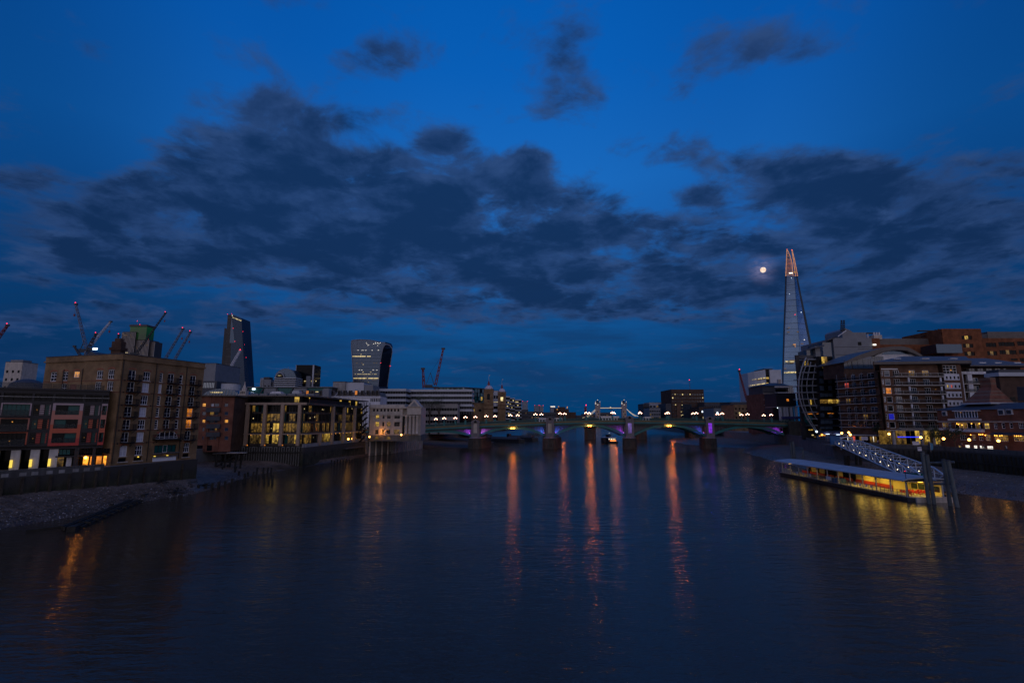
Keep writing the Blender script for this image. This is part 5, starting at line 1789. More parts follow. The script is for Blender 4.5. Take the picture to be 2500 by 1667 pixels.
part('pointed_gable', MB().extr([(-2.2, 0), (2.2, 0), (2.0, 2.2), (0, 3.6), (-2.0, 2.2)], 0, .8), sv, Matrix.Translation((Q(776, 690, YS).x, YS - .3, zt_ + .75)), 'pale_stone')
mat('dome_lead', (.50, .46, .52), .5, .1, .3)
mat('copper_red', (.20, .04, .035), .6, .2)

def domed_tower(label, px0, px1, yt, ydome, ytip, Y, win):
 o = thing('domed_tower', label, 'tower', (Q((px0 + px1) / 2, 800, Y).x, Y, 6.6), 'brick towers of the station')
 xa, xb = Q(px0, 620, Y).x, Q(px1, 620, Y).x
 w = xb - xa
 z1_ = Q(960, yt, Y).z
 Fm = frame2((xa, Y), (xb, Y))
 hz = z1_ - w * 1.15
 part('shaft', MB().wall(w, z1_ - 6.6, [(w * .34, hz, w * .32, w * .5)], .5, 0, 6.6), o, Fm, 'stock_brick')
 part('body', MB().box(.05, w - .05, .6, w, 6.6, z1_ - .05), o, Fm, 'dark_brick')
 part('belfry_arch', MB().extr([(w * .5 - w * .16 * math.cos(math.pi * i / 8), hz + w * .5 + w * .16 * math.sin(math.pi * i / 8)) for i in range(9)], -.05, .06), o, Fm, 'dark_pane')
 part('belfry_opening', MB().box(w * .34, w * .66, .4, .5, hz, hz + w * .5), o, Fm, win)
 part('round_boss', MB().tube((w / 2, -.12, hz - w * .2), (w / 2, 0, hz - w * .2), w * .09, 10), o, Fm, 'red_brick')
 for zz in (z1_ - .5, z1_ - w * .30, hz - w * .55, hz - w * 1.0):
  part('string_course', MB().box(-.35, w + .35, -.35, w + .3, zz, zz + .5), o, Fm, 'brown_brick')
 zd = Q(960, ydome, Y).z
 c = Matrix.Translation(((xa + xb) / 2, Y + w / 2, 0))
 r = w * .43
 part('dome', MB().lathe([(r * 1.08, z1_ + .01), (r * 1.05, z1_ + .4), (r * .98, z1_ + (zd - z1_) * .35), (r * .72, z1_ + (zd - z1_) * .72), (r * .25, zd)], 14), o, c, 'dome_lead', smooth=True)
 part('lantern', MB().lathe([(r * .30, zd), (r * .34, zd + 1.0), (r * .18, zd + 1.6), (r * .24, zd + 2.2), (.1, zd + 3.4)], 8), o, c, 'copper_red')
 part('spire', MB().tube((0, 0, zd + 3), (0, 0, Q(960, ytip, Y).z), .22, 5, .05), o, c, 'steel')
 part('weather_vane', MB().box(0, 1.0, -.05, .05, -.3, .3), o, c @ T(0, 0, Q(960, ytip, Y).z), 'steel')
 return o

domed_tower('left and taller brick tower with white dome and red lantern beside the station wall', 910, 1013, 540, 495, 385, 394, 'dark_pane')
domed_tower('right hand brick tower with white dome and red lantern', 1065, 1153, 572, 530, 432, 440, 'lit_office')

# --- offices along the left bank beyond
Q_ = slab
o, Fm, w, h, z = slab('low_banded_office', 'low tan banded office behind the columned stone building, two yellow windows', QX(200), QX(620), QY(705), 330, 20, 'concrete', rows=4, cols=14, ww=.9, wh=.45, lit=(29, 43), litm='lit_yellow')
for i in range(9):
 pass
o, Fm, w, h, z = slab('white_slab_office', 'white office with dark ribbon windows between the two domed towers', QX(1015), QX(1136), QY(690), 445, 20, 'white_render', rows=4, cols=1, ww=.98, wh=.5, lit=0.0)
o, Fm, w, h, z = slab('lit_roof_office', 'pale glass office rising behind the right hand domed tower', QX(1015), QX(1068), QY(560), 470, 20, 'pale_panel', rows=5, cols=2, ww=.8, wh=.5, lit=0.5, litm='lit_office')
stp = thing('stepped_office', 'stepped grey banded office right of the domed towers', 'building', (Q(1240, 750, 520).x, 520, 6.6))
for (a, b, t, Y) in ((1155, 1195, 630, 500), (1190, 1250, 648, 515), (1240, 1325, 665, 530)):
 xa, xb = Q(a, 720, Y).x, Q(b, 720, Y).x
 zt_ = Q(a, t, Y).z
 part('body', MB().box(xa, xb, Y + .5, Y + 40, 6.6, zt_), stp, I4, 'dark_pane')
 for k in range(7):
  part('floor_band', MB().box(xa - .2, xb + .2, Y, Y + 39, zt_ - .2 - k * 3.6, zt_ + 1.1 - k * 3.6 - .2), stp, I4, 'pale_panel')
 for k in range(4):
  part('lit_window', MB().box(0, 1.0, -.1, .0, 0, .9), stp, Matrix.Translation((xa + rc.uniform(.5, max(.6, xb - xa - 1.5)), Y + .4, zt_ - 2.2 - rc.randrange(5) * 3.6)), 'lit_office')
for (lab, a, b, t, Y) in (('blue grey quay block behind the bridge lamps, left bank', 1325, 1400, 770, 600), ('low dark block by the left of the far river', 1385, 1520, 790, 700), ('dark low office with warm windows beneath the far towers', 1510, 1710, 800, 760)):
 slab('quay_block', lab, QX(a), QX(b), QY(t), Y, 30, 'slate', rows=4, cols=8, ww=.6, wh=.4, lit=.12, litm='lit_dim', group='low blocks on the far left bank')
mat('far_grey', (.16, .19, .24), .5, .1, .02)
for (lab, a, b, t, Y, red) in (('far tower with stepped red lit top, leftmost of the distant towers', 1333, 1395, 675, 3600, 1), ('far tower left of a close pair of distant towers', 1468, 1521, 718, 3800, 1),
 ('far tower right of a close pair of distant towers', 1526, 1568, 722, 3800, 1), ('far tower with a pale lit crown left of the dark brick mass', 1648, 1697, 730, 2600, 0)):
 o, Fm, w, h, z = slab('far_tower', lab, QX(a), QX(b), QY(t), Y, 60, 'far_grey', rows=14, cols=5, ww=.7, wh=.3, lit=.10, litm='lit_dim', cat='tower', group='distant towers down river', dark='dim_glass')
 if red:
  for s in (.05, .95):
   light_ball(o, Fm @ T(w * s, -2, z), 2.6, 'beacon_red')
 else:
  part('crown', MB().box(0, w, -2, 0, z - 4, z), o, Fm, 'lit_white')
hb = thing('brick_hospital', 'dark brown stepped brick block left of the far twin towered bridge', 'building', (at(1380, 1000, 1300).x, 1300, 6.6))
for (a, b, t, k) in ((1705, 1850, 760, 0), (1748, 1812, 738, 3), (1840, 1930, 795, 6), (1700, 1735, 752, -2)):
 xa, xb = Q(a, 800, 1300).x, Q(b, 800, 1300).x
 part('block', MB().box(xa, xb, 1300 + k, 1345, 6.6, Q(a, t, 1300).z), hb, I4, 'dark_brick')
for (x, y) in ((1735, 735), (1832, 738), (1830, 750), (1720, 765)):
 part('roof_lamp', MB().ball((0, 0, 0), 1.3, 6, 4), hb, Matrix.Translation(Q(x, y, 1298)), 'lit_warm')
rt = thing('red_tipped_mast', 'slim dark mast with a red lamp just left of the far towered bridge', 'mast', (Q(2035, 780, 1500).x, 1500, 6.6))
part('mast', MB().box(-3.0, 3.0, 0, 6, 6.6, Q(2035, 735, 1500).z), rt, Matrix.Translation((Q(2035, 780, 1500).x, 1500, 0)), 'crane_red')
light_ball(rt, Matrix.Translation(Q(2040, 718, 1498)), 2.4, 'beacon_red')

# --- far bridge with two towers and a lit walkway
YB = 1645
U = lambda x, y: at(1330 + x / 8.711, 960 + y / 8.711, YB)
mat('gothic_stone', (.34, .28, .27), .8, .15, .05)
lit_mat('walk_light', (1.0, .82, .58), .6)
fb = thing('towered_bridge', 'far suspension bridge with two gothic towers, a lit high walkway and lit chains', 'bridge', (U(1400, 520).x, YB, 0))
for cx in (1130, 1692):
 c = U(cx, 400)
 hw = 7.2
 zt_ = U(cx, 215).z
 M_ = Matrix.Translation((c.x, YB, 0))
 tw = part('tower', MB().box(-hw, hw, 0, 2 * hw, 0, zt_), fb, M_, 'gothic_stone')
 for k in range(5):
  part('string_course', MB().box(-hw - .4, hw + .4, -.4, 2 * hw, 22 + k * 8, 22.8 + k * 8), tw, I4, 'pale_stone')
 for k in range(3):
  for j in range(2):
   part('window', MB().box(-3.6 + j * 4.4, -1.0 + j * 4.4, -.3, -.02, 25 + k * 8, 29 + k * 8), tw, I4, 'lit_dim' if (k + j) % 2 else 'dark_pane')
 part('turret', MB().lathe([(1.6, zt_ - 14), (1.6, zt_ + 2.5), (.1, zt_ + 8)], 8, (-hw, 0)), tw, I4, 'gothic_stone')
 part('turret', MB().lathe([(1.6, zt_ - 14), (1.6, zt_ + 2.5), (.1, zt_ + 8)], 8, (hw, 0)), tw, I4, 'gothic_stone')
 part('roof', MB().lathe([(6.2, zt_), (2.6, zt_ + 8), (1.4, zt_ + 9), (.15, U(cx, 125).z)], 4, (0, hw)), tw, I4, 'slate')
 for (dx_, y, r) in ((-hw, 215, 1.5), (0, 245, 1.0), (-hw, 180, .8), (hw, 180, .8), (0, 142, 1.0)):
  part('tower_lamp', MB().ball((dx_, -1.5, U(cx, y).z), r, 6, 4), tw, I4, 'lit_white')
a, b = U(1180, 310), U(1650, 302)
part('walkway', MB().box(a.x, b.x, YB + 3, YB + 6, a.z - 1.6, a.z + 1.6), fb, I4, 'grey_panel')
part('walkway_light', MB().box(a.x, b.x, YB + 2.6, YB + 2.98, a.z - 1.0, a.z + .6), fb, I4, 'walk_light')
part('crest', MB().tube((U(1400, 290).x, YB + 2.4, a.z + 1.6), (U(1400, 290).x, YB + 2.6, a.z + 1.6), 2.2, 10), fb, I4, 'walk_light')
part('walkway_cradle', MB().box(-5, 5, 0, 4, -4.2, -1.8), fb, Matrix.Translation((U(1400, 300).x, YB + 2, a.z)), 'slate')
for (x0, y0, x1_, y1_) in ((1075, 340, 800, 520), (1080, 360, 860, 520), (1742, 330, 1935, 485), (1748, 345, 2000, 490), (510, 482, 600, 520), (530, 490, 620, 522)):
 pts = []
 for i in range(7):
  f = i / 6
  yy = y0 + (y1_ - y0) * (1 - (1 - f) ** 1.5)
  pts.append(U(x0 + (x1_ - x0) * f, yy))
 part('chain', MB().path(pts, .75, 4), fb, I4, 'walk_light')
part('deck', MB().box(U(380, 0).x, U(2150, 0).x, YB, YB + 16, 8.5, 11), fb, I4, 'gothic_stone')
for cx in (1130, 1692):
 part('pier', MB().box(-12, 12, -4, 24, -1, 8.4), fb, Matrix.Translation((U(cx, 400).x, YB, 0)), 'dark_concrete')
sh = solo('white_ship', MB().prism([(-18, 0), (18, 0), (21, 3), (18, 6), (-18, 6)], 0, 11).box(-14, 14, 1, 5, 11.003, 15), 'pale ship hull moored before the far towered bridge', 'ship', 'white_render', Matrix.Translation((U(1360, 500).x, 1250, 0)))
# far low skyline that closes the river
for i, (a, b, t, Y) in enumerate(((1935, 2020, 830, 1900), (2010, 2140, 815, 2400), (2195, 2330, 800, 2600), (1400, 1520, 800, 2100), (1560, 1660, 800, 2300))):
 slab('far_block', ['low far block left of the towered bridge', 'far block behind the lit bridge chains', 'far trees and roofs seen under the high walkway', 'far quay block under the distant towers', 'far quay block right of the paired towers'][i],
 QX(a), QX(b), QY(t), Y, 80, 'slate', rows=2, cols=6, ww=.5, wh=.3, lit=.2, litm='lit_dim', group='far roofs down river')

# --- railway bridge behind: drum piers and girder
rl = thing('railway_bridge', 'railway bridge on thick round piers behind the arched bridge', 'bridge', (60, 424, 0))
mat('pier_stone', (.065, .06, .052), .85, .3, .3, streak=.4)
for px in (1340, 1440, 1565, 1695):
 c = at(px, 1050, 424)
 part('pier', MB().lathe([(4.6, -1), (4.5, 9.0), (5.8, 9.6), (6.4, 10.6), (6.4, 11.2)], 18), rl, Matrix.Translation((c.x, 424, 0)), 'pier_stone', smooth=False)
 part('pier', MB().lathe([(4.6, -1), (4.5, 9.0), (5.8, 9.6), (6.4, 10.6), (6.4, 11.2)], 18), rl, Matrix.Translation((c.x + 4, 446, 0)), 'pier_stone')
part('girder', MB().box(-70, 170, 420, 450, 11.203, 14.6), rl, I4, 'black_steel')
for px in (1375, 1503, 1640, 1440, 1160):
 c = at(px, 1038, 419.5)
 part('navigation_lamp', MB().ball((c.x, 419.4, 11.6), .55, 8, 5), rl, I4, 'beacon_orange')

# --- arched road bridge
Y0, YD = 283.5, 17.0
SK = .25
KX = [(-90, 11.4), (-61, 12.3), (-20, 14.5), (20.8, 16.0), (42, 16.55), (64.7, 16.7), (109, 16.35), (155, 15.2), (200, 13.8)]

def par(x):
 for (a, za), (b, zb_) in zip(KX, KX[1:]):
  if x <= b:
   f = (x - a) / (b - a)
   return za + (zb_ - za) * f
 return KX[-1][1]

mat('bridge_green', (.026, .150, .145), .5, .15, .3)
mat('bridge_dark', (.018, .045, .042), .5, .15, .3)
mat('bridge_lit_ochre', (.15, .105, .045), .6, .2, .5)  # ochre tone puts yellow light into the fascia's colour
mat('pier_grey', (.19, .165, .175), .8, .15, .5, streak=.3)
mat('pier_foot', (.055, .052, .044), .9, .35, .5, bump=.4, streak=.5)
ab = thing('arched_bridge', 'green steel road bridge of five shallow arches on stone piers across the river', 'bridge', (42, Y0, 0))
PX = [-61.5, -20.2, 20.9, 64.9, 109.2, 152.5]

def ribbon(fn, xs, y0, y1, m, name):
 """band along the bridge; fn gives (lower, upper) heights"""
 vs, fs = [], []
 for x in xs:
  lo, hi = fn(x)
  vs += [(x, y0, lo), (x, y1, lo), (x, y1, hi), (x, y0, hi)]
 for i in range(len(xs) - 1):
  for j in range(4):
   fs.append((4 * i + j, 4 * i + 4 + j, 4 * i + 4 + (j + 1) % 4, 4 * i + (j + 1) % 4))
 fs += [(0, 1, 2, 3), tuple(len(vs) - 4 + j for j in (3, 2, 1, 0))]
 return part(name, MB().add(vs, fs), ab, I4, m)

xs = [-95 + 5 * i for i in range(60)]
xs = [x for x in xs if x <= 195]
ribbon(lambda x: (par(x) - 3.9, par(x) - 3.0), xs, Y0 - .6, Y0 + YD, 'bridge_dark', 'deck')
ribbon(lambda x: (par(x) - 2.95, par(x) - 2.25), xs, Y0 - 1.0, Y0 + .4, 'bridge_green', 'cornice')
ribbon(lambda x: (par(x) - 2.247, par(x) - 1.35), xs, Y0 - .55, Y0 + .3, 'bridge_lit_ochre', 'fascia')
ribbon(lambda x: (par(x) - .16, par(x)), xs, Y0 - .5, Y0 - .1, 'bridge_green', 'handrail')
ribbon(lambda x: (par(x) - 1.347, par(x) - 1.15), xs, Y0 - .5, Y0 - .1, 'bridge_green', 'plinth_rail')
ribbon(lambda x: (par(x) - 1.6, par(x) - .1), xs, Y0 + YD - .3, Y0 + YD, 'bridge_dark', 'rear_parapet')
bal = MB().box(-.55, .55, -.05, .05, 0, 1.0).mesh('parapet_panel', 'bridge_dark')
for i in range(170):
 x = -88 + i * 1.6
 part('parapet_panel', bal, ab, Matrix.Translation((x, Y0 - .3, par(x) - 1.16)))
lit_mat('purple_glow', (.30, .03, 1.0), 1.0)
lit_mat('spandrel_lamp', (.55, .15, 1.0), 3.0)
post = {}
for sidx in range(5):
 xa, xb = PX[sidx] + 2.1, PX[sidx + 1] - 2.1
 L = xb - xa
 xm_ = (xa + xb) / 2

 def soff(x):
  u = (x - xm_) / (L / 2)
  zc = par(xm_) - 4.55
  zs_ = 6.4 + (0 if sidx < 4 else .6)
  return zc - (zc - zs_) * u * u
 for yi, y in enumerate((Y0 - .4, Y0 + 4, Y0 + 9, Y0 + 14.5)):
  n = 18
  pts = [xa + L * i / n for i in range(n + 1)]
  ribbon(lambda x: (soff(x), min(soff(x) + 1.35, par(x) - 3.0)), pts, y, y + .5, 'bridge_green', 'arch_rib')
 n = int(L / 1.55)
 for i in range(n + 1):
  x = xa + .5 + (L - 1) * i / n
  lo, hi = soff(x) + 1.2, par(x) - 3.85
  if hi - lo > .5:
   k = round((hi - lo) * 4) / 4
   me = cached(('spost', k), lambda: MB().box(-.13, .13, -.12, .12, 0, k).mesh('spandrel_post', 'pier_grey'))
   part('spandrel_post', me, ab, Matrix.Translation((x, Y0 - .15, hi - k)))
 # lamps that wash the spandrels in violet and blue
 for s, x in ((0, xa + 1.2), (1, xb - 1.2)):
  if (sidx, s) in ((0, 0), (0, 1), (1, 0), (1, 1), (2, 0), (2, 1), (3, 1), (4, 1)):
   c = {(1, 1): (.06, .18, 1.0), (2, 0): (.06, .15, 1.0), (3, 1): (.08, .10, 1.0), (0, 1): (.55, .08, 1.0), (1, 0): (.65, .15, .9)}.get((sidx, s), (.50, .05, 1.0))
   lm = part('spandrel_lamp', MB().ball((0, 0, 0), .16, 6, 4), ab, Matrix.Translation((x, Y0 - .75, soff(x) + 1.55)), 'spandrel_lamp')
   for (yy, zz, e) in ((Y0 + 1.3, 1.9, 170), (Y0 - 1.1, 2.1, 45)):
    d = bpy.data.lights.new('spandrel_light', 'AREA')
    d.energy, d.color, d.size = e, c, .7
    ob = bpy.data.objects.new('spandrel_light', d)
    COL.objects.link(ob)
    ob.location = (x, yy, soff(x) + zz)
    ob.rotation_euler = Vector((-1 if s == 0 else 1, -.28, -.12)).to_track_quat('Z', 'Y').to_euler()
 # back screen added between ribs, grey so the violet wash shows on it
 pts = [xa + L * i / 18 for i in range(19)]
 ribbon(lambda x: (min(soff(x) + 1.3, par(x) - 3.2), par(x) - 3.1), pts, Y0 + 3.2, Y0 + 3.4, 'grey_panel', 'spandrel_wash_screen')
 if sidx in (1, 2, 3):
  for dx_ in (-.6, .6):
   part('navigation_lamp', MB().ball((xm_ + dx_, Y0 - 1.2, par(xm_) - 4.2), .36, 8, 5), ab, I4, 'beacon_orange')
  part('lamp_bracket', MB().box(xm_ - 1.0, xm_ + 1.0, Y0 - 1.3, Y0 - 1.1, par(xm_) - 3.8, par(xm_) - 3.3), ab, I4, 'bridge_dark')
for i, x in enumerate(PX[1:5]):
 zt_ = par(x) + .35
 y0, y1 = Y0 - 4.5, Y0 + YD + 4
 def sk(p, z):
  return [(x + a + SK * (b - Y0), b) for a, b in p]
 foot = [(-4.0, Y0 - 1), (-2.9, y0 + 1), (0, y0 - .6), (2.9, y0 + 1), (4.0, Y0 - 1), (4.0, y1 - 4), (0, y1), (-4.0, y1 - 4)]
 up = [(a * .93, b if b > Y0 else Y0 - (Y0 - b) * .9) for a, b in foot]
 part('pier_foot', MB().prism(sk(foot, 0), -1, 5.6, top=sk(up, 0)), ab, I4, 'pier_foot')
 cap = [(a * .9, b) for a, b in foot]
 part('pier_cap', MB().prism(sk(cap, 0), 5.603, 6.5, top=sk([(a * .62, b + (1.0 if b < Y0 else -.5)) for a, b in foot], 0)), ab, I4, 'pier_grey')
 part('pier_core', MB().prism(sk([(-2.05, Y0 + .4), (2.05, Y0 + .4), (2.05, Y0 + YD - .5), (-2.05, Y0 + YD - .5)], 0), 6.3, par(x) - 4.0), ab, I4, 'pier_grey')
 sh = part('pier_tower', MB().wall(4.4, zt_ - 6.4 - .9, [(1.15, 2.0, 2.1, 5.4)], .5, 0, 0).box(0, 4.4, .51, 2.3, 0, zt_ - 7.3), ab, Matrix.Translation((x - 2.2, Y0 - 2.3, 6.4)), 'pier_grey')
 glowm = {2: 'lit_violet_soft', 3: 'lit_violet'}.get(i)
 if i == 0:
  lit_mat('lit_violet_soft', (.42, .26, 1.0), .30, .25, .6)
  lit_mat('lit_violet', (.32, .05, 1.0), .65, .35, .6)
 part('niche_panel', MB().box(1.17, 3.23, .42, .5, 2.02, 7.38), sh, I4, glowm or 'pale_stone')
 part('tower_pediment', MB().extr([(-.2, 0), (4.6, 0), (4.6, .5), (3.9, 1.2), (2.2, 1.7), (.5, 1.2), (-.2, .5)], -.2, 2.3), sh, T(0, 0, zt_ - 7.297), 'pier_grey')
 part('lookout_opening', MB().extr([(1.5, 0), (2.9, 0), (2.9, .8), (2.2, 1.3), (1.5, .8)], -.24, -.21), sh, T(0, 0, zt_ - 7.25), 'dark_pane')
part('abutment', MB().prism([(-95, Y0 - 1), (-61.5, Y0 - 1), (-59, Y0 + YD), (-95, Y0 + YD)], -1, 8.6), ab, I4, 'pier_foot')
part('abutment', MB().prism([(152.4, Y0 - 2.5), (159, Y0 - 2.5), (164, Y0 + YD), (156.5, Y0 + YD)], -1, 14.8), ab, I4, 'pier_foot')
part('approach_wall', MB().prism([(159, Y0 - .5), (215, Y0 - .5), (215, Y0 + YD), (159, Y0 + YD)], -1, 10.6), ab, I4, 'pier_foot')

# --- lamp standards on the bridge
def bridge_lamp():
 b = MB()
 b.box(-.45, .45, -.45, .45, 0, 1.3)
 b.lathe([(.16, 1.303), (.10, 2.4), (.08, 3.3)], 8)
 o = thing('bridge_lamp', '', 'street lamp', (0, 0, 0), 'three globe lamps along the arched bridge')
 part('pedestal', MB().box(-.5, .5, -.4, .4, -.9, 1.2), o, I4, 'bridge_green')
 part('post', MB().lathe([(.16, 1.203), (.10, 2.4), (.08, 3.25)], 8), o, I4, 'bridge_green')
 part('arms', MB().tube((-.75, 0, 2.75), (.75, 0, 2.75), .06, 5), o, I4, 'bridge_green')
 for (x, z) in ((-.75, 2.98), (0, 3.5), (.75, 2.98)):
  part('globe', cached('bglobe', lambda: MB().ball((0, 0, 0), .22, 8, 5).mesh('globe', 'globe_white', True)), o, T(x, 0, z))
 return o

proto = bridge_lamp()
near = [QX(v) for v in (246, 474, 708, 938, 1203, 1480, 1752, 2040, 2330)] + [1480 + v / 4.523 for v in (375, 683, 995, 1280, 1560, 1820)]
first = True
ORD = ['first', 'second', 'third', 'fourth', 'fifth', 'sixth', 'seventh', 'eighth', 'ninth', 'tenth', 'eleventh', 'twelfth', 'thirteenth', 'fourteenth', 'fifteenth']
for i, px in enumerate(near):
 x = at(px, 1015, Y0).x
 for (dx_, y, word) in ((0, Y0 - .2, 'near'), (4.3, Y0 + YD - .1, 'far')):
  c = proto if first else copy_tree(proto)
  first = False
  c.location = (x + dx_, y, par(x + dx_) - .25)
  c['label'] = f'three globe lamp on the {word} parapet of the arched bridge, {ORD[i]} from left'

# --- traffic on the bridge
mat('bus_red', (.30, .02, .02), .4, .1)
mat('van_white', (.62, .60, .58), .4, .08)
mat('tyre', (.012, .012, .012), .9, .1)

def van(label, x, col, L=5.4, Hh=2.3, name='white_van', cat='van', dy=5.0, tail=True):
 o = thing(name, label, cat, (x, Y0 + dy, par(x) - 2.9), None)
 z = par(x) - 2.9
 M_ = Matrix.Translation((x, Y0 + dy, z))
 part('body', MB().extr([(-L / 2, .4), (L / 2, .4), (L / 2, Hh), (-L / 2 + 1.2, Hh), (-L / 2 + .35, 1.3), (-L / 2, 1.15)], 0, 2), o, M_, col)
 part('side_window', MB().extr([(-L / 2 + .6, 1.3), (-L / 2 + 1.6, 1.3), (-L / 2 + 1.6, Hh - .25), (-L / 2 + 1.2, Hh - .25)], -.02, .0), o, M_, 'dark_pane')
 for wx_ in (-L / 2 + 1, L / 2 - 1):
  for wy in (0.05, 1.75):
   part('wheel', cached('wheel', lambda: MB().tube((0, 0, .36), (0, .22, .36), .36, 10).mesh('wheel', 'tyre')), o, M_ @ T(wx_, wy, 0))
 if tail:
  part('headlight', cached('hl', lambda: MB().box(-.06, .0, .2, .5, .7, .9).mesh('headlight', 'lit_white')), o, M_ @ T(-L / 2, 0, 0))
  part('tail_light', cached('tl', lambda: MB().box(0, .05, .1, .4, .8, 1.0).mesh('tail_light', 'beacon_red')), o, M_ @ T(L / 2, 0, 0))
 return o

van('white box van crossing the arched bridge right of the violet pier', at(1578, 1022, Y0 + 3).x, 'van_white', 5.2, 3.6, dy=2.5)
van('pale long lorry on the arched bridge below the far towers', at(1486, 1016, Y0 + 9).x, 'van_white', 12, 4.0, 'long_lorry', 'lorry', 9)
van('white van on the left part of the arched bridge', at(1361, 1022, Y0 + 5).x, 'van_white', 5.5, 3.4, dy=5)
van('pale long bus on the arched bridge near its second pier', at(1330, 1019, Y0 + 9).x, 'white_render', 10, 3.6, 'long_bus', 'bus', 9)

# --- passenger boat below the middle arch
mat('hull_dark', (.02, .022, .028), .4, .2)
bt = thing('passenger_boat', 'small passenger boat with lit cabin and orange stern under the bridge arch', 'boat', (at(1497, 1066, 345).x, 345, 0))
MBt = Matrix.Translation((at(1497, 1066, 345).x, 345, 0)) @ Matrix.Rotation(R(8), 4, 'Z')
part('hull', MB().prism([(-3.2, 0), (3.2, 0), (3.4, 6), (2.8, 16), (0, 22), (-2.8, 16), (-3.4, 6)], -.3, 1.5), bt, MBt, 'hull_dark')
part('cabin', MB().box(-2.7, 2.7, 2, 15, 1.503, 3.6), bt, MBt, 'dark_pane')
part('roof', MB().box(-3.0, 3.0, 1, 15.5, 3.603, 3.85), bt, MBt, 'white_render')
part('stern_light', MB().box(-2.0, 2.0, .3, .4, 1.55, 2.1), bt, MBt, 'beacon_orange2' if 'beacon_orange2' in MATS else 'lit_amber')
for i in range(6):
 part('cabin_window', MB().box(-2.5 + i * .85, -1.9 + i * .85, 1.93, 1.99, 2.4, 3.2), bt, MBt, 'lit_office' if i % 2 else 'lit_white')
part('wheelhouse', MB().box(-1.3, 1.3, 9, 12, 3.853, 5.6), bt, MBt, 'dark_pane')
part('mast', MB().tube((0, 8, 3.85), (0, 8, 6.6), .06, 5), bt, MBt, 'steel')
part('mast_lamp', MB().ball((0, 8, 6.7), .2, 6, 4), bt, MBt, 'lit_white')
part('bow_fender', MB().box(-5.4, -3.5, 4, 10, .2, 3.4), bt, MBt, 'hull_dark')
# moored barges beyond the left arch
for (px, y, Y, L, lab) in ((1235, 1055, 370, 34, 'dark moored barge under the left arches, nearer one with a covered hold'), (1275, 1050, 400, 30, 'dark moored barge farther down the left bank')):
 c = at(px, y, Y)
 o = thing('moored_barge', lab, 'barge', (c.x, Y, 0), 'barges moored on the left bank')
 M_ = Matrix.Translation((c.x, Y, 0)) @ Matrix.Rotation(R(-38), 4, 'Z')
 part('hull', MB().prism([(-L / 2, -3), (L / 2 - 3, -3), (L / 2, 0), (L / 2 - 3, 3), (-L / 2, 3)], -.3, 2.2), o, M_, 'hull_dark')
 part('hold_cover', MB().extr([(-2.6, 0), (2.6, 0), (1.6, 1.4), (-1.6, 1.4)], -L / 2 + 3, L / 2 - 5), o, M_ @ Matrix.Rotation(R(-90), 4, 'Z') @ T(0, 0, 2.203), 'slate')
 part('wheelhouse', MB().box(-L / 2 + .6, -L / 2 + 2.8, -1.4, 1.4, 2.203, 4.8), o, M_, 'dark_cladding')

# ================================================================== RIGHT BANK
rr = random.Random(77)
P = lambda x, y, Y: at(1900 + x / 3.92, 780 + y / 3.92, Y)
PXX = lambda x: 1900 + x / 3.92
PYY = lambda y: 780 + y / 3.92
G6X = lambda x: 1480 + x / 4.523
G6Y = lambda y: 830 + y / 4.523

# --- the tall glass spire
YS = 870
S = lambda x, y, Y=YS: at(1850 + x / 4.48, 590 + y / 4.48, Y)
sp2 = thing('glass_spire_tower', 'very tall tapering glass tower with an open orange lit tip beside the moon', 'tower', (S(400, 1500).x, YS, 7.0))
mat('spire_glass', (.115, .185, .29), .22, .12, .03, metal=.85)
mat('spire_glass_lit', (.42, .58, .78), .24, .15, .03, metal=.85)  # right facet's brighter sky reflection put into the glass colour
mat('spire_edge', (.035, .045, .05), .4, .3, .1)
mat('spire_fin', (.16, .23, .33), .35, .1, .05, metal=.5)
lit_mat('tip_orange', (1.0, .26, .12), .24, .5, .12)
lit_mat('tip_bead', (1.0, .40, .12), .75)
Lx = [(85, 318), (200, 309), (380, 304), (620, 298), (950, 285), (1560, 268)]
Rx = [(90, 372), (200, 400), (370, 434), (560, 472), (800, 522), (1140, 592), (1560, 676)]
Mx = [(90, 345), (370, 398), (1240, 465), (1560, 490)]

def lerpt(t, y):
 if y <= t[0][0]:
  return t[0][1]
 for (a, xa), (b, xb) in zip(t, t[1:]):
  if y <= b:
   return xa + (xb - xa) * (y - a) / (b - a)
 return t[-1][1]

def facet(name, root, tl, tr, dl, dr, ys, Y0_, m, back=3.0):
 """tall tapering glass sheet between two edge tables; dl and dr push its edges back in depth"""
 vs, fs = [], []
 for y in ys:
  a, b = S(lerpt(tl, y), y, Y0_ + dl), S(lerpt(tr, y), y, Y0_ + dr)
  vs += [(a.x, Y0_ + dl, a.z), (b.x, Y0_ + dr, b.z), (b.x, Y0_ + dr + back, b.z), (a.x, Y0_ + dl + back, a.z)]
 for k in range(len(ys) - 1):
  for j in range(4):
   fs.append((4 * k + j, 4 * k + (j + 1) % 4, 4 * k + 4 + (j + 1) % 4, 4 * k + 4 + j))
 fs += [(3, 2, 1, 0), tuple(len(vs) - 4 + j for j in range(4))]
 return part(name, MB().add(vs, fs), root, I4, m)

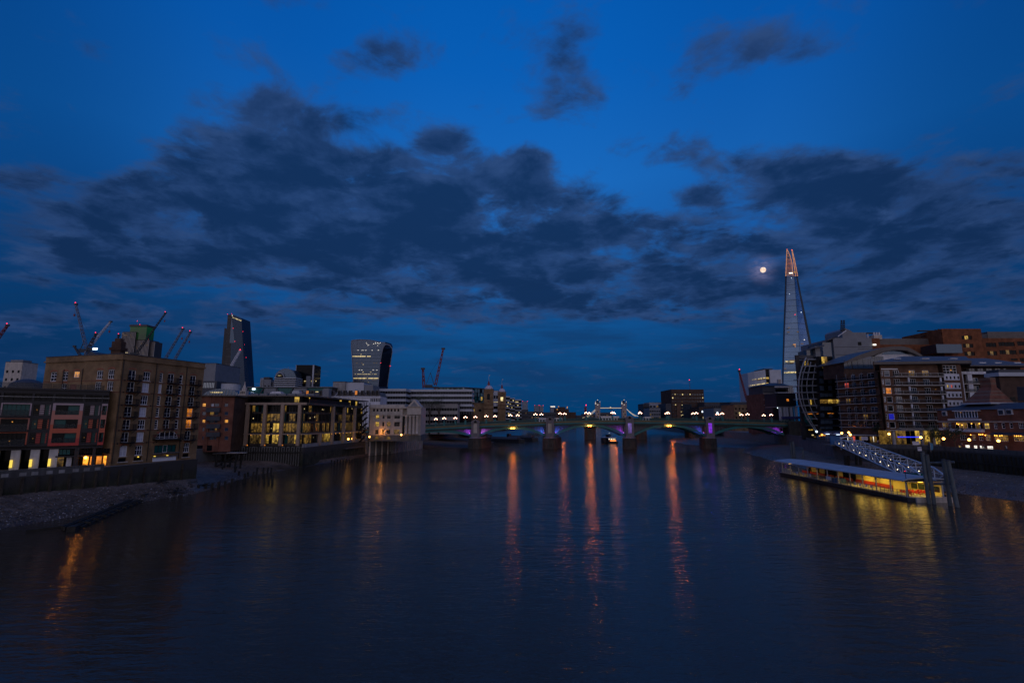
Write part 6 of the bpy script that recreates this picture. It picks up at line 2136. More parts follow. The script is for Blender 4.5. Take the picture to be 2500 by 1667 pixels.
ys = [1740, 1560, 1240, 1140, 950, 800, 620, 560, 372]
LI = [(y, x + 14) for y, x in Lx]
RI = [(y, x - 16 - (y - 90) * .012) for y, x in Rx]
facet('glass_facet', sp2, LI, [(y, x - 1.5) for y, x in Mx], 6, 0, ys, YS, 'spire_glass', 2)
facet('glass_facet', sp2, [(y, x + 1.5) for y, x in Mx], RI, 0, 10, ys, YS, 'spire_glass_lit', 2)
facet('corner_slot', sp2, Lx, [(y, x - .6) for y, x in LI], 9, 8, ys, YS, 'spire_edge', 1.5)
facet('rear_mass', sp2, [(y, x + 10) for y, x in Lx], [(y, x - 12) for y, x in Rx], 22, 24, ys, YS, 'spire_edge', 2)
facet('corner_slot', sp2, [(y, x + .6) for y, x in RI], Rx, 12, 14, ys, YS, 'spire_edge', 1.5)
for k in range(58):
 y = 392 + k * 21 + (k % 3)
 a, m_, b = S(lerpt(LI, y), y, YS + 5.6), S(lerpt(Mx, y), y), S(lerpt(RI, y), y, YS + 9.6)
 h = .22 if k % 4 else .42
 part('floor_edge', MB().hexa([(a.x, YS + 5.6, a.z - h), (m_.x - .5, YS - .35, a.z - h), (m_.x - .5, YS + .2, a.z - h), (a.x, YS + 6.2, a.z - h),
 (a.x, YS + 5.6, a.z + h), (m_.x - .5, YS - .35, a.z + h), (m_.x - .5, YS + .2, a.z + h), (a.x, YS + 6.2, a.z + h)]), sp2, I4, 'spire_fin' if k > 7 and k % 3 else 'spire_edge')
 part('floor_edge', MB().hexa([(m_.x + .5, YS - .35, a.z - h), (b.x, YS + 9.6, a.z - h), (b.x, YS + 10.2, a.z - h), (m_.x + .5, YS + .2, a.z - h),
 (m_.x + .5, YS - .35, a.z + h), (b.x, YS + 9.6, a.z + h), (b.x, YS + 10.2, a.z + h), (m_.x + .5, YS + .2, a.z + h)]), sp2, I4, 'spire_fin' if k % 3 == 0 else 'spire_glass_lit')
# lit office floors
for (y, xa, xb, m) in ((1310, 300, 420, 'lit_office'), (1296, 340, 420, 'lit_dim'), (1432, 290, 420, 'lit_office'), (1425, 330, 418, 'lit_office'), (1387, 290, 325, 'lit_dim'), (1300, 455, 530, 'lit_office'), (1124, 388, 425, 'lit_warm'), (1115, 470, 500, 'lit_dim'), (1145, 405, 425, 'lit_warm'), (1325, 320, 400, 'lit_dim'),
 (990, 320, 350, 'lit_dim'), (872, 365, 390, 'lit_dim'), (985, 430, 450, 'lit_dim'), (940, 330, 352, 'lit_dim')):
 n = max(1, int((xb - xa) / 9))
 for i in range(n):
  if rr.random() < .85:
   p = S(xa + (xb - xa) * i / n, y, YS - .9)
   part('lit_window', cached(('spw', m), lambda: MB().box(0, 1.5, -.3, 0, -.7, .7).mesh('lit_window', m)), sp2, Matrix.Translation((p.x, YS - .7, p.z)))
for (x, y, m, r) in ((408, 797, 'beacon_red', .9), (510, 1073, 'lit_white', .8), (475, 772, 'lit_cool', .6), (368, 398, 'lit_cool', .5), (348, 572, 'lit_cool', .4)):
 light_ball(sp2, Matrix.Translation(S(x, y, YS - 1.5)), r, m)
# open tip: two blades of glass framing, lit orange
for (tl, tr, y0, y1) in (([(85, 318), (370, 305)], [(85, 319), (150, 350), (230, 372), (372, 386)], 88, 372), ([(90, 371), (200, 388), (372, 412)], [(90, 374), (200, 401), (372, 434)], 92, 372)):
 n = 20
 for k in range(n + 1):
  y = y0 + (y1 - y0) * k / n
  a, b = S(lerpt(tl, y), y, YS + 6), S(lerpt(tr, y), y, YS + 6)
  if b.x - a.x > .3:
   part('tip_bar', MB().box(a.x, b.x, YS + 6, YS + 6.5, a.z - .42, a.z + .42), sp2, I4, 'tip_orange' if k % 2 or k > 6 else 'spire_edge')
  for q in (a, b):
   part('tip_light', cached('tb', lambda: MB().box(-.5, .5, -.3, .3, -.65, .65).mesh('tip_light', 'tip_bead')), sp2, Matrix.Translation((q.x, YS + 5.6, q.z)))
 pts = [S(lerpt(tl, y0 + (y1 - y0) * k / 8), y0 + (y1 - y0) * k / 8, YS + 6) for k in range(9)]
 part('tip_edge', MB().path(pts, .35, 4), sp2, I4, 'spire_fin')
 pts = [S(lerpt(tr, y0 + (y1 - y0) * k / 8), y0 + (y1 - y0) * k / 8, YS + 6) for k in range(9)]
 part('tip_edge', MB().path(pts, .35, 4), sp2, I4, 'spire_fin')
part('tip_glass', MB().add([tuple(S(x, y, YS + 9)) for x, y in ((306, 374), (386, 374), (352, 160), (318, 92))], [(0, 1, 2, 3)]).add([tuple(S(x, y, YS + 9.6)) for x, y in ((306, 374), (386, 374), (352, 160), (318, 92))], [(3, 2, 1, 0)]), sp2, I4, 'spire_glass')
part('deck_light', MB().box(-3.2, 3.2, -.3, .3, -1.2, 1.2), sp2, Matrix.Translation(S(362, 345, YS + 3)), 'lit_white')
part('deck_light', MB().box(-1.6, 1.6, -.3, .3, -.8, .8), sp2, Matrix.Translation(S(405, 334, YS + 4)), 'lit_yellow')
light_ball(sp2, Matrix.Translation(S(374, 92, YS + 5)), .9, 'beacon_red')
light_ball(sp2, Matrix.Translation(S(318, 84, YS + 5)), .5, 'beacon_red')

# --- far right-bank blocks seen over the bridge
o, Fm, w, h, z = slab('stone_office_tower', 'brown stone office tower with a grid of pale windows and a deep portal', G6X(725), G6X(1085), G6Y(548), 560, 40, 'dark_brick', z0=7, rows=9, cols=13, ww=.45, wh=.35, lit=.10, litm='lit_office', dark='sky_glass', roof='dark_brick')
part('portal', MB().box(w * .28, w * .60, -.4, -.02, 7, 7 + h * .62), o, Fm, 'dim_glass')
part('portal_jamb', MB().box(w * .14, w * .26, -1.2, -.02, 7, 7 + h * .64), o, Fm, 'brown_brick')
part('side_block', MB().box(-6.5, -.1, 1, 30, 7, 7 + h * .64), o, Fm, 'slate')
for r in range(8):
 part('lit_window', MB().box(-.0, .9, -.6, -.42, 0, .8), o, Fm @ T(w * .30, 0, 10 + r * 3.6), 'lit_dim' if r % 3 else 'lit_office')
for i in range(5):
 part('lit_window', MB().box(0, 2.2, -.1, 0, 0, 1.3), o, Fm @ T(w * (.64 + .06 * i), 0, 7 + h * .44), 'lit_office')
part('mast', MB().tube((w * .68, 10, z), (w * .68, 10, ztop(G6X(968), G6Y(440), 570)), .3, 5), o, Fm, 'crane_blue')
light_ball(o, Fm @ T(w * .68, 10, ztop(G6X(968), G6Y(440), 570)), .8, 'beacon_red')
for (lab, a, b, t, Y, m, lm) in (('pale stepped office left of the brown tower on the right bank', 478, 700, 690, 620, 'pale_panel', .12), ('low grey terrace block in front of the pale stepped office', 480, 600, 750, 560, 'grey_panel', .15),
 ('glass topped end block of the pale stepped office', 410, 480, 706, 610, 'slate', .05)):
 slab('quay_office', lab, G6X(a), G6X(b), G6Y(t), Y, 25, m, z0=7, rows=5, cols=6, ww=.7, wh=.45, lit=lm, litm='lit_dim', group='offices left of the brown tower')
for (lab, a, b, t, Y, m, r, c, lt) in (('brown brick warehouse behind the bridge lamps, right of the brown tower', 1030, 1195, 742, 470, 'dark_brick', 3, 6, .05), ('dark roofed block with a row of lit windows', 1090, 1385, 690, 540, 'slate', 4, 12, .12),
 ('pale low block with a bright white lamp', 1190, 1375, 752, 440, 'grey_panel', 3, 7, .0), ('dark gabled block below the red crane jib', 1380, 1600, 688, 480, 'slate', 3, 6, .03),
 ('ochre brick flats right of the dark gabled block', 1415, 1690, 712, 400, 'stock_brick', 5, 7, .03), ('ochre brick end block beside the terraced flats', 1690, 1760, 705, 405, 'stock_brick', 5, 2, .0)):
 o, Fm, w, h, z = slab('riverside_block', lab, G6X(a), G6X(b), G6Y(t), Y, 25, m, z0=7, rows=r, cols=c, ww=.45, wh=.45, lit=lt, litm='lit_office', group='blocks along the right bank')
 if 'lamp' in lab:
  part('flood_lamp', MB().ball((0, -.5, 0), .8, 8, 5), o, Fm @ T(w * .2, 0, z - 4), 'lit_cool')
# white curved office
YH = 640
H3 = lambda x, y, Y=YH: at(1840 + x / 8.25, 900 + y / 8.25, Y)
ho = thing('white_curved_office', 'pale white clad office tower with bright lit bands, left of the glass spire', 'building', (H3(200, 600).x, YH, 7))
fr = [(-20, 66), (60, 46), (150, 30), (234, 18)]
pts = [H3(x, y) for x, y in fr]
b = MB()
for i, p in enumerate(pts):
 yy = YH + (14, 7, 2.5, 0)[i]
 b.v += [(p.x, yy, 7), (p.x, yy, p.z)]
b.v += [(pts[-1].x, YH + 40, 7), (pts[-1].x, YH + 40, pts[-1].z), (pts[0].x, YH + 40, 7), (pts[0].x, YH + 40, pts[0].z)]
n = 6
b.f = [(2 * i, 2 * ((i + 1) % n), 2 * ((i + 1) % n) + 1, 2 * i + 1) for i in range(n)] + [tuple(2 * i + 1 for i in range(n))]
b.m = [0] * len(b.f)
part('curved_wall', b, ho, I4, 'pale_panel')
part('right_wall', MB().box(H3(312, 50).x, H3(545, 50).x, YH - 1, YH + 40, 7, H3(400, 24).z), ho, I4, 'pale_panel')
part('stair_slot', MB().box(H3(234, 50).x + .1, H3(312, 50).x - .1, YH + 1, YH + 38, 7, H3(270, 8).z), ho, I4, 'dark_pane')
part('roof_plant', MB().box(H3(238, 0).x, H3(420, 0).x, YH + 4, YH + 30, H3(270, 8).z + .01, H3(300, -8).z), ho, I4, 'slate')
for (y, m, dens) in ((185, 'lit_office', .75), (200, 'lit_dim', .8), (298, 'lit_office', .9), (312, 'lit_dim', .7), (370, 'lit_dim', .35), (400, 'lit_dim', .25), (470, 'lit_dim', .35), (605, 'lit_office', .7)):
 for i in range(12):
  x = 5 + i * 19
  if rr.random() < dens and (y != 605 or x > 60):
   p = H3(x, y + (234 - x) * .14)
   f = (x - 0) / 234
   yy = YH + 14 * (1 - f) ** 1.9 - .35
   part('lit_window', cached(('hw', m), lambda: MB().box(0, 1.3, 0, .3, -.5, .6).mesh('lit_window', m)), ho, Matrix.Translation((p.x, yy, p.z)))
 if y in (185, 298):
  a_, b_ = H3(238, y), H3(310, y)
  part('lit_window', MB().box(a_.x, b_.x, YH + .7, YH + .98, a_.z - 1.3, a_.z + 1.0), ho, I4, 'lit_yellow')
for k in range(12):
 zz = 12 + k * 3.9
 part('floor_line', MB().box(H3(0, 300).x, H3(234, 300).x, YH - .3, YH - .02, zz, zz + .35), ho, I4, 'grey_panel') if zz < pts[-1].z - 2 and k < 0 else None

# --- terraced flats and dark theatre block by the bridge end
YF = 318
F3 = lambda x, y, Y=YF: at(1840 + x / 8.25, 900 + y / 8.25, Y)
tf = thing('terraced_flats', 'red brick flats with pale balcony slabs and a dark hipped roof by the bridge end', 'building', (F3(330, 800).x, YF, 7))
xa, xm_, xb = F3(215, 700).x, F3(460, 700).x, F3(745, 400).x
zt_ = F3(330, 500).z
part('wall', MB().box(xa, xm_, YF, YF + 24, 7, zt_), tf, I4, 'red_brick')
for k, y in enumerate((505, 625, 740, 850, 955)):
 zz = F3(330, y).z
 part('balcony', MB().box(xa - .4, xm_ + .4, YF - 1.6, YF - .02, zz, zz + .28), tf, I4, 'pale_stone')
 for (a_, b_) in ((235, 300), (350, 450)):
  if y < 950:
   part('window', MB().box(F3(a_, y).x, F3(b_, y).x, YF - .12, YF - .03, zz - 3.4, zz - .9), tf, I4, 'dark_pane')
 part('balustrade', MB().box(xa - .4, xm_ + .4, YF - 1.6, YF - 1.52, zz + .283, zz + 1.2), tf, I4, 'rail_glass')
z2 = F3(600, 470).z
part('upper_storey', MB().box(xa + 1, xb, YF + 3, YF + 22, zt_ - 1, F3(600, 345).z), tf, I4, 'slate')
part('upper_band', MB().box(F3(465, 350).x, xb + .3, YF + 2.4, YF + 2.9, F3(600, 372).z, F3(600, 340).z), tf, I4, 'white_render')
for i in range(4):
 part('window', MB().box(0, 3.0 * .8, 0, .2, 0, 2.0), tf, Matrix.Translation((F3(490 + i * 58, 450).x, YF + 2.7, F3(600, 462).z)), 'dark_pane')
part('window_mullions', MB().box(F3(460, 450).x, xb, YF + 2.3, YF + 2.6, F3(600, 485).z, F3(600, 468).z), tf, I4, 'pale_panel')
part('hipped_roof', MB().add([(xa, YF + 2, F3(600, 338).z), (xb + 1, YF + 2, F3(600, 338).z), (xb + 1, YF + 22, F3(600, 338).z), (xa, YF + 22, F3(600, 338).z), (F3(480, 0).x, YF + 12, F3(560, 258).z), (F3(720, 0).x, YF + 12, F3(560, 258).z)],
 [(3, 2, 1, 0), (0, 1, 5, 4), (1, 2, 5), (2, 3, 4, 5), (3, 0, 4)]), tf, I4, 'slate')
part('chimney', MB().box(-.9, .9, 0, 1.6, 0, 2.6), tf, Matrix.Translation((F3(695, 260).x, YF + 10, F3(560, 270).z)), 'pale_stone')
for i, y in enumerate((400, 440, 480)):
 pass
part('side_glazing', MB().box(xb + .1, F3(870, 400).x, YF + 4, YF + 20, F3(800, 490).z, F3(800, 330).z), tf, I4, 'blue_pane')
for k in range(4):
 part('glazing_bar', MB().tube((xb + .2 + (F3(870, 0).x - xb) * k / 4, YF + 3.9, F3(800, 490).z), (xb + .2 + (F3(870, 0).x - xb) * (k + .6) / 4, YF + 3.9, F3(800, 320).z), .12, 4), tf, I4, 'white_render')
db = thing('dark_block', 'dark windowless block with one amber window over pale columns at the bridge end', 'building', (F3(660, 900, 300).x, 300, 7))
F4 = lambda x, y: F3(x, y, 300)
part('body', MB().box(F4(455, 600).x, F4(720, 600).x, 300, 314, F4(600, 760).z, F4(600, 492).z), db, I4, 'dark_cladding')
part('side_body', MB().box(F4(722, 600).x, F4(870, 600).x, 301, 314, F4(600, 755).z, F4(600, 490).z), db, I4, 'black_steel')
part('window', MB().box(F4(662, 630).x, F4(706, 630).x, 299.9, 299.98, F4(680, 655).z, F4(680, 608).z), db, I4, 'lit_amber')
part('beam', MB().box(F4(455, 760).x, F4(885, 760).x, 299.3, 313, F4(600, 775).z, F4(600, 762).z), db, I4, 'concrete')
for x in (520, 595, 650, 735, 835):
 part('column', MB().box(F4(x, 850).x, F4(x + 42, 850).x, 299.6, 301, 7, F4(600, 776).z), db, I4, 'pale_panel')
part('body_low', MB().box(F4(455, 850).x, F4(880, 850).x, 304, 314, 7, F4(600, 776).z), db, I4, 'dark_cladding')
part('awning', MB().box(F4(540, 980).x, F4(865, 980).x, 296, 299, F4(600, 1010).z, F4(600, 960).z), db, I4, 'awning_blue' if 'awning_blue' in MATS else 'dark_cladding')
part('wall_lamp', MB().ball((F4(463, 788).x, 299, F4(463, 788).z), .3, 6, 4), db, I4, 'lit_cool')

# --- bow fronted office with white ribs
YB2 = 226
B3 = lambda x, y, Y=YB2: at(1840 + x / 8.25, 900 + y / 8.25, Y)
bo = thing('bow_front_office', 'glass office with a curved grid of white steel ribs bowing out over the promenade', 'building', (B3(1150, 1200).x, YB2, 7))
mat('rib_white', (.24, .26, .30), .45, .1, .5)
floors = [75 + 133 * k for k in range(-2, 9)]
xl, xr = B3(925, 500).x + 1.2, B3(1330, 500).x
part('body', MB().prism([(xl + 1.5, YB2 + 5.2), (xr, YB2 + 5.2), (xr + 8, YB2 + 26), (xl + 14.5, YB2 + 26)], 7, B3(1200, -110).z), bo, I4, 'dark_cladding')
ribs = [[(1060, -230), (1000, -110), (940, 80), (912, 230), (905, 420), (925, 600), (985, 800), (1080, 1010), (1250, 1255)],
 [(1110, -200), (1050, -60), (990, 130), (965, 330), (972, 520), (1010, 700), (1070, 880), (1150, 1050), (1275, 1245)],
 [(1150, -140), (1110, 60), (1075, 250), (1068, 400), (1088, 560), (1130, 740), (1195, 900), (1290, 1040), (1340, 1120)],
 [(1245, -100), (1215, 100), (1185, 300), (1188, 440), (1210, 590), (1250, 740), (1310, 880), (1345, 960)]]
for k, rpts in enumerate(ribs):
 w3 = [B3(x, y, YB2 + k * .25) for x, y in rpts]
 part('rib', MB().path(w3, .30 if k == 0 else .2, 6), bo, I4, 'rib_white', smooth=False)

def xat(rp, y):
 for (xa_, ya_), (xb_, yb_) in zip(rp, rp[1:]):
  if ya_ <= y <= yb_:
   return xa_ + (xb_ - xa_) * (y - ya_) / (yb_ - ya_)
 return None

bay_m = ['blue_pane', 'dim_glass', 'dark_pane', 'teal_pane']
for fi, y in enumerate(floors):
 xs_ = [xat(rp, y) for rp in ribs]
 got = [v for v in xs_ if v is not None]
 if not got:
  continue
 a = B3(min(got), y)
 part('floor_slab', MB().box(a.x, xr, YB2 + .2, YB2 + 5.1, a.z - .22, a.z + .02), bo, I4, 'rib_white')
 part('ring_beam', MB().tube((a.x, YB2, a.z), (xr, YB2 + .6, a.z + .2), .15, 5), bo, I4, 'rib_white')
 lo, hi = y + 8, y + 128
 n = 5
 x0_, x1_ = a.x + 1.6, xr - .3
 zlo, zhi = B3(1100, hi - 3).z + .15, B3(1100, lo + 4).z
 for j in range(n):
  m = 'frosted' if j in (0, 1, 2) and rr.random() < .55 else rr.choice(['dark_pane', 'dark_pane', 'dim_glass', 'blue_pane'])
  if fi == 0:
   m = rr.choice(['lit_dim', 'lit_yellow', 'dark_pane'])
  if fi == 6 and j == 4:
   m = 'lit_yellow'
  part('window', MB().box(x0_ + (x1_ - x0_) * j / n + .08, x0_ + (x1_ - x0_) * (j + 1) / n - .08, YB2 + 4.7, YB2 + 4.9, zlo, zhi), bo, I4, m)
for (x, y) in ((1125, 912), (1190, 912), (1285, 902), (1310, 915), (1150, 905)):
 part('ceiling_lamp', cached('clamp', lambda: MB().box(-.35, .35, -.1, .1, -.12, .12).mesh('ceiling_lamp', 'lit_amber')), bo, Matrix.Translation(B3(x, y, YB2 + 4.2)))
light_ball(bo, Matrix.Translation(B3(1268, 1265, YB2 - 1)), .45, 'lit_cool', 'foot_lamp')
part('foot_shell', MB().lathe([(.5, 0), (1.7, 1.4), (2.0, 3.0), (1.5, 4.2)], 12), bo, Matrix.Translation(B3(1110, 1130, YB2 + 2)), 'teal_pane')
# upper frame and stepped glass stack at the right of the bow
part('side_frame', MB().box(P(165, 340, 228).x, P(200, 340, 228).x, 228, 228.8, 7, P(180, 340, 228).z), bo, I4, 'dark_cladding')
part('top_beam', MB().box(P(200, 340, 228).x + .02, P(352, 340, 228).x, 228, 231, P(250, 375, 228).z, P(250, 342, 228).z), bo, I4, 'slate')
part('corner_pier', MB().box(P(355, 300, 227).x, P(402, 300, 227).x, 227, 230, P(380, 560, 227).z, P(380, 255, 227).z), bo, I4, 'grey_panel')
part('roof_canopy', MB().hexa([tuple(P(x, y, Y)) for x, y, Y in ((272, 292, 226), (440, 255, 224), (440, 250, 240), (300, 285, 240), (272, 284, 226), (440, 243, 224), (440, 240, 240), (300, 278, 240))]), bo, I4, 'slate')
part('canopy_glass', MB().box(P(285, 330, 228).x, P(352, 330, 228).x, 229, 236, P(300, 340, 228).z, P(300, 290, 228).z), bo, I4, 'blue_pane')
stack_y = [430, 478, 550, 620, 690, 750, 815, 880, 945, 1010, 1060]
for k in range(len(stack_y) - 1):
 y0_, y1_ = stack_y[k], stack_y[k + 1]
 a, b = P(398 + k * 1.5, y1_ - 6, 224), P(590 + min(k, 4) * 2, y0_ + 8, 224)
 if k == 0:
  a, b = P(400, 470, 224), P(520, 350, 224)
 part('stack_floor', MB().box(a.x, b.x, 224.4, 240, a.z, b.z), bo, I4, 'dark_cladding')
 part('slab_edge', MB().box(a.x - .2, b.x + .6, 223.6, 239, a.z - .45, a.z - .02), bo, I4, 'black_steel')
 wdt = (b.x - a.x) / 5
 for j in range(5):
  if k == 5:
   m = 'lit_yellow' if j in (2, 4) else 'lit_dim'
  elif k == 0:
   m = 'lit_yellow' if j == 1 else ('lit_dim' if j == 2 else 'dark_pane')
  elif k == 7 and False:
   m = 'lit_dim'
  else:
   m = 'frosted' if j < 3 and rr.random() < .8 else 'dark_pane'
  part('window', MB().box(a.x + wdt * j + .1, a.x + wdt * (j + 1) - .1, 224.05, 224.35, a.z + .3, b.z - .3), bo, I4, m)
for (x, y) in ((480, 897), (500, 896), (520, 898), (290, 902), (315, 902), (375, 901)):
 part('ceiling_lamp', cached('clamp', lambda: 0), bo, Matrix.Translation(P(x, y, 223.9)))

# --- grey concrete block with masts
YC = 262
gc = thing('grey_plant_tower', 'plain blue grey concrete block with masts on its stepped roof, behind the bow fronted office', 'building', (P(600, 400, YC).x, YC, 7))
C = lambda x, y, Y=YC: P(x, y, Y)
xa, xb = C(535, 300).x, C(905, 300).x
part('body', MB().box(xa, xb, YC, YC + 30, 7, C(700, 176).z), gc, I4, 'grey_panel')
part('roof_wedge', MB().hexa([tuple(C(x, y, Y)) for x, y, Y in ((425, 222, YC - 2), (540, 180, YC), (540, 180, YC + 12), (470, 205, YC + 12), (425, 214, YC - 2), (540, 165, YC), (540, 165, YC + 12), (470, 195, YC + 12))]), gc, I4, 'slate')
part('side_glazing', MB().box(C(440, 300).x, xa - .05, YC + 1, YC + 14, 20, C(480, 215).z), gc, I4, 'blue_pane')
part('plant_room', MB().extr([(C(610, 0).x, C(600, 178).z + .01), (C(838, 0).x, C(700, 178).z + .01), (C(838, 0).x, C(800, 120).z), (C(715, 0).x, C(720, 120).z), (C(690, 0).x, C(690, 100).z), (C(640, 0).x, C(640, 78).z), (C(612, 0).x, C(612, 100).z)], YC + 1, YC + 16), gc, I4, 'grey_panel')
for x in (605, 628):
 lattice((C(x, 110).x, YC, C(x, 112).z), (C(x, 0).x, YC, C(x, 5).z), .8, .5, 'black_steel', gc, 'mast', r=.10)
part('roof_brace', MB().tube(C(570, 162, YC - 1), C(650, 105, YC - 1), .25, 4), gc, I4, 'white_render')
for (x0_, x1_, y) in ((535, 905, 262), (545, 740, 337), (760, 905, 282), (535, 700, 400)):
 part('panel_joint', MB().box(C(x0_, y).x + .1, C(x1_, y).x - .1, YC - .06, YC - .005, C(x0_, y).z - .12, C(x0_, y).z + .12), gc, I4, 'slate')
part('window', MB().box(C(762, 230).x, C(795, 230).x, YC - .1, YC - .01, C(770, 247).z, C(770, 214).z), gc, I4, 'dark_pane')
part('wall_lamp', MB().box(C(900, 245).x, C(926, 245).x, YC - 1, YC - .3, C(910, 250).z, C(910, 236).z), gc, I4, 'lit_white')

# --- red brown works building along the skyline
YR = 292
rbk = thing('red_brick_works', 'long red brown brick building with grey roof plant behind the balcony flats', 'building', (P(1600, 400, YR).x, YR, 7))
C = lambda x, y, Y=YR: P(x, y, Y)

def red_block(x0, x1, y, Y, wins, d=30):
 xa_, xb_ = C(x0, 300, Y).x, C(x1, 300, Y).x
 zt_ = C((x0 + x1) / 2, y, Y).z
 hs = [(C(a_, b_, Y).x - xa_, C(a_, d_, Y).z, C(c_, b_, Y).x - C(a_, b_, Y).x, C(a_, b_, Y).z - C(a_, d_, Y).z) for a_, b_, c_, d_, m_ in wins]
 part('wall', MB().wall(xb_ - xa_, zt_ - 7, hs, .4, 0, 7), rbk, Matrix.Translation((xa_, Y, 0)), 'orange_brick')
 part('body', MB().box(xa_ + .02, xb_ - .02, Y + .45, Y + d, 7, zt_ - .02), rbk, I4, 'orange_brick')
 for (h_, w_) in zip(hs, wins):
  n = max(1, round(h_[2] / 2.0))
  for j in range(n):
   part('window', MB().box(h_[0] + h_[2] * j / n + .1, h_[0] + h_[2] * (j + 1) / n - .1, .25, .32, h_[1] + .05, h_[1] + h_[3] - .05), rbk, Matrix.Translation((xa_, Y, 0)), w_[4] if j == n // 2 or w_[4] == 'dark_pane' else 'dark_pane')
 return zt_

brick_mat('orange_brick', (.24, .075, .030), (.18, .055, .022), (.18, .08, .04))
red_block(1590, 1970, 88, YR - 6, [(1752, 155, 1852, 190, 'lit_yellow'), (1765, 232, 1865, 268, 'lit_dim'), (1780, 308, 1880, 345, 'lit_dim')])
red_block(1972, 2420, 178, YR, [(1985, 222, 2085, 262, 'dark_pane'), (2105, 215, 2260, 255, 'dark_pane'), (2285, 210, 2400, 250, 'dark_pane'), (1998, 302, 2092, 342, 'lit_dim'), (2115, 292, 2278, 332, 'lit_dim'), (2300, 290, 2400, 330, 'dark_pane'), (2225, 372, 2290, 392, 'dark_pane'), (2310, 368, 2400, 405, 'dark_pane')])
red_block(985, 1588, 240, YR + 2, [])
red_block(905, 983, 180, YR - 4, [])
zt_ = C(1300, 238).z
part('roof_plant', MB().box(C(985, 200).x, C(1588, 200).x, YR + 4, YR + 26, zt_ + .01, C(1300, 172).z), rbk, I4, 'lead_roof')
part('roof_plant', MB().box(C(2050, 150).x, C(2420, 150).x, YR + 3, YR + 26, C(2200, 177).z + .01, C(2200, 108).z), rbk, I4, 'lead_roof')
part('roof_plant', MB().box(C(1975, 150).x, C(2045, 150).x, YR + 3, YR + 20, C(2000, 177).z + .01, C(2000, 130).z), rbk, I4, 'slate')
part('vent_block', MB().box(C(950, 150).x, C(1028, 150).x, YR + 3, YR + 14, C(980, 180).z, C(980, 140).z), rbk, I4, 'pale_stone')
for x in (960, 985, 1010):
 part('vent_pipe', MB().tube((C(x, 130).x, YR + 4, C(x, 141).z), (C(x, 110).x, YR + 4, C(x, 112).z), .5, 8), rbk, I4, 'white_render')
part('roof_arm', MB().box(C(880, 115).x, C(1015, 115).x, YR + 4, YR + 5.5, C(900, 124).z, C(900, 113).z), rbk, I4, 'black_steel')
part('roof_arm_post', MB().box(C(903, 130).x, C(909, 130).x, YR + 4.2, YR + 5, C(905, 178).z, C(905, 125).z), rbk, I4, 'white_render')
part('roof_arm', MB().box(C(1415, 90).x, C(1600, 90).x, YR + 5, YR + 7, C(1500, 96).z, C(1500, 88).z), rbk, I4, 'black_steel')
for (x0_, y0_, x1_, y1_) in ((1365, 165, 1480, 140), (1480, 135, 1590, 100), (1500, 100, 1600, 130), (1530, 90, 1560, 130)):
 part('roof_gantry', MB().tube(C(x0_, y0_, YR + 6), C(x1_, y1_, YR + 6), .4, 4), rbk, I4, 'black_steel')
part('glass_box', MB().box(C(1350, 300).x, C(1585, 300).x, YR - 12, YR - 1, C(1450, 345).z, C(1450, 265).z), rbk, I4, 'dim_glass')

# --- balcony flats: left wing with doors, arched roof, main block with deep balconies, stair tower, right wing
bf = thing('balcony_flats', 'long brown brick riverside flats with many glass balconies under a curved grey roof', 'building', (P(1300, 1100, 178).x, 178, 7))
C = lambda x, y, Y: P(x, y, Y)
# left wing
LQ0, LQ1 = C(588, 800, 210), C(985, 800, 192)
wp, wq = (LQ0.x, 210), (LQ1.x, 192)
FW = frame2(wp, wq)
LW = dist2(wp, wq)
hz = lambda x, y, p_, q_: hit(PXX(x), PYY(y), p_, q_)
zt_ = hz(900, 505, wp, wq)[1]
lev = [hz(900, y, wp, wq)[1] for y in (1030, 960, 890, 800, 720, 640, 565)]
holes, doors = [], []
for k, zz in enumerate(lev):
 for (x0_, x1_) in ((640, 682), (712, 752), (788, 832), (868, 935)):
  s0, s1 = hz(x0_, 700, wp, wq)[0], hz(x1_, 700, wp, wq)[0]
  holes.append((s0, zz + .05, s1 - s0, 2.15))
  doors.append((k, (s0, zz + .05, s1 - s0, 2.15)))
part('wall', MB().wall(LW, zt_ - 7, holes, .3, 0, 7), bf, FW, 'brown_brick')
core(bf, FW, LW, 16, zt_ - 7, 'dark_brick', 7, .4)
for k, hh in doors:
 m = 'lit_dim' if rr.random() < .08 else ('blue_pane' if rr.random() < .4 else 'dark_pane')
 if k < 2:
  m = rr.choice(['lit_dim', 'dark_pane', 'dark_pane', 'dark_pane'])
 if (k == 5 and hh[0] < 3.5):
  m = 'lit_red'
 window(bf, FW, hh[0], hh[1], hh[2], hh[3], 2 if hh[2] < 3 else 4, 1, .13, 'white_frame', m, .14)
for k, zz in enumerate(lev):
 part('balcony', MB().box(.2, LW - .6, -1.5, -.02, zz - .22, zz), bf, FW, 'pale_stone')
 part('balustrade', MB().box(.2, LW - .6, -1.5, -1.46, zz + .02, zz + 1.05), bf, FW, 'rail_glass')
 part('handrail', MB().box(.2, LW - .6, -1.53, -1.43, zz + 1.053, zz + 1.12), bf, FW, 'steel')
 for x in (600, 690, 760, 842):
  s0 = hz(x, 700, wp, wq)[0]
  part('balcony_frame', cached('bfr', lambda: MB().box(-.11, .11, -1.5, -1.3, 0, 2.9).mesh('balcony_frame', 'grey_panel')), bf, FW @ T(s0, 0, zz - .2))
for i in range(5):
 s0 = LW * (i + .5) / 5
 part('parapet_scallop', MB().extr([(s0 + 1.6 * math.cos(math.pi * j / 8), zt_ + .6 * math.sin(math.pi * j / 8)) for j in range(9)], 0, .4), bf, FW, 'brown_brick')
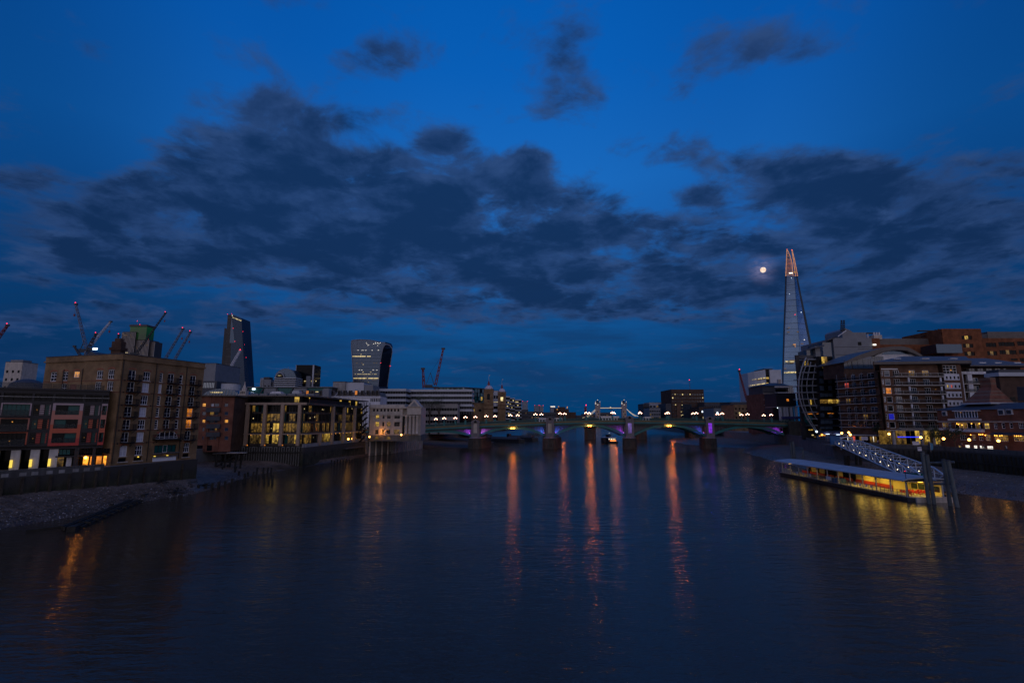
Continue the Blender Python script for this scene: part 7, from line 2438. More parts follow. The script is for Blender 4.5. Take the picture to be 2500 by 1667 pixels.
# penthouse glazing and curved roof
YA = 204
for (x0_, x1_) in ((632, 700), (712, 862), (868, 905)):
 a, b = C(x0_, 470, YA), C(x1_, 400, YA)
 n = max(2, round((b.x - a.x) / 2.2))
 for j in range(n):
  part('window', MB().box(a.x + (b.x - a.x) * j / n + .07, a.x + (b.x - a.x) * (j + 1) / n - .07, YA, YA + .15, a.z, C(x1_, 395 - (x1_ - 632) * .07, YA).z), bf, I4, 'blue_pane')
part('penthouse_wall', MB().box(C(632, 480, YA).x, C(1180, 480, YA).x, YA + .3, YA + 14, zt_ - 1, C(700, 402, YA).z), bf, I4, 'dark_brick')
up = [(625, 408), (760, 345), (905, 295), (1000, 268), (1090, 257), (1180, 255), (1250, 268), (1320, 303), (1385, 345)]
lo = [(1362, 352), (1300, 322), (1235, 297), (1170, 290), (1090, 292), (1010, 305), (920, 340), (790, 378), (640, 418)]
top3 = [C(x, y, YA - 1.5) for x, y in up]
bot3 = [C(x, y, YA - 1.5) for x, y in lo]
for i in range(len(up) - 1):
 a, b = top3[i], top3[i + 1]
 c, d = bot3[len(lo) - 1 - i], bot3[len(lo) - 2 - i]
 part('roof_segment', MB().hexa([(c.x, YA - 1.5, c.z), (d.x, YA - 1.5, d.z), (d.x, YA + 18, d.z), (c.x, YA + 18, c.z), (a.x, YA - 1.5, a.z), (b.x, YA - 1.5, b.z), (b.x, YA + 18, b.z), (a.x, YA + 18, a.z)]), bf, I4, 'lead_roof')
gp = [C(x, y, YA + .5) for x, y in ((900, 412), (930, 345), (1010, 308), (1090, 296), (1170, 294), (1235, 300), (1300, 326), (1345, 350), (1345, 400))]
part('gable_wall', MB().extr([(v.x, v.z) for v in gp][::-1], YA + .5, YA + 1.0), bf, I4, 'white_render')
wg = [C(x, y, YA + .4) for x, y in ((985, 335), (1020, 312), (1090, 300), (1170, 298), (1230, 306), (1290, 330))]
part('gable_window', MB().extr([(v.x, v.z) for v in wg][::-1], YA + .38, YA + .48), bf, I4, 'dim_glass')
for i, x in enumerate((908, 930, 952, 974, 996)):
 a = C(x, 395, YA)
 part('window', MB().box(a.x, a.x + .85, YA + .3, YA + .45, a.z - .4, a.z + 1.9), bf, I4, 'blue_pane')
# main block
YM = 178
xa, xb = C(1010, 800, YM).x, C(1572, 800, YM).x
zt_ = C(1300, 432, YM).z
FMn = Matrix.Translation((xa, YM, 0))
wM = xb - xa
lev = [C(1300, y, YM).z for y in (1040, 960, 880, 796, 713, 629, 546)]
mx = lambda x: C(x, 800, YM).x - xa
holes, items = [], []
for k, zz in enumerate(lev):
 for j, (x0_, x1_) in enumerate(((1045, 1100), (1130, 1192), (1285, 1345), (1415, 1478))):
  hh = (mx(x0_), zz + .05, mx(x1_) - mx(x0_), 2.2)
  holes.append(hh)
  items.append((k, j, hh))
 holes.append((mx(985) if mx(985) > .1 else .25, zz + .3, .7, 1.9))
 items.append((k, 9, holes[-1]))
zg0 = lev[0] - .5
part('wall', MB().wall(wM, zt_ - zg0, holes, .3, 0, zg0), bf, FMn, 'brown_brick')
part('body', MB().prism([(.05, .4), (wM - .05, .4), (wM - .05, 18), (xa * 18 / 178 * 1.1, 18)], zg0, zt_ - .05), bf, FMn, 'dark_brick')
for (k, j, hh) in items:
 m = 'dark_pane' if rr.random() < .6 else 'blue_pane'
 if (k, j) == (4, 0):
  m = 'lit_amber'
 if (k, j) == (1, 0):
  m = 'neon_room'
  if m not in MATS:
   lit_mat('neon_room', (.02, .03, .9), .35)
 if (k, j) in ((6, 2), (6, 3)):
  m = 'lit_dim'
 window(bf, FMn, hh[0], hh[1], hh[2], hh[3], 1 if j in (0, 9) else 3, 1, .13, 'white_frame', m, .14, [.3, .6] if j == 9 else [])
for k, zz in enumerate(lev):
 a = mx(1105)
 part('balcony', MB().box(a, wM + .3, -2.0, -.02, zz - .26, zz), bf, FMn, 'pale_stone')
 part('balustrade', MB().box(a, wM + .3, -2.0, -1.95, zz + .02, zz + 1.02), bf, FMn, 'rail_glass')
 part('handrail', MB().box(a, wM + .3, -2.03, -1.92, zz + 1.023, zz + 1.1), bf, FMn, 'steel')
 for x in (1105, 1170, 1240, 1310, 1380, 1450, 1520):
  part('rail_post', cached('rpost', lambda: MB().box(-.04, .04, -2.05, -1.96, 0, 1.05).mesh('rail_post', 'steel')), bf, FMn @ T(mx(x), 0, zz))
 if k < 6:
  for x in (1243, 1548):
   part('column', cached('wcol', lambda: MB().lathe([(.3, 0), (.3, lev[1] - lev[0] - .3)], 10).mesh('column', 'white_render', True)), bf, FMn @ T(mx(x), -1.5, zz))
part('bay_frame', MB().box(mx(1020), mx(1180), -.12, -.02, C(1100, 478, YM).z, C(1100, 468, YM).z), bf, FMn, 'white_frame')
part('balcony_lamp', MB().ball((mx(1512), -.5, C(1512, 668, YM).z), .14, 6, 4), bf, FMn, 'lit_warm')
part('room_glow', MB().ball((mx(1290), -.25, C(1290, 500, YM).z), .2, 6, 4), bf, FMn, 'lit_warm')
# oversailing grey roof with skylights
rz = C(1300, 437, YM).z
ridge = C(1300, 352, YM + 12).z
part('roof', MB().add([(C(918, 440, YM - 2.5).x, YM - 2.5, rz), (C(1850, 400, YM - 2.5).x, YM - 2.5, rz + .5), (C(1850, 400, YM + 18).x, YM + 20, rz + .5), (C(960, 440, YM + 18).x, YM + 20, rz),
 (C(918, 440, YM - 2.5).x, YM - 2.5, rz + .9), (C(1850, 400, YM - 2.5).x, YM - 2.5, rz + 1.4), (C(1800, 380, YM + 12).x, YM + 12, ridge), (C(1190, 352, YM + 12).x, YM + 12, ridge)],
 [(3, 2, 1, 0), (0, 1, 5, 4), (4, 5, 6, 7), (1, 2, 6, 5), (2, 3, 7, 6), (3, 0, 4, 7)]), bf, I4, 'lead_roof')
for x in (1135, 1405, 1675):
 f = .38
 p = C(x, 400, YM + 3.0)
 zz = rz + 1.15 + (ridge - rz - 1.15) * (5.5 / 14.5)
 part('skylight', MB().box(-1.3, 1.3, -.5, .5, .1, .3), bf, Matrix.Translation((p.x, YM + 3.0, zz)), 'white_frame')
# ground floor: glazed restaurant, blue neon strip, pale columns
gz1 = zg0 - .3
part('fascia', MB().box(mx(1000), wM + .5, -2.4, .3, zg0 - .28, zg0 - .02), bf, FMn, 'pale_stone')
part('restaurant_back', MB().box(.2, wM - .2, 4, 4.4, 7, gz1), bf, FMn, 'lit_dim')
for j in range(12):
 x0_ = .3 + (wM - .6) * j / 12
 part('shop_window', MB().box(x0_ + .06, x0_ + (wM - .6) / 12 - .06, .8, .85, 7.2, gz1), bf, FMn, ['lit_dim', 'dark_pane', 'lit_dim', 'lit_dim', 'dark_pane', 'dark_pane', 'lit_yellow', 'lit_dim', 'lit_yellow', 'lit_dim', 'lit_yellow', 'lit_dim'][j])
for x in (1040, 1300, 1410, 1540):
 part('ground_column', MB().box(mx(x) - .35, mx(x) + .35, -1.8, -1.1, 7, zg0 - .29), bf, FMn, 'pale_stone')
part('neon_strip', MB().box(mx(1085), mx(1295), -1.0, -.9, C(1190, 1126, YM).z, C(1190, 1118, YM).z), bf, FMn, 'lit_blue')
# stair tower with white window bands
xs0, xs1 = C(1574, 700, YM).x, C(1752, 700, YM).x
Ft = Matrix.Translation((xs0, YM - 1.2, 0))
wT = xs1 - xs0
hs = []
for (y0_, y1_) in ((545, 572), (627, 655), (708, 738), (790, 818)):
 for j in range(4):
  hs.append((wT * (.12 + j * .205), C(1650, y1_, YM).z, .55, 1.0))
top_h = (wT * .02, C(1640, 522, YM).z, wT * .74, C(1640, 442, YM).z - C(1640, 522, YM).z)
part('stair_wall', MB().wall(wT, zt_ - 7, hs + [top_h], .3, 0, 7), bf, Ft, 'brown_brick')
part('stair_body', MB().box(.02, wT - .02, .4, 14, 7, zt_ - .02), bf, Ft, 'dark_brick')
for i, (y0_, y1_) in enumerate(((525, 582), (608, 665), (690, 748), (772, 828))):
 za, zb_ = C(1650, y1_, YM).z, C(1650, y0_, YM).z
 sub = [(h_[0] - .03, h_[1] - za, h_[2] + .06, h_[3]) for h_ in hs[i * 4:i * 4 + 4]]
 part('white_band', MB().wall(wT * .84, zb_ - za, sub, .06), bf, Ft @ T(.02, -.06, za), 'white_render')
for i, h_ in enumerate(hs):
 part('window', MB().box(h_[0], h_[0] + h_[2], .12, .18, h_[1], h_[1] + h_[3]), bf, Ft, 'lit_red' if i == 5 else ('lit_yellow' if i == 4 else 'dark_pane'))
window(bf, Ft, *top_h, 4, 3, .12, 'white_frame', 'dark_pane', .14)
part('room_glow', MB().ball((wT * .45, .1, C(1640, 487, YM).z), .22, 6, 4), bf, Ft, 'lit_warm')
# right wing: white frame, balconies, long grey roof
YR2 = 182
xw0, xw1 = C(1756, 700, YR2).x, C(2420, 700, YR2).x
FRw = Matrix.Translation((xw0, YR2, 0))
ww_ = xw1 - xw0
zt2 = C(2000, 462, YR2).z
part('wing_body', MB().box(0, ww_, 2.5, 18, 7, C(2000, 445, YR2).z), bf, FRw, 'dark_brick')
px_ = lambda x: C(x, 700, YR2).x - xw0
for (x0_, x1_) in ((1760, 1785), (1828, 1872), (2022, 2052), (2180, 2205)):
 part('wing_column', MB().box(px_(x0_), px_(x1_), -.2, .6, C(2000, 780, YR2).z if x0_ < 1900 else C(2000, 700, YR2).z, C(2000, 524, YR2).z), bf, FRw, 'white_render')
part('wing_beam', MB().box(px_(1758), px_(2130), -.4, .7, C(2000, 523, YR2).z, C(2000, 498, YR2).z), bf, FRw, 'white_render')
for y in (612, 690, 770):
 zz = C(2000, y, YR2).z
 part('balcony', MB().box(px_(1785), px_(2180), -.3, 2.4, zz - .25, zz), bf, FRw, 'pale_stone')
 part('balustrade', MB().box(px_(1785), px_(2180), -.25, -.2, zz + .02, zz + 1.0), bf, FRw, 'rail_glass')
 for (x0_, x1_, nx) in ((1790, 1825, 1), (1875, 1985, 4), (2060, 2110, 2)):
  window(bf, FRw, px_(x0_), zz + .1, px_(x1_) - px_(x0_), 2.1, nx, 1, .09, 'white_frame', 'blue_pane' if rr.random() < .6 else 'dark_pane', 2.3)
zz = C(2000, 492, YR2).z
for j in range(14):
 part('window', MB().box(px_(1858) + j * 1.05, px_(1858) + j * 1.05 + .9, 1.2, 1.3, zz, zz + 1.0), bf, FRw, 'blue_pane' if j % 3 else 'dark_pane')
part('wing_roof', MB().add([(px_(1838), -1.5, C(2000, 450, YR2).z), (ww_ + 2, -1.5, C(2000, 450, YR2).z), (ww_ + 2, 18, C(2000, 450, YR2).z), (px_(1838), 18, C(2000, 450, YR2).z),
 (px_(1838), -1.5, C(2000, 440, YR2).z), (ww_ + 2, -1.5, C(2000, 440, YR2).z), (ww_ - 6, 9, C(2000, 370, YR2 + 9).z), (px_(1870), 9, C(2000, 370, YR2 + 9).z)],
 [(3, 2, 1, 0), (0, 1, 5, 4), (4, 5, 6, 7), (1, 2, 6, 5), (2, 3, 7, 6), (3, 0, 4, 7)]), bf, FRw, 'lead_roof')
for x in (1950, 2100, 2285):
 part('skylight', MB().box(-1.2, 1.2, -.4, .4, 0, .25), bf, Matrix.Translation((C(x, 428, YR2 + 2).x, YR2 + 2, C(2000, 425, YR2 + 2).z + .3)), 'white_frame')

# --- low link and terraces left of the main block, at promenade level
lk = thing('riverside_bar', 'low dark riverside bar with small warm lights under the left balconies', 'building', (C(700, 1150, 196).x, 196, 7))
a, b = C(600, 1100, 200), C(1005, 1100, 190)
FLk = frame2((a.x, 198), (b.x, 190))
LLk = dist2((a.x, 198), (b.x, 190))
part('wall', MB().box(0, LLk, 0, 6, 7, 9.6), lk, FLk, 'dark_brick')
part('terrace_slab', MB().box(-.5, LLk + .5, -2.5, 6, 9.603, 9.9), lk, FLk, 'pale_stone')
for j in range(11):
 part('shop_window', MB().box(.3 + j * LLk / 11, .3 + (j + .8) * LLk / 11, -.08, -.01, 7.3, 9.3), lk, FLk, 'lit_dim' if j in (1, 4, 7, 8) else ('lit_red' if j == 2 else 'dark_pane'))
for j in range(3):
 part('light_rod', MB().box(0, .12, -.3, -.2, 7.4, 9.4), lk, FLk @ T(1 + j * 8.1), 'lit_white' if j < 2 else 'lit_dim')

# --- brick pub with dormers and a striped pyramid roof
pp, pq = C(1535, 1000, 160), C(2420, 1000, 136)
pp, pq = (pp.x, 160), (pq.x, 136)
pb_ = thing('brick_pub', 'red brick riverside pub with dormers, white balconies and amber lamps at the right edge', 'building', (pp[0], pp[1], 7))
FP = frame2(pp, pq)
LP = dist2(pp, pq)
hp = lambda x, y: hit(PXX(x), PYY(y), pp, pq)
sx_ = lambda x: hp(x, 1000)[0]
pz = lambda y, x=1900: hp(x, y)[1]
zeave = pz(862)
holes, items = [], []
for (x0_, y0_, x1_, y1_, nx, m, fm_) in ((1570, 985, 1620, 1035, 2, 'lit_dim', 'white_frame'), (1630, 985, 1660, 1040, 2, 'dark_pane', 'white_frame'), (1972, 990, 2020, 1045, 2, 'lit_yellow', 'white_frame'), (2065, 992, 2098, 1045, 2, 'dark_pane', 'white_frame'), (2138, 990, 2170, 1042, 1, 'dark_pane', 'white_frame'), (2213, 988, 2245, 1040, 1, 'dark_pane', 'white_frame'), (2300, 985, 2352, 1042, 3, 'dark_pane', 'white_frame'),
 (1740, 1100, 1800, 1152, 3, 'dark_pane', 'white_frame'), (1858, 1100, 1890, 1155, 2, 'lit_dim', 'white_frame'), (1920, 1100, 1960, 1157, 2, 'dark_pane', 'white_frame'), (1985, 1100, 2032, 1158, 3, 'lit_dim', 'white_frame'), (2070, 1100, 2200, 1165, 5, 'lit_dim', 'white_frame'), (2255, 1110, 2352, 1165, 4, 'lit_dim', 'white_frame'),
 (1725, 1206, 1770, 1240, 2, 'lit_yellow', 'white_frame'), (1788, 1198, 1832, 1232, 3, 'lit_white', 'white_frame'), (1870, 1202, 1905, 1240, 2, 'lit_white', 'white_frame'), (1928, 1204, 1980, 1250, 3, 'lit_white', 'white_frame'), (1998, 1208, 2056, 1252, 3, 'lit_white', 'white_frame')):
 xm_ = (x0_ + x1_) / 2
 s0, s1 = hp(x0_, (y0_ + y1_) / 2)[0], hp(x1_, (y0_ + y1_) / 2)[0]
 za, zb_ = hp(xm_, y1_)[1], hp(xm_, y0_)[1]
 za = max(za, 7.1)
 holes.append((s0, za, s1 - s0, zb_ - za))
 items.append((nx, m, fm_))
bal_h = (sx_(1680), pz(1045), sx_(1955) - sx_(1680), pz(985) - pz(1045))
holes.append(bal_h)
part('wall', MB().wall(LP, zeave - 7, holes, .25, 0, 7), pb_, FP, 'red_brick')
part('body', MB().box(.05, LP - .05, .9, 14, 7, zeave - .05), pb_, FP, 'dark_brick')
for (h_, it) in zip(holes, items):
 window(pb_, FP, *h_, it[0], 2, .10, it[2], it[1], .1)
for j in range(7):
 window(pb_, FP, bal_h[0] + bal_h[2] * j / 7, bal_h[1], bal_h[2] / 7, bal_h[3], 1, 1, .07, 'white_frame', 'lit_dim' if j in (1, 2, 5) else 'dark_pane', .5)
part('white_balcony', MB().box(sx_(1660), sx_(1968), -1.1, 0, pz(1076), pz(1050)), pb_, FP, 'white_render')
part('white_balcony', MB().box(sx_(1545), sx_(1620), -.6, 0, pz(1064), pz(1042)), pb_, FP, 'white_render')
part('white_terrace', MB().box(sx_(1650), sx_(1952), -.9, 0, pz(966), pz(948)), pb_, FP, 'white_render')
part('cornice', MB().box(-.2, LP, -.3, 0, pz(982), pz(972)), pb_, FP, 'pale_stone')
part('cornice', MB().box(sx_(1955), LP, -.15, 0, pz(930), pz(922)), pb_, FP, 'red_brick')
part('awning', MB().hexa([(sx_(2050), -2.2, pz(1098)), (LP, -2.2, pz(1098)), (LP, 0, pz(1080)), (sx_(2050), 0, pz(1080)), (sx_(2050), -2.2, pz(1094)), (LP, -2.2, pz(1094)), (LP, 0, pz(1074)), (sx_(2050), 0, pz(1074))]), pb_, FP, 'slate')
lamp = MB().ball((0, 0, 0), .13, 6, 4).mesh('wall_lamp', 'lit_warm2' if 'lit_warm2' in MATS else 'globe_amber')
for (x, y) in ((1570, 1095), (1590, 1094), (1666, 1097), (1940, 1098), (1957, 1100), (1975, 1098), (2080, 1090), (2100, 1092), (2120, 1095), (2150, 1092), (2092, 1108), (2110, 1110), (2140, 1112), (2160, 1108), (2280, 1108), (2300, 1112), (2320, 1110), (2340, 1112), (2000, 1106), (1860, 1103), (1725, 1002), (1760, 1008), (1850, 995), (1925, 995), (1710, 995)):
 s, z = hp(x, y)
 part('wall_lamp', lamp, pb_, FP @ T(s, -.7 if y > 1050 else -.02, z))
# roof with dormers, ridge, terrace glazing
zr_ = pz(800)
part('roof', MB().add([(-.4, -.6, zeave + .003), (LP, -.6, zeave + .003), (LP, 14, zeave + .003), (-.4, 14, zeave + .003), (4, 6, zr_), (LP, 6, zr_)], [(3, 2, 1, 0), (0, 1, 5, 4), (1, 2, 5), (2, 3, 4, 5), (3, 0, 4)]), pb_, FP, 'slate')
for (x0_, x1_, y0_, y1_) in ((1592, 1632, 870, 918), (2132, 2188, 862, 915), (2208, 2266, 862, 912)):
 s0, s1 = sx_(x0_), sx_(x1_)
 part('dormer', MB().box(s0, s1, -.5, 4, pz(y1_), pz(y0_)), pb_, FP, 'white_render')
 part('dormer_window', MB().box(s0 + .15, s1 - .15, -.56, -.5, pz(y1_) + .15, pz(y0_) - .25), pb_, FP, 'dim_glass')
s0, s1 = sx_(1712), sx_(1930)
for j in range(8):
 window(pb_, FP, s0 + (s1 - s0) * j / 8, pz(940), (s1 - s0) / 8, pz(876) - pz(940), 1, 1, .1, 'white_frame', 'dim_glass', -.35)
part('terrace_roof', MB().box(s0 - .3, s1 + .8, -.9, 3, pz(876) + .003, pz(866)), pb_, FP, 'white_render')
part('terrace_lamp', MB().ball((sx_(1775), -.5, pz(888)), .1, 6, 4), pb_, FP, 'lit_warm')
# pyramid roof in brick with pale stripes
s0, s1, sm = sx_(1782) - 1.6, sx_(2142) - 4.6, sx_(1955) - 3.0
za, zb_ = pz(792), pz(640)
ba = [(s0, 3), (s1, 3), (s1, 12), (s0, 12)]
tp = [(sm - .9, 6.5), (sm + 2.0, 6.5), (sm + 2.0, 8.5), (sm - .9, 8.5)]
for k in range(9):
 f0, f1 = k / 9, (k + 1) / 9
 lo_ = [(a[0] + (t[0] - a[0]) * f0, a[1] + (t[1] - a[1]) * f0) for a, t in zip(ba, tp)]
 hi_ = [(a[0] + (t[0] - a[0]) * f1, a[1] + (t[1] - a[1]) * f1) for a, t in zip(ba, tp)]
 part('pyramid_course', MB().prism(lo_, za + (zb_ - za) * f0 + .002, za + (zb_ - za) * f1, top=hi_), pb_, FP, 'pale_stripe' if k in (1, 4, 6) else 'red_brick')
for k in range(4):
 part('pyramid_chimney', MB().box(sm - .9, sm + 2.0, 6.5, 8.5, zb_ + k * .7 + .002, zb_ + (k + 1) * .7), pb_, FP, 'red_brick' if k % 2 == 0 else 'pale_stripe')
part('pyramid_base', MB().box(s0 - .8, s1 + .8, 2.4, 12.6, za - .45, za), pb_, FP, 'pale_panel')
part('rear_roof', MB().extr([(sx_(1985), pz(775)), (sx_(2150), pz(775)), (sx_(2150), pz(655)), (sx_(1992), pz(640))], 13, 14), pb_, FP, 'slate')
ck = thing('brick_chimney_block', 'tall square brown brick block with a pale cornice rising behind the pub roof', 'building', (C(2250, 800, 158).x, 158, 7))
xa, xb = C(2128, 650, 158).x, C(2420, 650, 158).x
part('wall', MB().box(xa, xb, 158, 161, 7, C(2200, 545, 158).z), ck, I4, 'dark_brick')
part('cornice', MB().box(xa - .9, xb + .9, 157, 162, C(2200, 543, 158).z, C(2200, 508, 158).z), ck, I4, 'pale_panel')
part('cap', MB().box(xa - .5, xb + .5, 157.3, 161.6, C(2200, 507, 158).z, C(2200, 480, 158).z), ck, I4, 'slate')
part('doorway', MB().box(C(2222, 770, 158).x, C(2272, 770, 158).x, 157.9, 157.98, C(2240, 808, 158).z, C(2240, 740, 158).z), ck, I4, 'dark_pane')

# ================================================================== RIGHT BANK WALL, PIER, SMALL THINGS
rs = random.Random(101)
Z8 = lambda x, y, Y: at(1880 + x / 3.794, 1030 + y / 3.794, Y)
rwl = thing('river_wall', 'long dark river wall with timber fenders below the brick pub on the right bank', 'wall', (126, 130, 0))
RWP = [(158, 318), (151.8, 284), (141.3, 253), (128.3, 222.5), (116.4, 186.5), (117.4, 168), (126.6, 156.8), (127.4, 140), (126.4, 118), (126.6, 80), (127, 40)]
for a, c in zip(RWP, RWP[1:]):
 part('wall_face', wall_run([a, c], .7, -1, 6.6), rwl, I4, 'dark_concrete' if a[1] > 170 else 'algae_wall')
 part('parapet', wall_run([a, c], .5, 6.603, 7.75), rwl, I4, 'wall_cap')
fr_ = MB().box(-.17, .17, -.34, 0, .6, 6.2).mesh('fender', 'wet_timber')
for a, c in zip(RWP[5:9], RWP[6:10]):
 L = dist2(a, c)
 for i in range(int(L / 1.35)):
  part('fender', fr_, rwl, frame2(a, c) @ T(.6 + i * 1.35 + rs.uniform(-.12, .12)))
for a, c in zip(RWP[5:8], RWP[6:9]):
 L = dist2(a, c)
 part('waling', MB().box(.02, L - .02, -.5, -.345, 3.6, 4.0), rwl, frame2(a, c), 'wet_timber')
mat('sign_white', (.60, .58, .62), .6, .1)
mat('sign_stripe', (.10, .14, .30), .6, .1)

def board(label, x, y, Y, w, h, stripes=1, name='notice_board'):
 p = P(x, y, Y)
 o = thing(name, label, 'sign', (p.x, Y, p.z), 'notice boards on the right bank')
 M_ = Matrix.Translation((p.x, Y, p.z))
 part('board', MB().box(-w / 2, w / 2, 0, .08, -h / 2, h / 2), o, M_, 'sign_white')
 for k in range(stripes):
  zz = h * (.18 - .3 * k)
  part('stripe', MB().box(-w * .46, w * .46, -.012, -.004, zz - h * .07, zz + h * .07), o, M_, 'sign_stripe')
 for s in (-.35, .35):
  part('post', MB().box(w * s - .05, w * s + .05, .082, .16, -1.4, h / 2), o, M_, 'black_steel')
 return o

board('white notice board with dark stripes behind the top of the gangway', 827, 1137, 176, 2.2, 1.05, 2)
board('white notice board standing on the parapet beside the blue banner', 1318, 1182, 151.5, 2.0, 1.0, 1)
board('square white notice fixed on the river wall face below the parapet', 1354, 1237, 148, 1.15, 1.1, 1)

# --- gangway: two white lattice girders and a deck with small lamps
gwy = thing('gangway', 'white lattice girder gangway with small lamps sloping from promenade down to the floating pier', 'gangway', (100, 145, 0))
N0, N1 = Vector((114.2, 181.5, 6.95)), Vector((84.6, 107.5, 2.3))
gd = (N1 - N0)
gh = Vector((gd.x, gd.y, 0)).normalized()
gs = Vector((-gh.y, gh.x, 0)) * 4.1
mat('truss_white', (.52, .56, .62), .45, .08)
NB = 15
for side, off in ((0, Vector((0, 0, 0))), (1, gs)):
 lowp, topp = [], []
 for i in range(NB + 1):
  f = i / NB
  hgt = 1.0 + 1.75 * min(1, f / .16, (1 - f) / .06 + .55)
  p = N0 + gd * f + off
  lowp.append(p)
  topp.append(p + Vector((0, 0, hgt)))
 part('bottom_chord', MB().path(lowp, .19, 5), gwy, I4, 'truss_white')
 part('top_chord', MB().path(topp, .17, 5), gwy, I4, 'truss_white')
 for i in range(NB + 1):
  part('girder_post', MB().tube(lowp[i], topp[i], .10, 4), gwy, I4, 'truss_white')
  if i < NB:
   part('girder_brace', MB().tube(topp[i], lowp[i + 1], .09, 4) if side == 0 else MB().tube(lowp[i], topp[i + 1], .09, 4), gwy, I4, 'truss_white')
 tops = topp if side == 0 else tops
 if side == 1:
  for i in range(2, NB):
   part('cross_beam', MB().tube(tops[i], topp[i], .07, 4), gwy, I4, 'truss_white')
   if i % 2 == 0:
    part('cross_brace', MB().tube(tops[i], topp[i + 1] if i < NB else topp[i], .05, 4), gwy, I4, 'truss_white')
  lows = lowp
dk = MB()
a, b = N0 + Vector((0, 0, -.12)), N1 + Vector((0, 0, -.12))
part('deck', dk.hexa([a + Vector((0, 0, -.2)), b + Vector((0, 0, -.2)), b + gs + Vector((0, 0, -.2)), a + gs + Vector((0, 0, -.2)), a, b, b + gs, a + gs]), gwy, I4, 'dark_concrete')
glm = MB().ball((0, 0, 0), .10, 6, 4).mesh('deck_lamp', 'deck_lamp')
for i in range(11):
 f = (i + .7) / 12
 part('deck_lamp', glm, gwy, Matrix.Translation(N0 + gd * f + Vector((.3, -.1, .75))))
 part('deck_lamp', glm, gwy, Matrix.Translation(N0 + gd * (f + .03) + gs * .9 + Vector((0, 0, .85))))
pf = N0 + gs * .5
part('portal', MB().box(-2.2, -1.9, 0, .3, -1, 3.2).box(1.9, 2.2, 0, .3, -1, 3.2), gwy, Matrix.Translation(N0 + gd * .10 + gs * .5), 'truss_white')
part('portal_arch', MB().extr([(2.2 * math.cos(math.pi * i / 8), 2.6 + .8 * math.sin(math.pi * i / 8)) for i in range(9)] + [(1.8 * math.cos(math.pi * i / 8), 2.45 + .6 * math.sin(math.pi * i / 8)) for i in range(8, -1, -1)], 0, .25), gwy, Matrix.Translation(N0 + gd * .10 + gs * .5), 'truss_white')
part('landing', MB().box(-3.5, 4.5, 0, 7, -.5, -.1), gwy, Matrix.Translation(N0 + Vector((1, -1.5, 0))), 'dark_concrete')
mat('blue_hoarding', (.03, .11, .26), .6, .15)
bh = P(552, 1160, 182)
solo('blue_hoarding', MB().box(-1.9, 1.9, 0, .3, -1.5, 1.7).box(-1.9, -1.7, -.05, -.003, -1.5, 1.7).box(-.08, .08, -.05, -.003, -1.5, 1.7), 'blue hoarding box beside the top of the gangway', 'hoarding', 'blue_hoarding', Matrix.Translation(bh))

# --- floating pier with a long grey roof
mat('pier_roof', (.34, .36, .40), .5, .12, .6)
mat('cream_panel', (.60, .50, .22), .6, .12)
mat('pier_red', (.42, .035, .02), .55, .1)
fp = thing('floating_pier', 'long floating pier with a grey roof, red seats and yellow lit waiting room', 'pier', (79, 122, 0))
xA, xB, yA, yB = 75.6, 83.2, 98.6, 147.0
part('hull', MB().prism([(xA, yA + 1.2), (xA + 1.2, yA), (xB, yA), (xB, yB - 1), (xA + 3, yB + 2.5), (xA + .4, yB)], -.4, .75), fp, I4, 'hull_dark')
part('deck', MB().prism([(xA + .1, yA + 1.2), (xA + 1.3, yA + .1), (xB - .1, yA + .1), (xB - .1, yB - 1.1), (xA + 3, yB + 2.3), (xA + .5, yB - .1)], .753, .86), fp, I4, 'concrete')
part('end_fender', MB().box(xA + .6, xB - .2, yA - .28, yA - .02, -.2, 1.0), fp, I4, 'pale_stone')
part('rubbing_strake', MB().box(xA - .16, xA - .01, yA + 1.5, yB - .5, .35, .7), fp, I4, 'timber')
n = 26
z_e = 3.95
rp = [(xA - .7, z_e), (xA + .6, z_e + .32), (xA + 3.8, z_e + .52), (xB - .4, z_e + .32), (xB + .6, z_e)]
prof = rp + [(x, z - .2) for x, z in rp[::-1]]
for i in range(10):
 y0_, y1_ = yA + 1.0 + i * (yB - yA - .5) / 10, yA + 1.0 + (i + 1) * (yB - yA - .5) / 10 - .04
 part('roof_panel', MB().extr(prof, y0_, y1_), fp, I4, 'pier_roof')
for i in range(12):
 y = yA + 1.6 + i * 4.1
 for x in (xA + .35, xB - .35):
  part('post', cached('ppost', lambda: MB().box(-.09, .09, -.09, .09, 0.86, 3.8).mesh('post', 'pale_panel')), fp, Matrix.Translation((x, y, 0)))
part('ceiling', MB().box(xA + .2, xB - .2, yA + 1.2, yB - .4, 3.62, 3.68), fp, I4, 'pale_stone')
part('back_screen', MB().box(xB - 2.4, xB - 2.3, yA + 10, yB - 6, .87, 3.58), fp, I4, 'dark_pane')
part('back_panel', MB().box(xB - 2.55, xB - 2.42, yA + 9, yA + 23, .87, 3.58), fp, I4, 'cream_panel')
part('red_band', MB().box(xB - 2.72, xB - 2.57, yA + 9, yA + 23, .95, 1.75), fp, I4, 'pier_red')
for i in range(6):
 part('red_band', MB().box(xB - 2.72, xB - 2.6, yA + 24 + i * 3.6, yA + 27 + i * 3.6, 1.0, 1.7), fp, I4, 'pier_red')
 if i in (1, 3, 4):
  part('poster', MB().box(xB - 2.5, xB - 2.42, yA + 24.3 + i * 3.6, yA + 26.5 + i * 3.6, 1.75, 3.3), fp, I4, 'cream_panel')
part('waiting_room_wall', MB().box(xB - .9, xB - .8, yA + 1.2, yA + 9, .87, 3.58), fp, I4, 'cream_panel')
part('waiting_room_wall', MB().box(xA + 3.2, xB - .95, yA + 8.9, yA + 9, .87, 3.58), fp, I4, 'cream_panel')
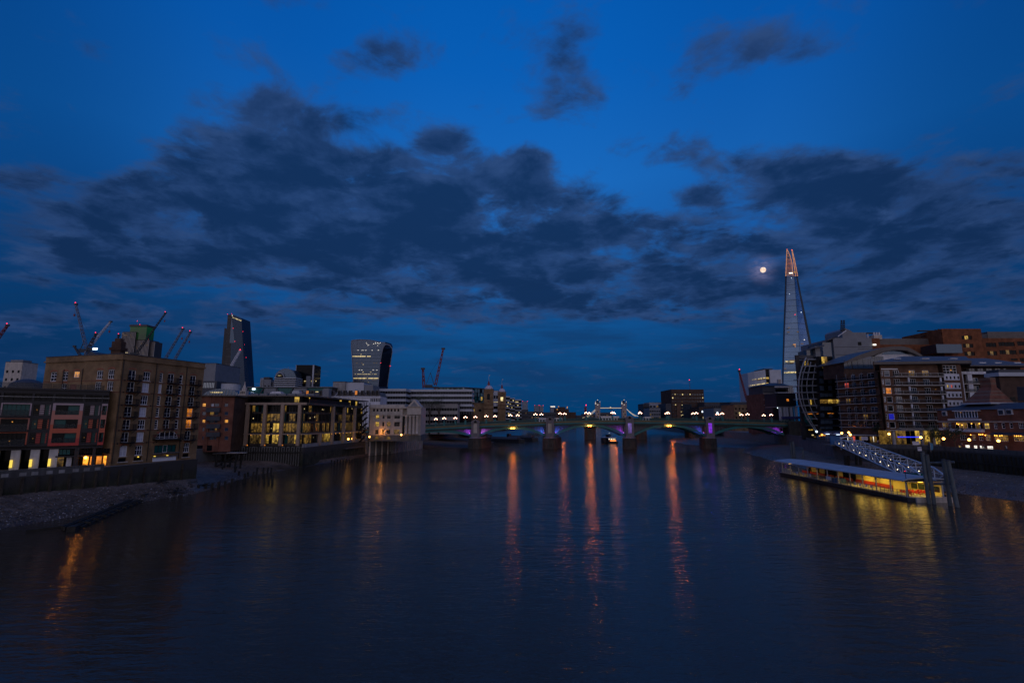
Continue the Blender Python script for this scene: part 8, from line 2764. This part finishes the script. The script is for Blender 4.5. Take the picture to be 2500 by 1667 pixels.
for j in range(4):
 part('window', MB().box(xB - .98, xB - .92, yA + 1.6 + j * 1.8, yA + 3.1 + j * 1.8, 1.6, 2.7), fp, I4, 'dim_glass')
for r in range(3):
 for k in range(4):
  part('seat', cached('seat', lambda: MB().box(-.25, .25, -.22, .22, .4, .5).box(-.25, .25, .15, .22, .503, .95).box(-.03, .03, -.03, .03, 0, .4).mesh('seat', 'pier_red')), fp, Matrix.Translation((xA + 1.6 + r * 1.7, yA + 2.2 + k * .8, .86)))
for j in range(40):
 y = yA + 1.5 + j * 1.15
 part('rail_post', cached('prp', lambda: MB().box(-.035, .035, -.035, .035, .86, 1.95).mesh('rail_post', 'grey_panel')), fp, Matrix.Translation((xA + .12, y, 0)))
for z in (1.4, 1.95):
 part('rail', MB().box(xA + .09, xA + .15, yA + 1.5, yB - .4, z - .03, z + .03), fp, I4, 'grey_panel')
for j, y in enumerate((109.5, 111, 113, 114.5, 124, 131.5, 134.5, 137.5)):
 w = 1.9 if j == 4 else .55
 part('notice', MB().box(xA + .02, xA + .07, y - w / 2, y + w / 2, 1.25, 1.25 + (.85 if j == 4 else .6)), fp, I4, 'sign_white')
part('life_ring_box', MB().box(xA + .5, xA + 2.2, 121, 124.5, .87, 1.9), fp, I4, 'blue_hoarding')
part('ramp_side', MB().box(xA + 1.0, xA + 1.2, 142, 147, .87, 2.0), fp, I4, 'pale_panel')
part('signal_mast', MB().tube((xA + .4, yA + 1.3, .86), (xA + .2, yA + 1.3, 5.6), .06, 6), fp, I4, 'black_steel')
light_ball(fp, Matrix.Translation((xA + .2, yA + 1.3, 5.65)), .10, 'beacon_red', 'mast_lamp')
for (x, y, e, m) in ((79.5, 101.2, 1, 'lit_yellow'), (79.5, 105, 1, 'lit_yellow'), (78.6, 112, 1, 'lit_yellow'), (78.6, 117, 1, 'lit_yellow'), (77.4, 127, 0, 'globe_warm'), (77.4, 138.2, 0, 'globe_warm'), (77.0, 142.8, 0, 'globe_warm')):
 part('ceiling_lamp', MB().box(-.35, .35, -.18, .18, 3.42, 3.56), fp, Matrix.Translation((x, y, 0)), 'pier_lamp')
 d = bpy.data.lights.new('pier_light', 'AREA')
 d.energy, d.color, d.size = (110 if e else 20), (1.0, .66, .10), 2.2
 ob = bpy.data.objects.new('pier_light', d)
 COL.objects.link(ob)
 ob.location = (x, y, 3.2)
part('gangway_cabin', MB().box(85.0 - 1.2, 85.0 + 1.0, 108.5, 111, .2, 4.4), fp, I4, 'teal_pane')

# --- mooring dolphin frames
def dolphin(label, spots, beams, group='mooring piles'):
 o = thing('mooring_piles', label, 'mooring piles', (spots[0][0], spots[0][1], 0), group)
 for (x, y, z, r, lx, ly) in spots:
  part('pile', MB().tube((x + lx, y + ly, -1), (x, y, z), r, 10), o, I4, 'pile_paint')
  part('pile_cap', MB().tube((x, y, z + .002), (x, y, z + .22), r * 1.12, 10), o, I4, 'slate')
 for (a, b, r) in beams:
  part('cross_beam', MB().tube(a, b, r, 6), o, I4, 'pile_paint')
 return o

mat('pile_paint', (.10, .12, .13), .7, .25, .8, streak=.4)
d0 = at(2268, 1225, 97.4)
d1 = at(2281, 1227, 97.0)
e0 = at(2320, 1232, 95.0)
e1 = at(2338, 1236, 93.6)
zl = lambda px, py, Y: at(px, py, Y).z
dolphin('tall steel mooring piles with cross beams at the near end of the floating pier', [(d0.x - .1, 97.4, zl(2267, 1104, 97.4), .33, .1, 0), (d1.x - .3, 97.0, zl(2274, 1112, 97), .33, .3, 0), (e0.x - .2, 95.0, zl(2315, 1124, 95), .33, .2, 0), (e1.x - .5, 93.8, zl(2331, 1126, 93.8), .36, .5, -.2)],
 [(at(2270, 1130, 97.2), at(2330, 1128, 94.3), .22), (at(2280, 1181, 97), at(2328, 1181, 94.6), .2)])
q0, q1 = P(133, 1330, 200), P(153, 1330, 199)
dolphin('pair of dark mooring piles on the mud left of the gangway', [(q0.x, 200, P(133, 1172, 200).z, .45, 0, 0), (q1.x, 199, P(153, 1170, 199).z, .45, .2, 0), (P(238, 1300, 196).x, 196, P(238, 1245, 196).z, .35, 0, 0)], [(P(150, 1215, 199.4), P(240, 1232, 196), .18)])
for i, (x, y, lab) in enumerate(((640, 1380, 'short timber pile stump under the gangway, left one'), (668, 1380, 'short timber pile stump under the gangway beside the left one'), (745, 1390, 'leaning timber pile stump under the middle of the gangway'), (785, 1390, 'timber pile stump under the gangway nearest the pier roof'))):
 p = P(x, y, 165)
 solo('pile_stump', MB().tube((0, 0, -1), (rs.uniform(-.6, .6), 0, p.z * 0 + 4.2), .4, 8), lab, 'pile', 'wet_timber', Matrix.Translation((p.x, 165, 0)), 'pile stumps below the gangway')
# blue banner on a pole
bn = P(1462, 1265, 150)
bno = thing('blue_banner', 'tall narrow blue banner on a pole beside the mooring piles', 'banner', (bn.x, 150, 7))
part('pole', MB().tube((0, 0, 0), (0, 0, P(1445, 1178, 150).z - bn.z + .3), .05, 6), bno, Matrix.Translation(bn), 'steel')
mat('banner_blue', (.06, .20, .34), .7, .15, 2)
zz = P(1445, 1178, 150).z - bn.z
part('flag', MB().add([(.06, 0, zz), (.75, -.1, zz - .2), (.95, .05, zz * .55), (.6, 0, .6), (.06, 0, .5)], [(0, 1, 2, 3, 4)]).add([(.06, .03, zz), (.75, -.07, zz - .2), (.95, .08, zz * .55), (.6, .03, .6), (.06, .03, .5)], [(4, 3, 2, 1, 0)]), bno, Matrix.Translation(bn), 'banner_blue')

# --- globe lamps along the promenade
pl = thing('globe_lamp', '', 'street lamp', (0, 0, 0), 'globe lamps along the right promenade')
part('post', MB().lathe([(.16, 0), (.12, .6), (.07, 1.0), (.055, 3.5)], 8), pl, I4, 'black_steel')
part('bracket', MB().lathe([(.10, 3.5), (.20, 3.62)], 8), pl, I4, 'black_steel')
part('globe', MB().ball((0, 0, 3.98), .36, 12, 8), pl, I4, 'globe_warm', smooth=True)
first = True
for (x, y, Y, lab) in ((608, 1086, 188, 'globe lamp at the head of the gangway, leftmost of a close three'), (675, 1080, 186, 'globe lamp at the head of the gangway, middle and highest of three'), (690, 1101, 182, 'globe lamp at the head of the gangway, lowest of three'),
 (1060, 1094, 168, 'globe lamp before the left end of the blue neon strip'), (1365, 1127, 157, 'globe lamp before the yellow lit restaurant, right of the neon strip'), (1583, 1139, 150, 'globe lamp by the small tree at the corner of the pub'),
 (1827, 1149, 145, 'globe lamp before the bright white pub windows'), (2108, 1160, 139, 'globe lamp nearest the right edge in front of the pub')):
 p = P(x, y, Y)
 c = pl if first else copy_tree(pl)
 first = False
 c.location = (p.x, Y, p.z - 3.98)
 c['label'] = lab
for (x, y, Y, lab) in ((1472, 594, 208, 'globe lamp on the left bank terrace, leftmost of three by the fire stair'), (1508, 592, 212, 'globe lamp on the left bank terrace, middle of three by the fire stair'), (1542, 590, 216, 'globe lamp on the left bank terrace, rightmost of three by the fire stair'),
 (1688, 571, 222, 'globe lamp at the left corner of the columned stone building'), (2015, 551, 223.5, 'globe lamp below the portico of the columned stone building')):
 p = at(xw(x), zw(y), Y)
 c = copy_tree(pl)
 c.location = (p.x, Y, p.z - 3.98)
 c['label'] = lab
 c['group'] = 'globe lamps on the left bank terrace'
# string of cafe lights under the bow front
mat('tent_white', (.55, .55, .58), .7, .1)
for i, (x, y, Y, lab) in enumerate(((468, 1087, 205, 'white cafe parasol under the bow fronted office'), (568, 1092, 203, 'white cafe parasol farther right by the promenade lamps'))):
 p = P(x, y, Y)
 o = thing('cafe_parasol', lab, 'parasol', (p.x, Y, 7), 'cafe parasols on the right promenade')
 part('pole', MB().tube((0, 0, 7), (0, 0, p.z + .2), .05, 6), o, Matrix.Translation((p.x, Y, 0)), 'steel')
 part('canopy', MB().lathe([(1.7, p.z - .2), (1.6, p.z - .05), (.05, p.z + .5)], 8), o, Matrix.Translation((p.x, Y, 0)), 'tent_white')
 part('heater_lamp', MB().box(-.7, .7, -.12, .12, p.z - .42, p.z - .25), o, Matrix.Translation((p.x, Y - .3, 0)), 'lit_cool')
for i, (x, y, m) in enumerate(((300, 1060, 'lit_yellow'), (325, 1060, 'lit_yellow'), (415, 1100, 'lit_warm'), (420, 1108, 'globe_amber'), (400, 1118, 'lit_warm'), (445, 1112, 'lit_warm'), (330, 1110, 'lit_office'), (352, 1128, 'lit_dim'))):
 p = P(x, y, 212)
 o = thing('cafe_lantern', ['pair of yellow lanterns, left, over the cafe tables', 'pair of yellow lanterns, right, over the cafe tables', 'orange lantern high over the cafe tables', 'brightest orange lantern over the cafe tables', 'low orange lantern left of the brightest one', 'small orange lantern right of the brightest one', 'pale lantern over the left cafe tables', 'dim lantern low over the left cafe tables'][i], 'lantern', (p.x, 212, 7), 'lanterns over the cafe tables')
 part('post', MB().tube((0, 0, 7), (0, 0, p.z), .04, 5), o, Matrix.Translation((p.x, 212, 0)), 'black_steel')
 part('lantern', MB().box(-.28, .28, -.2, .2, 0, .42), o, Matrix.Translation((p.x, 212, p.z)), m)

# --- people walking on the promenade
def person_mesh(stride, arm):
 v = [(0, 0, .95), (0, 0, 1.25), (0, 0, 1.45), (0, 0, 1.56), (0, .02, 1.72), (.19, 0, 1.42), (.24, arm * .5, 1.15), (.25, arm, .92), (-.19, 0, 1.42), (-.24, -arm * .5, 1.15), (-.25, -arm, .92),
 (.10, stride * .5, .5), (.10, stride, .07), (.10, stride + .14, .04), (-.10, -stride * .4, .5), (-.10, -stride, .09), (-.10, -stride + .13, .05)]
 e = [(0, 1), (1, 2), (2, 3), (3, 4), (2, 5), (5, 6), (6, 7), (2, 8), (8, 9), (9, 10), (0, 11), (11, 12), (12, 13), (0, 14), (14, 15), (15, 16)]
 rad = [.16, .15, .17, .065, .105, .085, .055, .045, .085, .055, .045, .085, .06, .045, .085, .06, .045]
 me = bpy.data.meshes.new('person')
 me.from_pydata(v, e, [])
 o = bpy.data.objects.new('person_rig', me)
 COL.objects.link(o)
 o.modifiers.new('s', 'SKIN')
 for i, r in enumerate(rad):
  me.skin_vertices[0].data[i].radius = (r, r * (.75 if i < 3 else 1))
 me.skin_vertices[0].data[0].use_root = True
 sub = o.modifiers.new('b', 'SUBSURF')
 sub.levels = sub.render_levels = 1
 dg = bpy.context.evaluated_depsgraph_get()
 out = bpy.data.meshes.new_from_object(o.evaluated_get(dg))
 bpy.data.objects.remove(o)
 for p in out.polygons:
  p.use_smooth = True
 return out

coats = [('coat_dark', (.03, .03, .035), 'black coat'), ('coat_blue', (.03, .05, .11), 'blue coat'), ('coat_pale', (.40, .38, .36), 'pale jacket'), ('coat_red', (.16, .03, .03), 'red jacket')]
mat('trousers', (.03, .03, .04), .9, .2)
mat('skin', (.45, .28, .20), .6, .05)
mat('hair', (.03, .022, .015), .8, .2)
poses = [person_mesh(.24, .2), person_mesh(.02, .03), person_mesh(-.26, -.22)]
variants = []
for ci, (nm, c, word) in enumerate(coats):
 mat(nm, c, .85, .15)
 for pi, base in enumerate(poses):
  me = base.copy()
  me.name = 'person'
  for m_ in (nm, 'trousers', 'skin'):
   me.materials.append(MATS[m_])
  for p in me.polygons:
   z = p.center.z
   p.material_index = 2 if z > 1.5 or (z < .97 and abs(p.center.x) > .17) else (1 if z < .92 else 0)
  variants.append((me, word, pi))
hm = MB().ball((0, 0, 0), .115, 8, 5).mesh('hair', 'hair', True)
spots = []
WALK = [(150, 262), (143, 243), (136, 226), (131, 216), (124, 200), (122, 190), (121.5, 178), (122.5, 172), (129.5, 160), (131, 150), (131, 143), (130.5, 136), (129.8, 128), (130.6, 121)]
near_w = ['near the bridge abutment', 'beyond the cafe lanterns', 'under the cafe lanterns', 'beside the white cafe parasols', 'by the blue hoarding', 'at the top of the gangway', 'by the striped notice board', 'before the glowing restaurant', 'near the blue banner', 'beside the corner tree of the pub', 'in front of the bright pub windows', 'between two pub lamps', 'below the pub awning', 'at the right edge by the pub']
words_p = ['walking', 'standing', 'striding']
for i, (x, y) in enumerate(WALK):
 for j in range(2):
  me, word, pi = variants[(i * 5 + j * 7) % len(variants)]
  o = bpy.data.objects.new('person', me)
  COL.objects.link(o)
  o.location = (x + .4 + j * 1.1 + rs.uniform(-.2, .2), y + j * 1.6, 7.0)
  o.rotation_euler = (0, 0, rs.choice([0, math.pi, .5, 2.6]))
  tag(o, f'person in {word} {words_p[pi]} {near_w[i]}' + (', farther of two' if j else ', nearer of two'), 'person', 'people on the right promenade')
  LOC[o] = Vector(o.location)
  hh = bpy.data.objects.new('hair', hm)
  COL.objects.link(hh)
  hh.parent = o
  hh.location = (0, -.02, 1.765)

# --- trees
def leaf_mat(name, c):
 mat(name, c, .8, .3, 2.0)

leaf_mat('leaf', (.055, .075, .025))
leaf_mat('leaf_dark', (.030, .045, .018))

def tree(label, x, y, z, h, r, m, n=420, group='trees on the embankments', flat=.8, trunk_h=.45, seed=1):
 q = random.Random(seed)
 o = thing('tree', label, 'tree', (x, y, z), group)
 tr = MB()
 tr.tube((0, 0, 0), (q.uniform(-.15, .15), 0, h * trunk_h), .16 * h / 6, 7, .10 * h / 6)
 limbs = []
 for k in range(7):
  a = k * 2.4
  e = Vector((math.cos(a) * r * .6, math.sin(a) * r * .6, h * (trunk_h + .18 + .1 * (k % 3))))
  tr.tube((0, 0, h * trunk_h * (.8 + .05 * (k % 4))), e, .06 * h / 6, 5, .02)
  limbs.append(e)
 part('trunk', tr, o, Matrix.Translation((x, y, z)), 'timber')
 lf = MB()
 cz = h * (trunk_h + .27)
 cl = [Vector((q.gauss(0, .45) * r, q.gauss(0, .45) * r, cz + q.gauss(0, .33) * h * .36)) for _ in range(15)] + limbs
 for _ in range(n):
  c = q.choice(cl)
  p = c + Vector((q.gauss(0, .23) * r, q.gauss(0, .23) * r, q.gauss(0, .19) * r * flat))
  s = q.uniform(.09, .2) * (1 + r / 6)
  u = Vector((q.uniform(-1, 1), q.uniform(-1, 1), q.uniform(-.6, .6))).normalized()
  w = u.cross(Vector((q.uniform(-1, 1), q.uniform(-1, 1), q.uniform(-1, 1)))).normalized()
  lf.add([p - u * s, p + w * s * .55, p + u * s, p - w * s * .55], [(0, 1, 2, 3)])
 part('crown', lf, o, Matrix.Translation((x, y, z)), m)
 return o

for (x, y, Y, h, r, lab, m, sd) in ((1595, 1200, 152, 6.5, 2.0, 'small dark leafy tree at the corner of the brick pub', 'leaf_dark', 3), (1480, 1190, 161, 6.6, 1.9, 'yellow lit leafy tree before the glowing restaurant', 'leaf', 4), (1690, 1200, 148, 6.0, 2.6, 'spreading dark tree in front of the pub windows', 'leaf_dark', 5),
 (1530, 1190, 158, 5.4, 1.5, 'slim tree between restaurant and pub', 'leaf', 6), (945, 1090, 186, 7.5, 1.5, 'narrow tree against the dark balconies', 'leaf_dark', 7)):
 p = P(x, y, Y)
 tree(lab, p.x, Y, 7.0, h, r, m, 520, seed=sd)
for i, (px, Y, h, r, lab) in enumerate(((1026, 322, 13.5, 4.2, 'dark tree above the pediment of the columned building'), (1050, 326, 14.5, 4.6, 'dark tree standing before the white banded office, tallest of three'), (1072, 324, 13, 3.8, 'dark tree right of the tallest of three before the banded office'), (1012, 325, 12.2, 3.6, 'dark tree half hidden by the pediment'))):
 p = at(px, 985, Y)
 tree(lab, p.x, Y, 6.6, p.z - 6.6 + 3.5, r, 'leaf_dark', 600, seed=20 + i, trunk_h=.62)

# --- left foreshore: timber wreck, stumps, jetty frame, stones
def ground_left(x, y):
 """height of the shingle at a place on the left foreshore"""
 for (a, b), (c, d) in zip(SHORE_L, SHORE_L[1:]):
  if a[1] <= y <= c[1]:
   f = (y - a[1]) / (c[1] - a[1])
   wx, fx, fz = a[0] + (c[0] - a[0]) * f, b[0] + (d[0] - b[0]) * f, b[2] + (d[2] - b[2]) * f
   t = max(0, min(1, (x - wx) / (fx - wx))) if abs(fx - wx) > .01 else 0
   return fz * (t * .8 if t < .3 else (.24 + (t - .3) * .76 / .7))
 return .5

L6 = lambda x, y: (x / 2.541, 1050 + y / 2.541)

def on_shore(px, py):
 z = .5
 for _ in range(6):
  p = on(px, py, z)
  z = ground_left(p.x, p.y)
 return Vector((p.x, p.y, z))

wr = thing('barge_wreck', 'rotting dark timbers of an old barge lying on the shingle by the water', 'wreck', tuple(on_shore(*L6(680, 450))))
pa_, pb2 = on_shore(*L6(455, 485)), on_shore(*L6(905, 425))
Fw = frame2((pa_.x, pa_.y), (pb2.x, pb2.y))
Lw = dist2((pa_.x, pa_.y), (pb2.x, pb2.y))
for k in range(5):
 y = -.5 + k * .42
 part('hull_plank', MB().box(0, Lw * (1 - .08 * (k % 3)), -.12, .12, -.3, .16 + .08 * (k % 2)), wr, Fw @ T(.4 * (k % 3), y, .12 + .1 * k), 'wet_timber')
for k in range(11):
 x = Lw * (k + .4) / 11
 part('rib_timber', MB().hexa([(x - .12, -.9, 0), (x + .12, -.9, 0), (x + .12, 1.5, .1), (x - .12, 1.5, .1), (x - .12, -.9, .2 + .3 * rs.random()), (x + .12, -.9, .25), (x + .12, 1.5, .4), (x - .12, 1.5, .4 + .3 * rs.random())]), wr, Fw @ T(0, 0, .1), 'wet_timber')
part('stem_block', MB().box(-.5, 1.2, -.7, .3, -.2, .55), wr, Fw @ T(0, 0, .1), 'wet_timber')
part('stern_block', MB().box(Lw - 2.2, Lw, -.4, .4, 0, .75), wr, Fw @ T(0, 0, .3), 'wet_timber')
o2 = on_shore(*L6(728, 395))
solo('timber_baulk', MB().box(-1.1, 1.1, -.25, .25, -.1, .45).box(-.9, -.4, -.25, .25, .453, .62), 'short squared timber lying on the shingle above the wreck', 'timber', 'wet_timber', Matrix.Translation(o2) @ Matrix.Rotation(.3, 4, 'Z'))
o2 = on_shore(*L6(310, 478))
solo('drift_timber', MB().box(-2.2, 2.2, -.15, .15, -.1, .25).box(-1.8, .2, .153, .4, -.1, .18), 'flat driftwood timbers near the water at the left', 'timber', 'wet_timber', Matrix.Translation(o2) @ Matrix.Rotation(.9, 4, 'Z'))
for (x, y, lab) in ((1090, 345, 'tangle of driftwood below the warehouse wall'), (1270, 350, 'long drift plank lying along the water past the warehouse'), (1165, 345, 'thin drift branch on the shingle past the warehouse corner'), (1000, 328, 'flat drift board below the warehouse wall')):
 p = on_shore(*L6(x, y))
 mb = MB()
 for k in range(5):
  a, l = rs.uniform(0, 3), rs.uniform(.8, 2.4)
  mb.tube((-l * math.cos(a), -l * math.sin(a), .05 + .1 * k), (l * math.cos(a), l * math.sin(a), .1 + .14 * k + rs.uniform(0, .3)), .09, 5)
 o = solo('driftwood', mb, lab, 'driftwood', 'wet_timber', Matrix.Translation(p), 'driftwood on the left foreshore')
 o['kind'] = 'stuff'
 del o['category'], o['label']
# rows of stumps
stump = MB().box(-.22, .22, -.22, .22, -.6, 1.15).mesh('mooring_stump', 'wet_timber')
k = 0
row1 = [(945, 412), (997, 408), (1047, 402), (1095, 395), (1142, 387), (1186, 380), (1230, 372), (1275, 366), (1315, 360), (1355, 352), (1395, 345), (1435, 338), (1472, 333), (1510, 326)]
for i, (x, y) in enumerate(row1):
 p = on(*L6(x, y), 0.05)
 o = bpy.data.objects.new('mooring_stump', stump)
 COL.objects.link(o)
 o.location = p
 o.rotation_euler = (rs.uniform(-.08, .08), rs.uniform(-.08, .08), rs.uniform(0, 1))
 o.scale = (1, 1, rs.uniform(.8, 1.25))
 tag(o, f'dark timber stump in the water edge row past the wreck, {ORD[i]} from the wreck', 'stump', 'timber stumps along the water edge')
row2 = [(1540, 265), (1590, 262), (1632, 258), (1658, 252), (1682, 250), (1565, 290), (1605, 300), (1640, 296), (1665, 300), (1520, 300), (1690, 305), (1480, 262), (1455, 250), (1405, 235), (1380, 245)]
for i, (x, y) in enumerate(row2):
 p = on(*L6(x, y + 22), 0.1)
 o = bpy.data.objects.new('mooring_stump', stump)
 COL.objects.link(o)
 o.location = p
 o.rotation_euler = (rs.uniform(-.12, .12), rs.uniform(-.12, .12), rs.uniform(0, 1))
 o.scale = (.9, .9, rs.uniform(1.1, 2.1))
 tag(o, f'taller dark timber stump off the inlet mouth, {ORD[i]} of the loose group', 'stump', 'timber stumps off the inlet')
for i in range(15):
 p = on(xw(1180 + i * 30), zw(826 + (i % 3) * 6 - max(0, i - 7) * 2.6), .15)
 o = bpy.data.objects.new('mooring_stump', stump)
 COL.objects.link(o)
 o.location = p
 o.scale = (.9, .9, .75)
 tag(o, f'low dark stump in the short row below the stone river wall, {ORD[i]} from left', 'stump', 'low stumps below the stone wall')
# jetty frame in the inlet
jf = thing('jetty_frame', 'dark timber jetty frame with a pale top standing in the inlet', 'jetty', (-85, 150, 0))
j0 = on(560, 1141, 1.5)
MJ = Matrix.Translation((j0.x, j0.y, 0))
zt_ = at(560, 1106, j0.y).z
for x in (-4.2, -1.6, 1.6):
 for y in (0, 3):
  part('leg', MB().tube((x, y, 0), (x + .2, y, zt_ - .3), .26, 7), jf, MJ, 'wet_timber')
part('top_beam', MB().box(-5.2, 2.6, -.3, 3.4, zt_ - .3, zt_), jf, MJ, 'timber')
part('ledge', MB().box(-1.0, 4.2, -.3, 1.6, zt_ + .003, zt_ + .18), jf, MJ, 'pale_stone')
part('brace', MB().tube((-4.2, 0, 1.6), (1.6, 0, zt_ - .6), .16, 5), jf, MJ, 'wet_timber')
part('brace', MB().tube((-4.4, 0, 3.0), (1.8, 0, 3.1), .16, 5), jf, MJ, 'wet_timber')

def pebbles(name, count, area, m, label, size, gz, seed):
 q = random.Random(seed)
 mb = MB()
 for _ in range(count):
  x, y, s = area(q)
  z = gz(x, y)
  r = size * q.uniform(.5, 1.4) * s
  vs = [(x + r * q.uniform(.7, 1.2) * math.cos(a + .3), y + r * q.uniform(.7, 1.2) * math.sin(a + .3), z + r * q.uniform(-.2, .1)) for a in (0, 1.57, 3.14, 4.71)]
  mb.add(vs + [(x, y, z + r * q.uniform(.45, .85))], [(0, 1, 4), (1, 2, 4), (2, 3, 4), (3, 0, 4)])
 return setting(name, mb, m, 'stuff', label=label)

def area_l(q):
 y = 62 + 100 * q.random() ** 1.9
 for (a, b), (c, d) in zip(SHORE_L, SHORE_L[1:]):
  if a[1] <= y <= c[1]:
   f = (y - a[1]) / (c[1] - a[1])
   wx, fx = a[0] + (c[0] - a[0]) * f, b[0] + (d[0] - b[0]) * f
   t = q.random() ** 1.7 + q.gauss(0, .02)
   return wx + (fx - wx) * t, y, 1.0
 return -72, 90, 1

mat('stone_grey', (.085, .07, .062), .8, .4, 3)
mat('stone_pale', (.34, .31, .30), .7, .3, 3)
pebbles('shingle_stones', 9000, area_l, 'stone_grey', 'dark stones and shingle of the left foreshore', .16, ground_left, 1)
pebbles('pale_stones', 1100, area_l, 'stone_pale', 'pale chalk stones scattered on the left foreshore', .13, ground_left, 2)

def ground_right(x, y):
 for (a, b), (c, d) in zip(SHORE_R, SHORE_R[1:]):
  if a[1] <= y <= c[1]:
   f = (y - a[1]) / (c[1] - a[1])
   wx, fx, fz = a[0] + (c[0] - a[0]) * f, b[0] + (d[0] - b[0]) * f, b[2] + (d[2] - b[2]) * f
   t = max(0, min(1, (x - wx) / (fx - wx)))
   return fz * (t * .8 if t < .3 else (.24 + (t - .3) * .76 / .7))
 return .5

def area_r(q):
 y = 76 + 190 * q.random() ** 1.6
 for (a, b), (c, d) in zip(SHORE_R, SHORE_R[1:]):
  if a[1] <= y <= c[1]:
   f = (y - a[1]) / (c[1] - a[1])
   wx, fx = a[0] + (c[0] - a[0]) * f, b[0] + (d[0] - b[0]) * f
   return wx + (fx - wx) * q.random() ** 1.2, y, 1.0
 return 110, 100, 1

pebbles('shingle_stones', 6000, area_r, 'stone_grey', 'dark stones of the right foreshore', .2, ground_right, 3)
pebbles('pale_stones', 700, area_r, 'stone_pale', 'pale stones scattered on the right foreshore', .15, ground_right, 4)

# --- moon
mm, nt, b = new_mat('moon')
N, L = nt.nodes, nt.links
tcm = N.new('ShaderNodeTexCoord')
nm = N.new('ShaderNodeTexNoise')
nm.inputs['Scale'].default_value = 1.6
nm.inputs['Detail'].default_value = 5
L.new(tcm.outputs['Normal'], nm.inputs['Vector'])
rm = N.new('ShaderNodeValToRGB')
rm.color_ramp.elements[0].position, rm.color_ramp.elements[1].position = .4, .6
rm.color_ramp.elements[0].color, rm.color_ramp.elements[1].color = (.75, .50, .34, 1), (1.0, .82, .66, 1)
L.new(nm.outputs[0], rm.inputs[0])
L.new(rm.outputs[0], b.inputs['Emission Color'])
b.inputs['Emission Strength'].default_value = 1.15
b.inputs['Base Color'].default_value = (.1, .1, .1, 1)
mc = ray(*MOON_PX).normalized() * 42000
bm_ = MB().ball((0, 0, 0), 42000 * 6.6 / 1400, 32, 20)
solo('moon', bm_, 'full pale yellow moon glowing behind thin cloud left of the glass spire', 'moon', 'moon', Matrix.Translation(mc + Vector((0, 0, HC))), smooth=True)
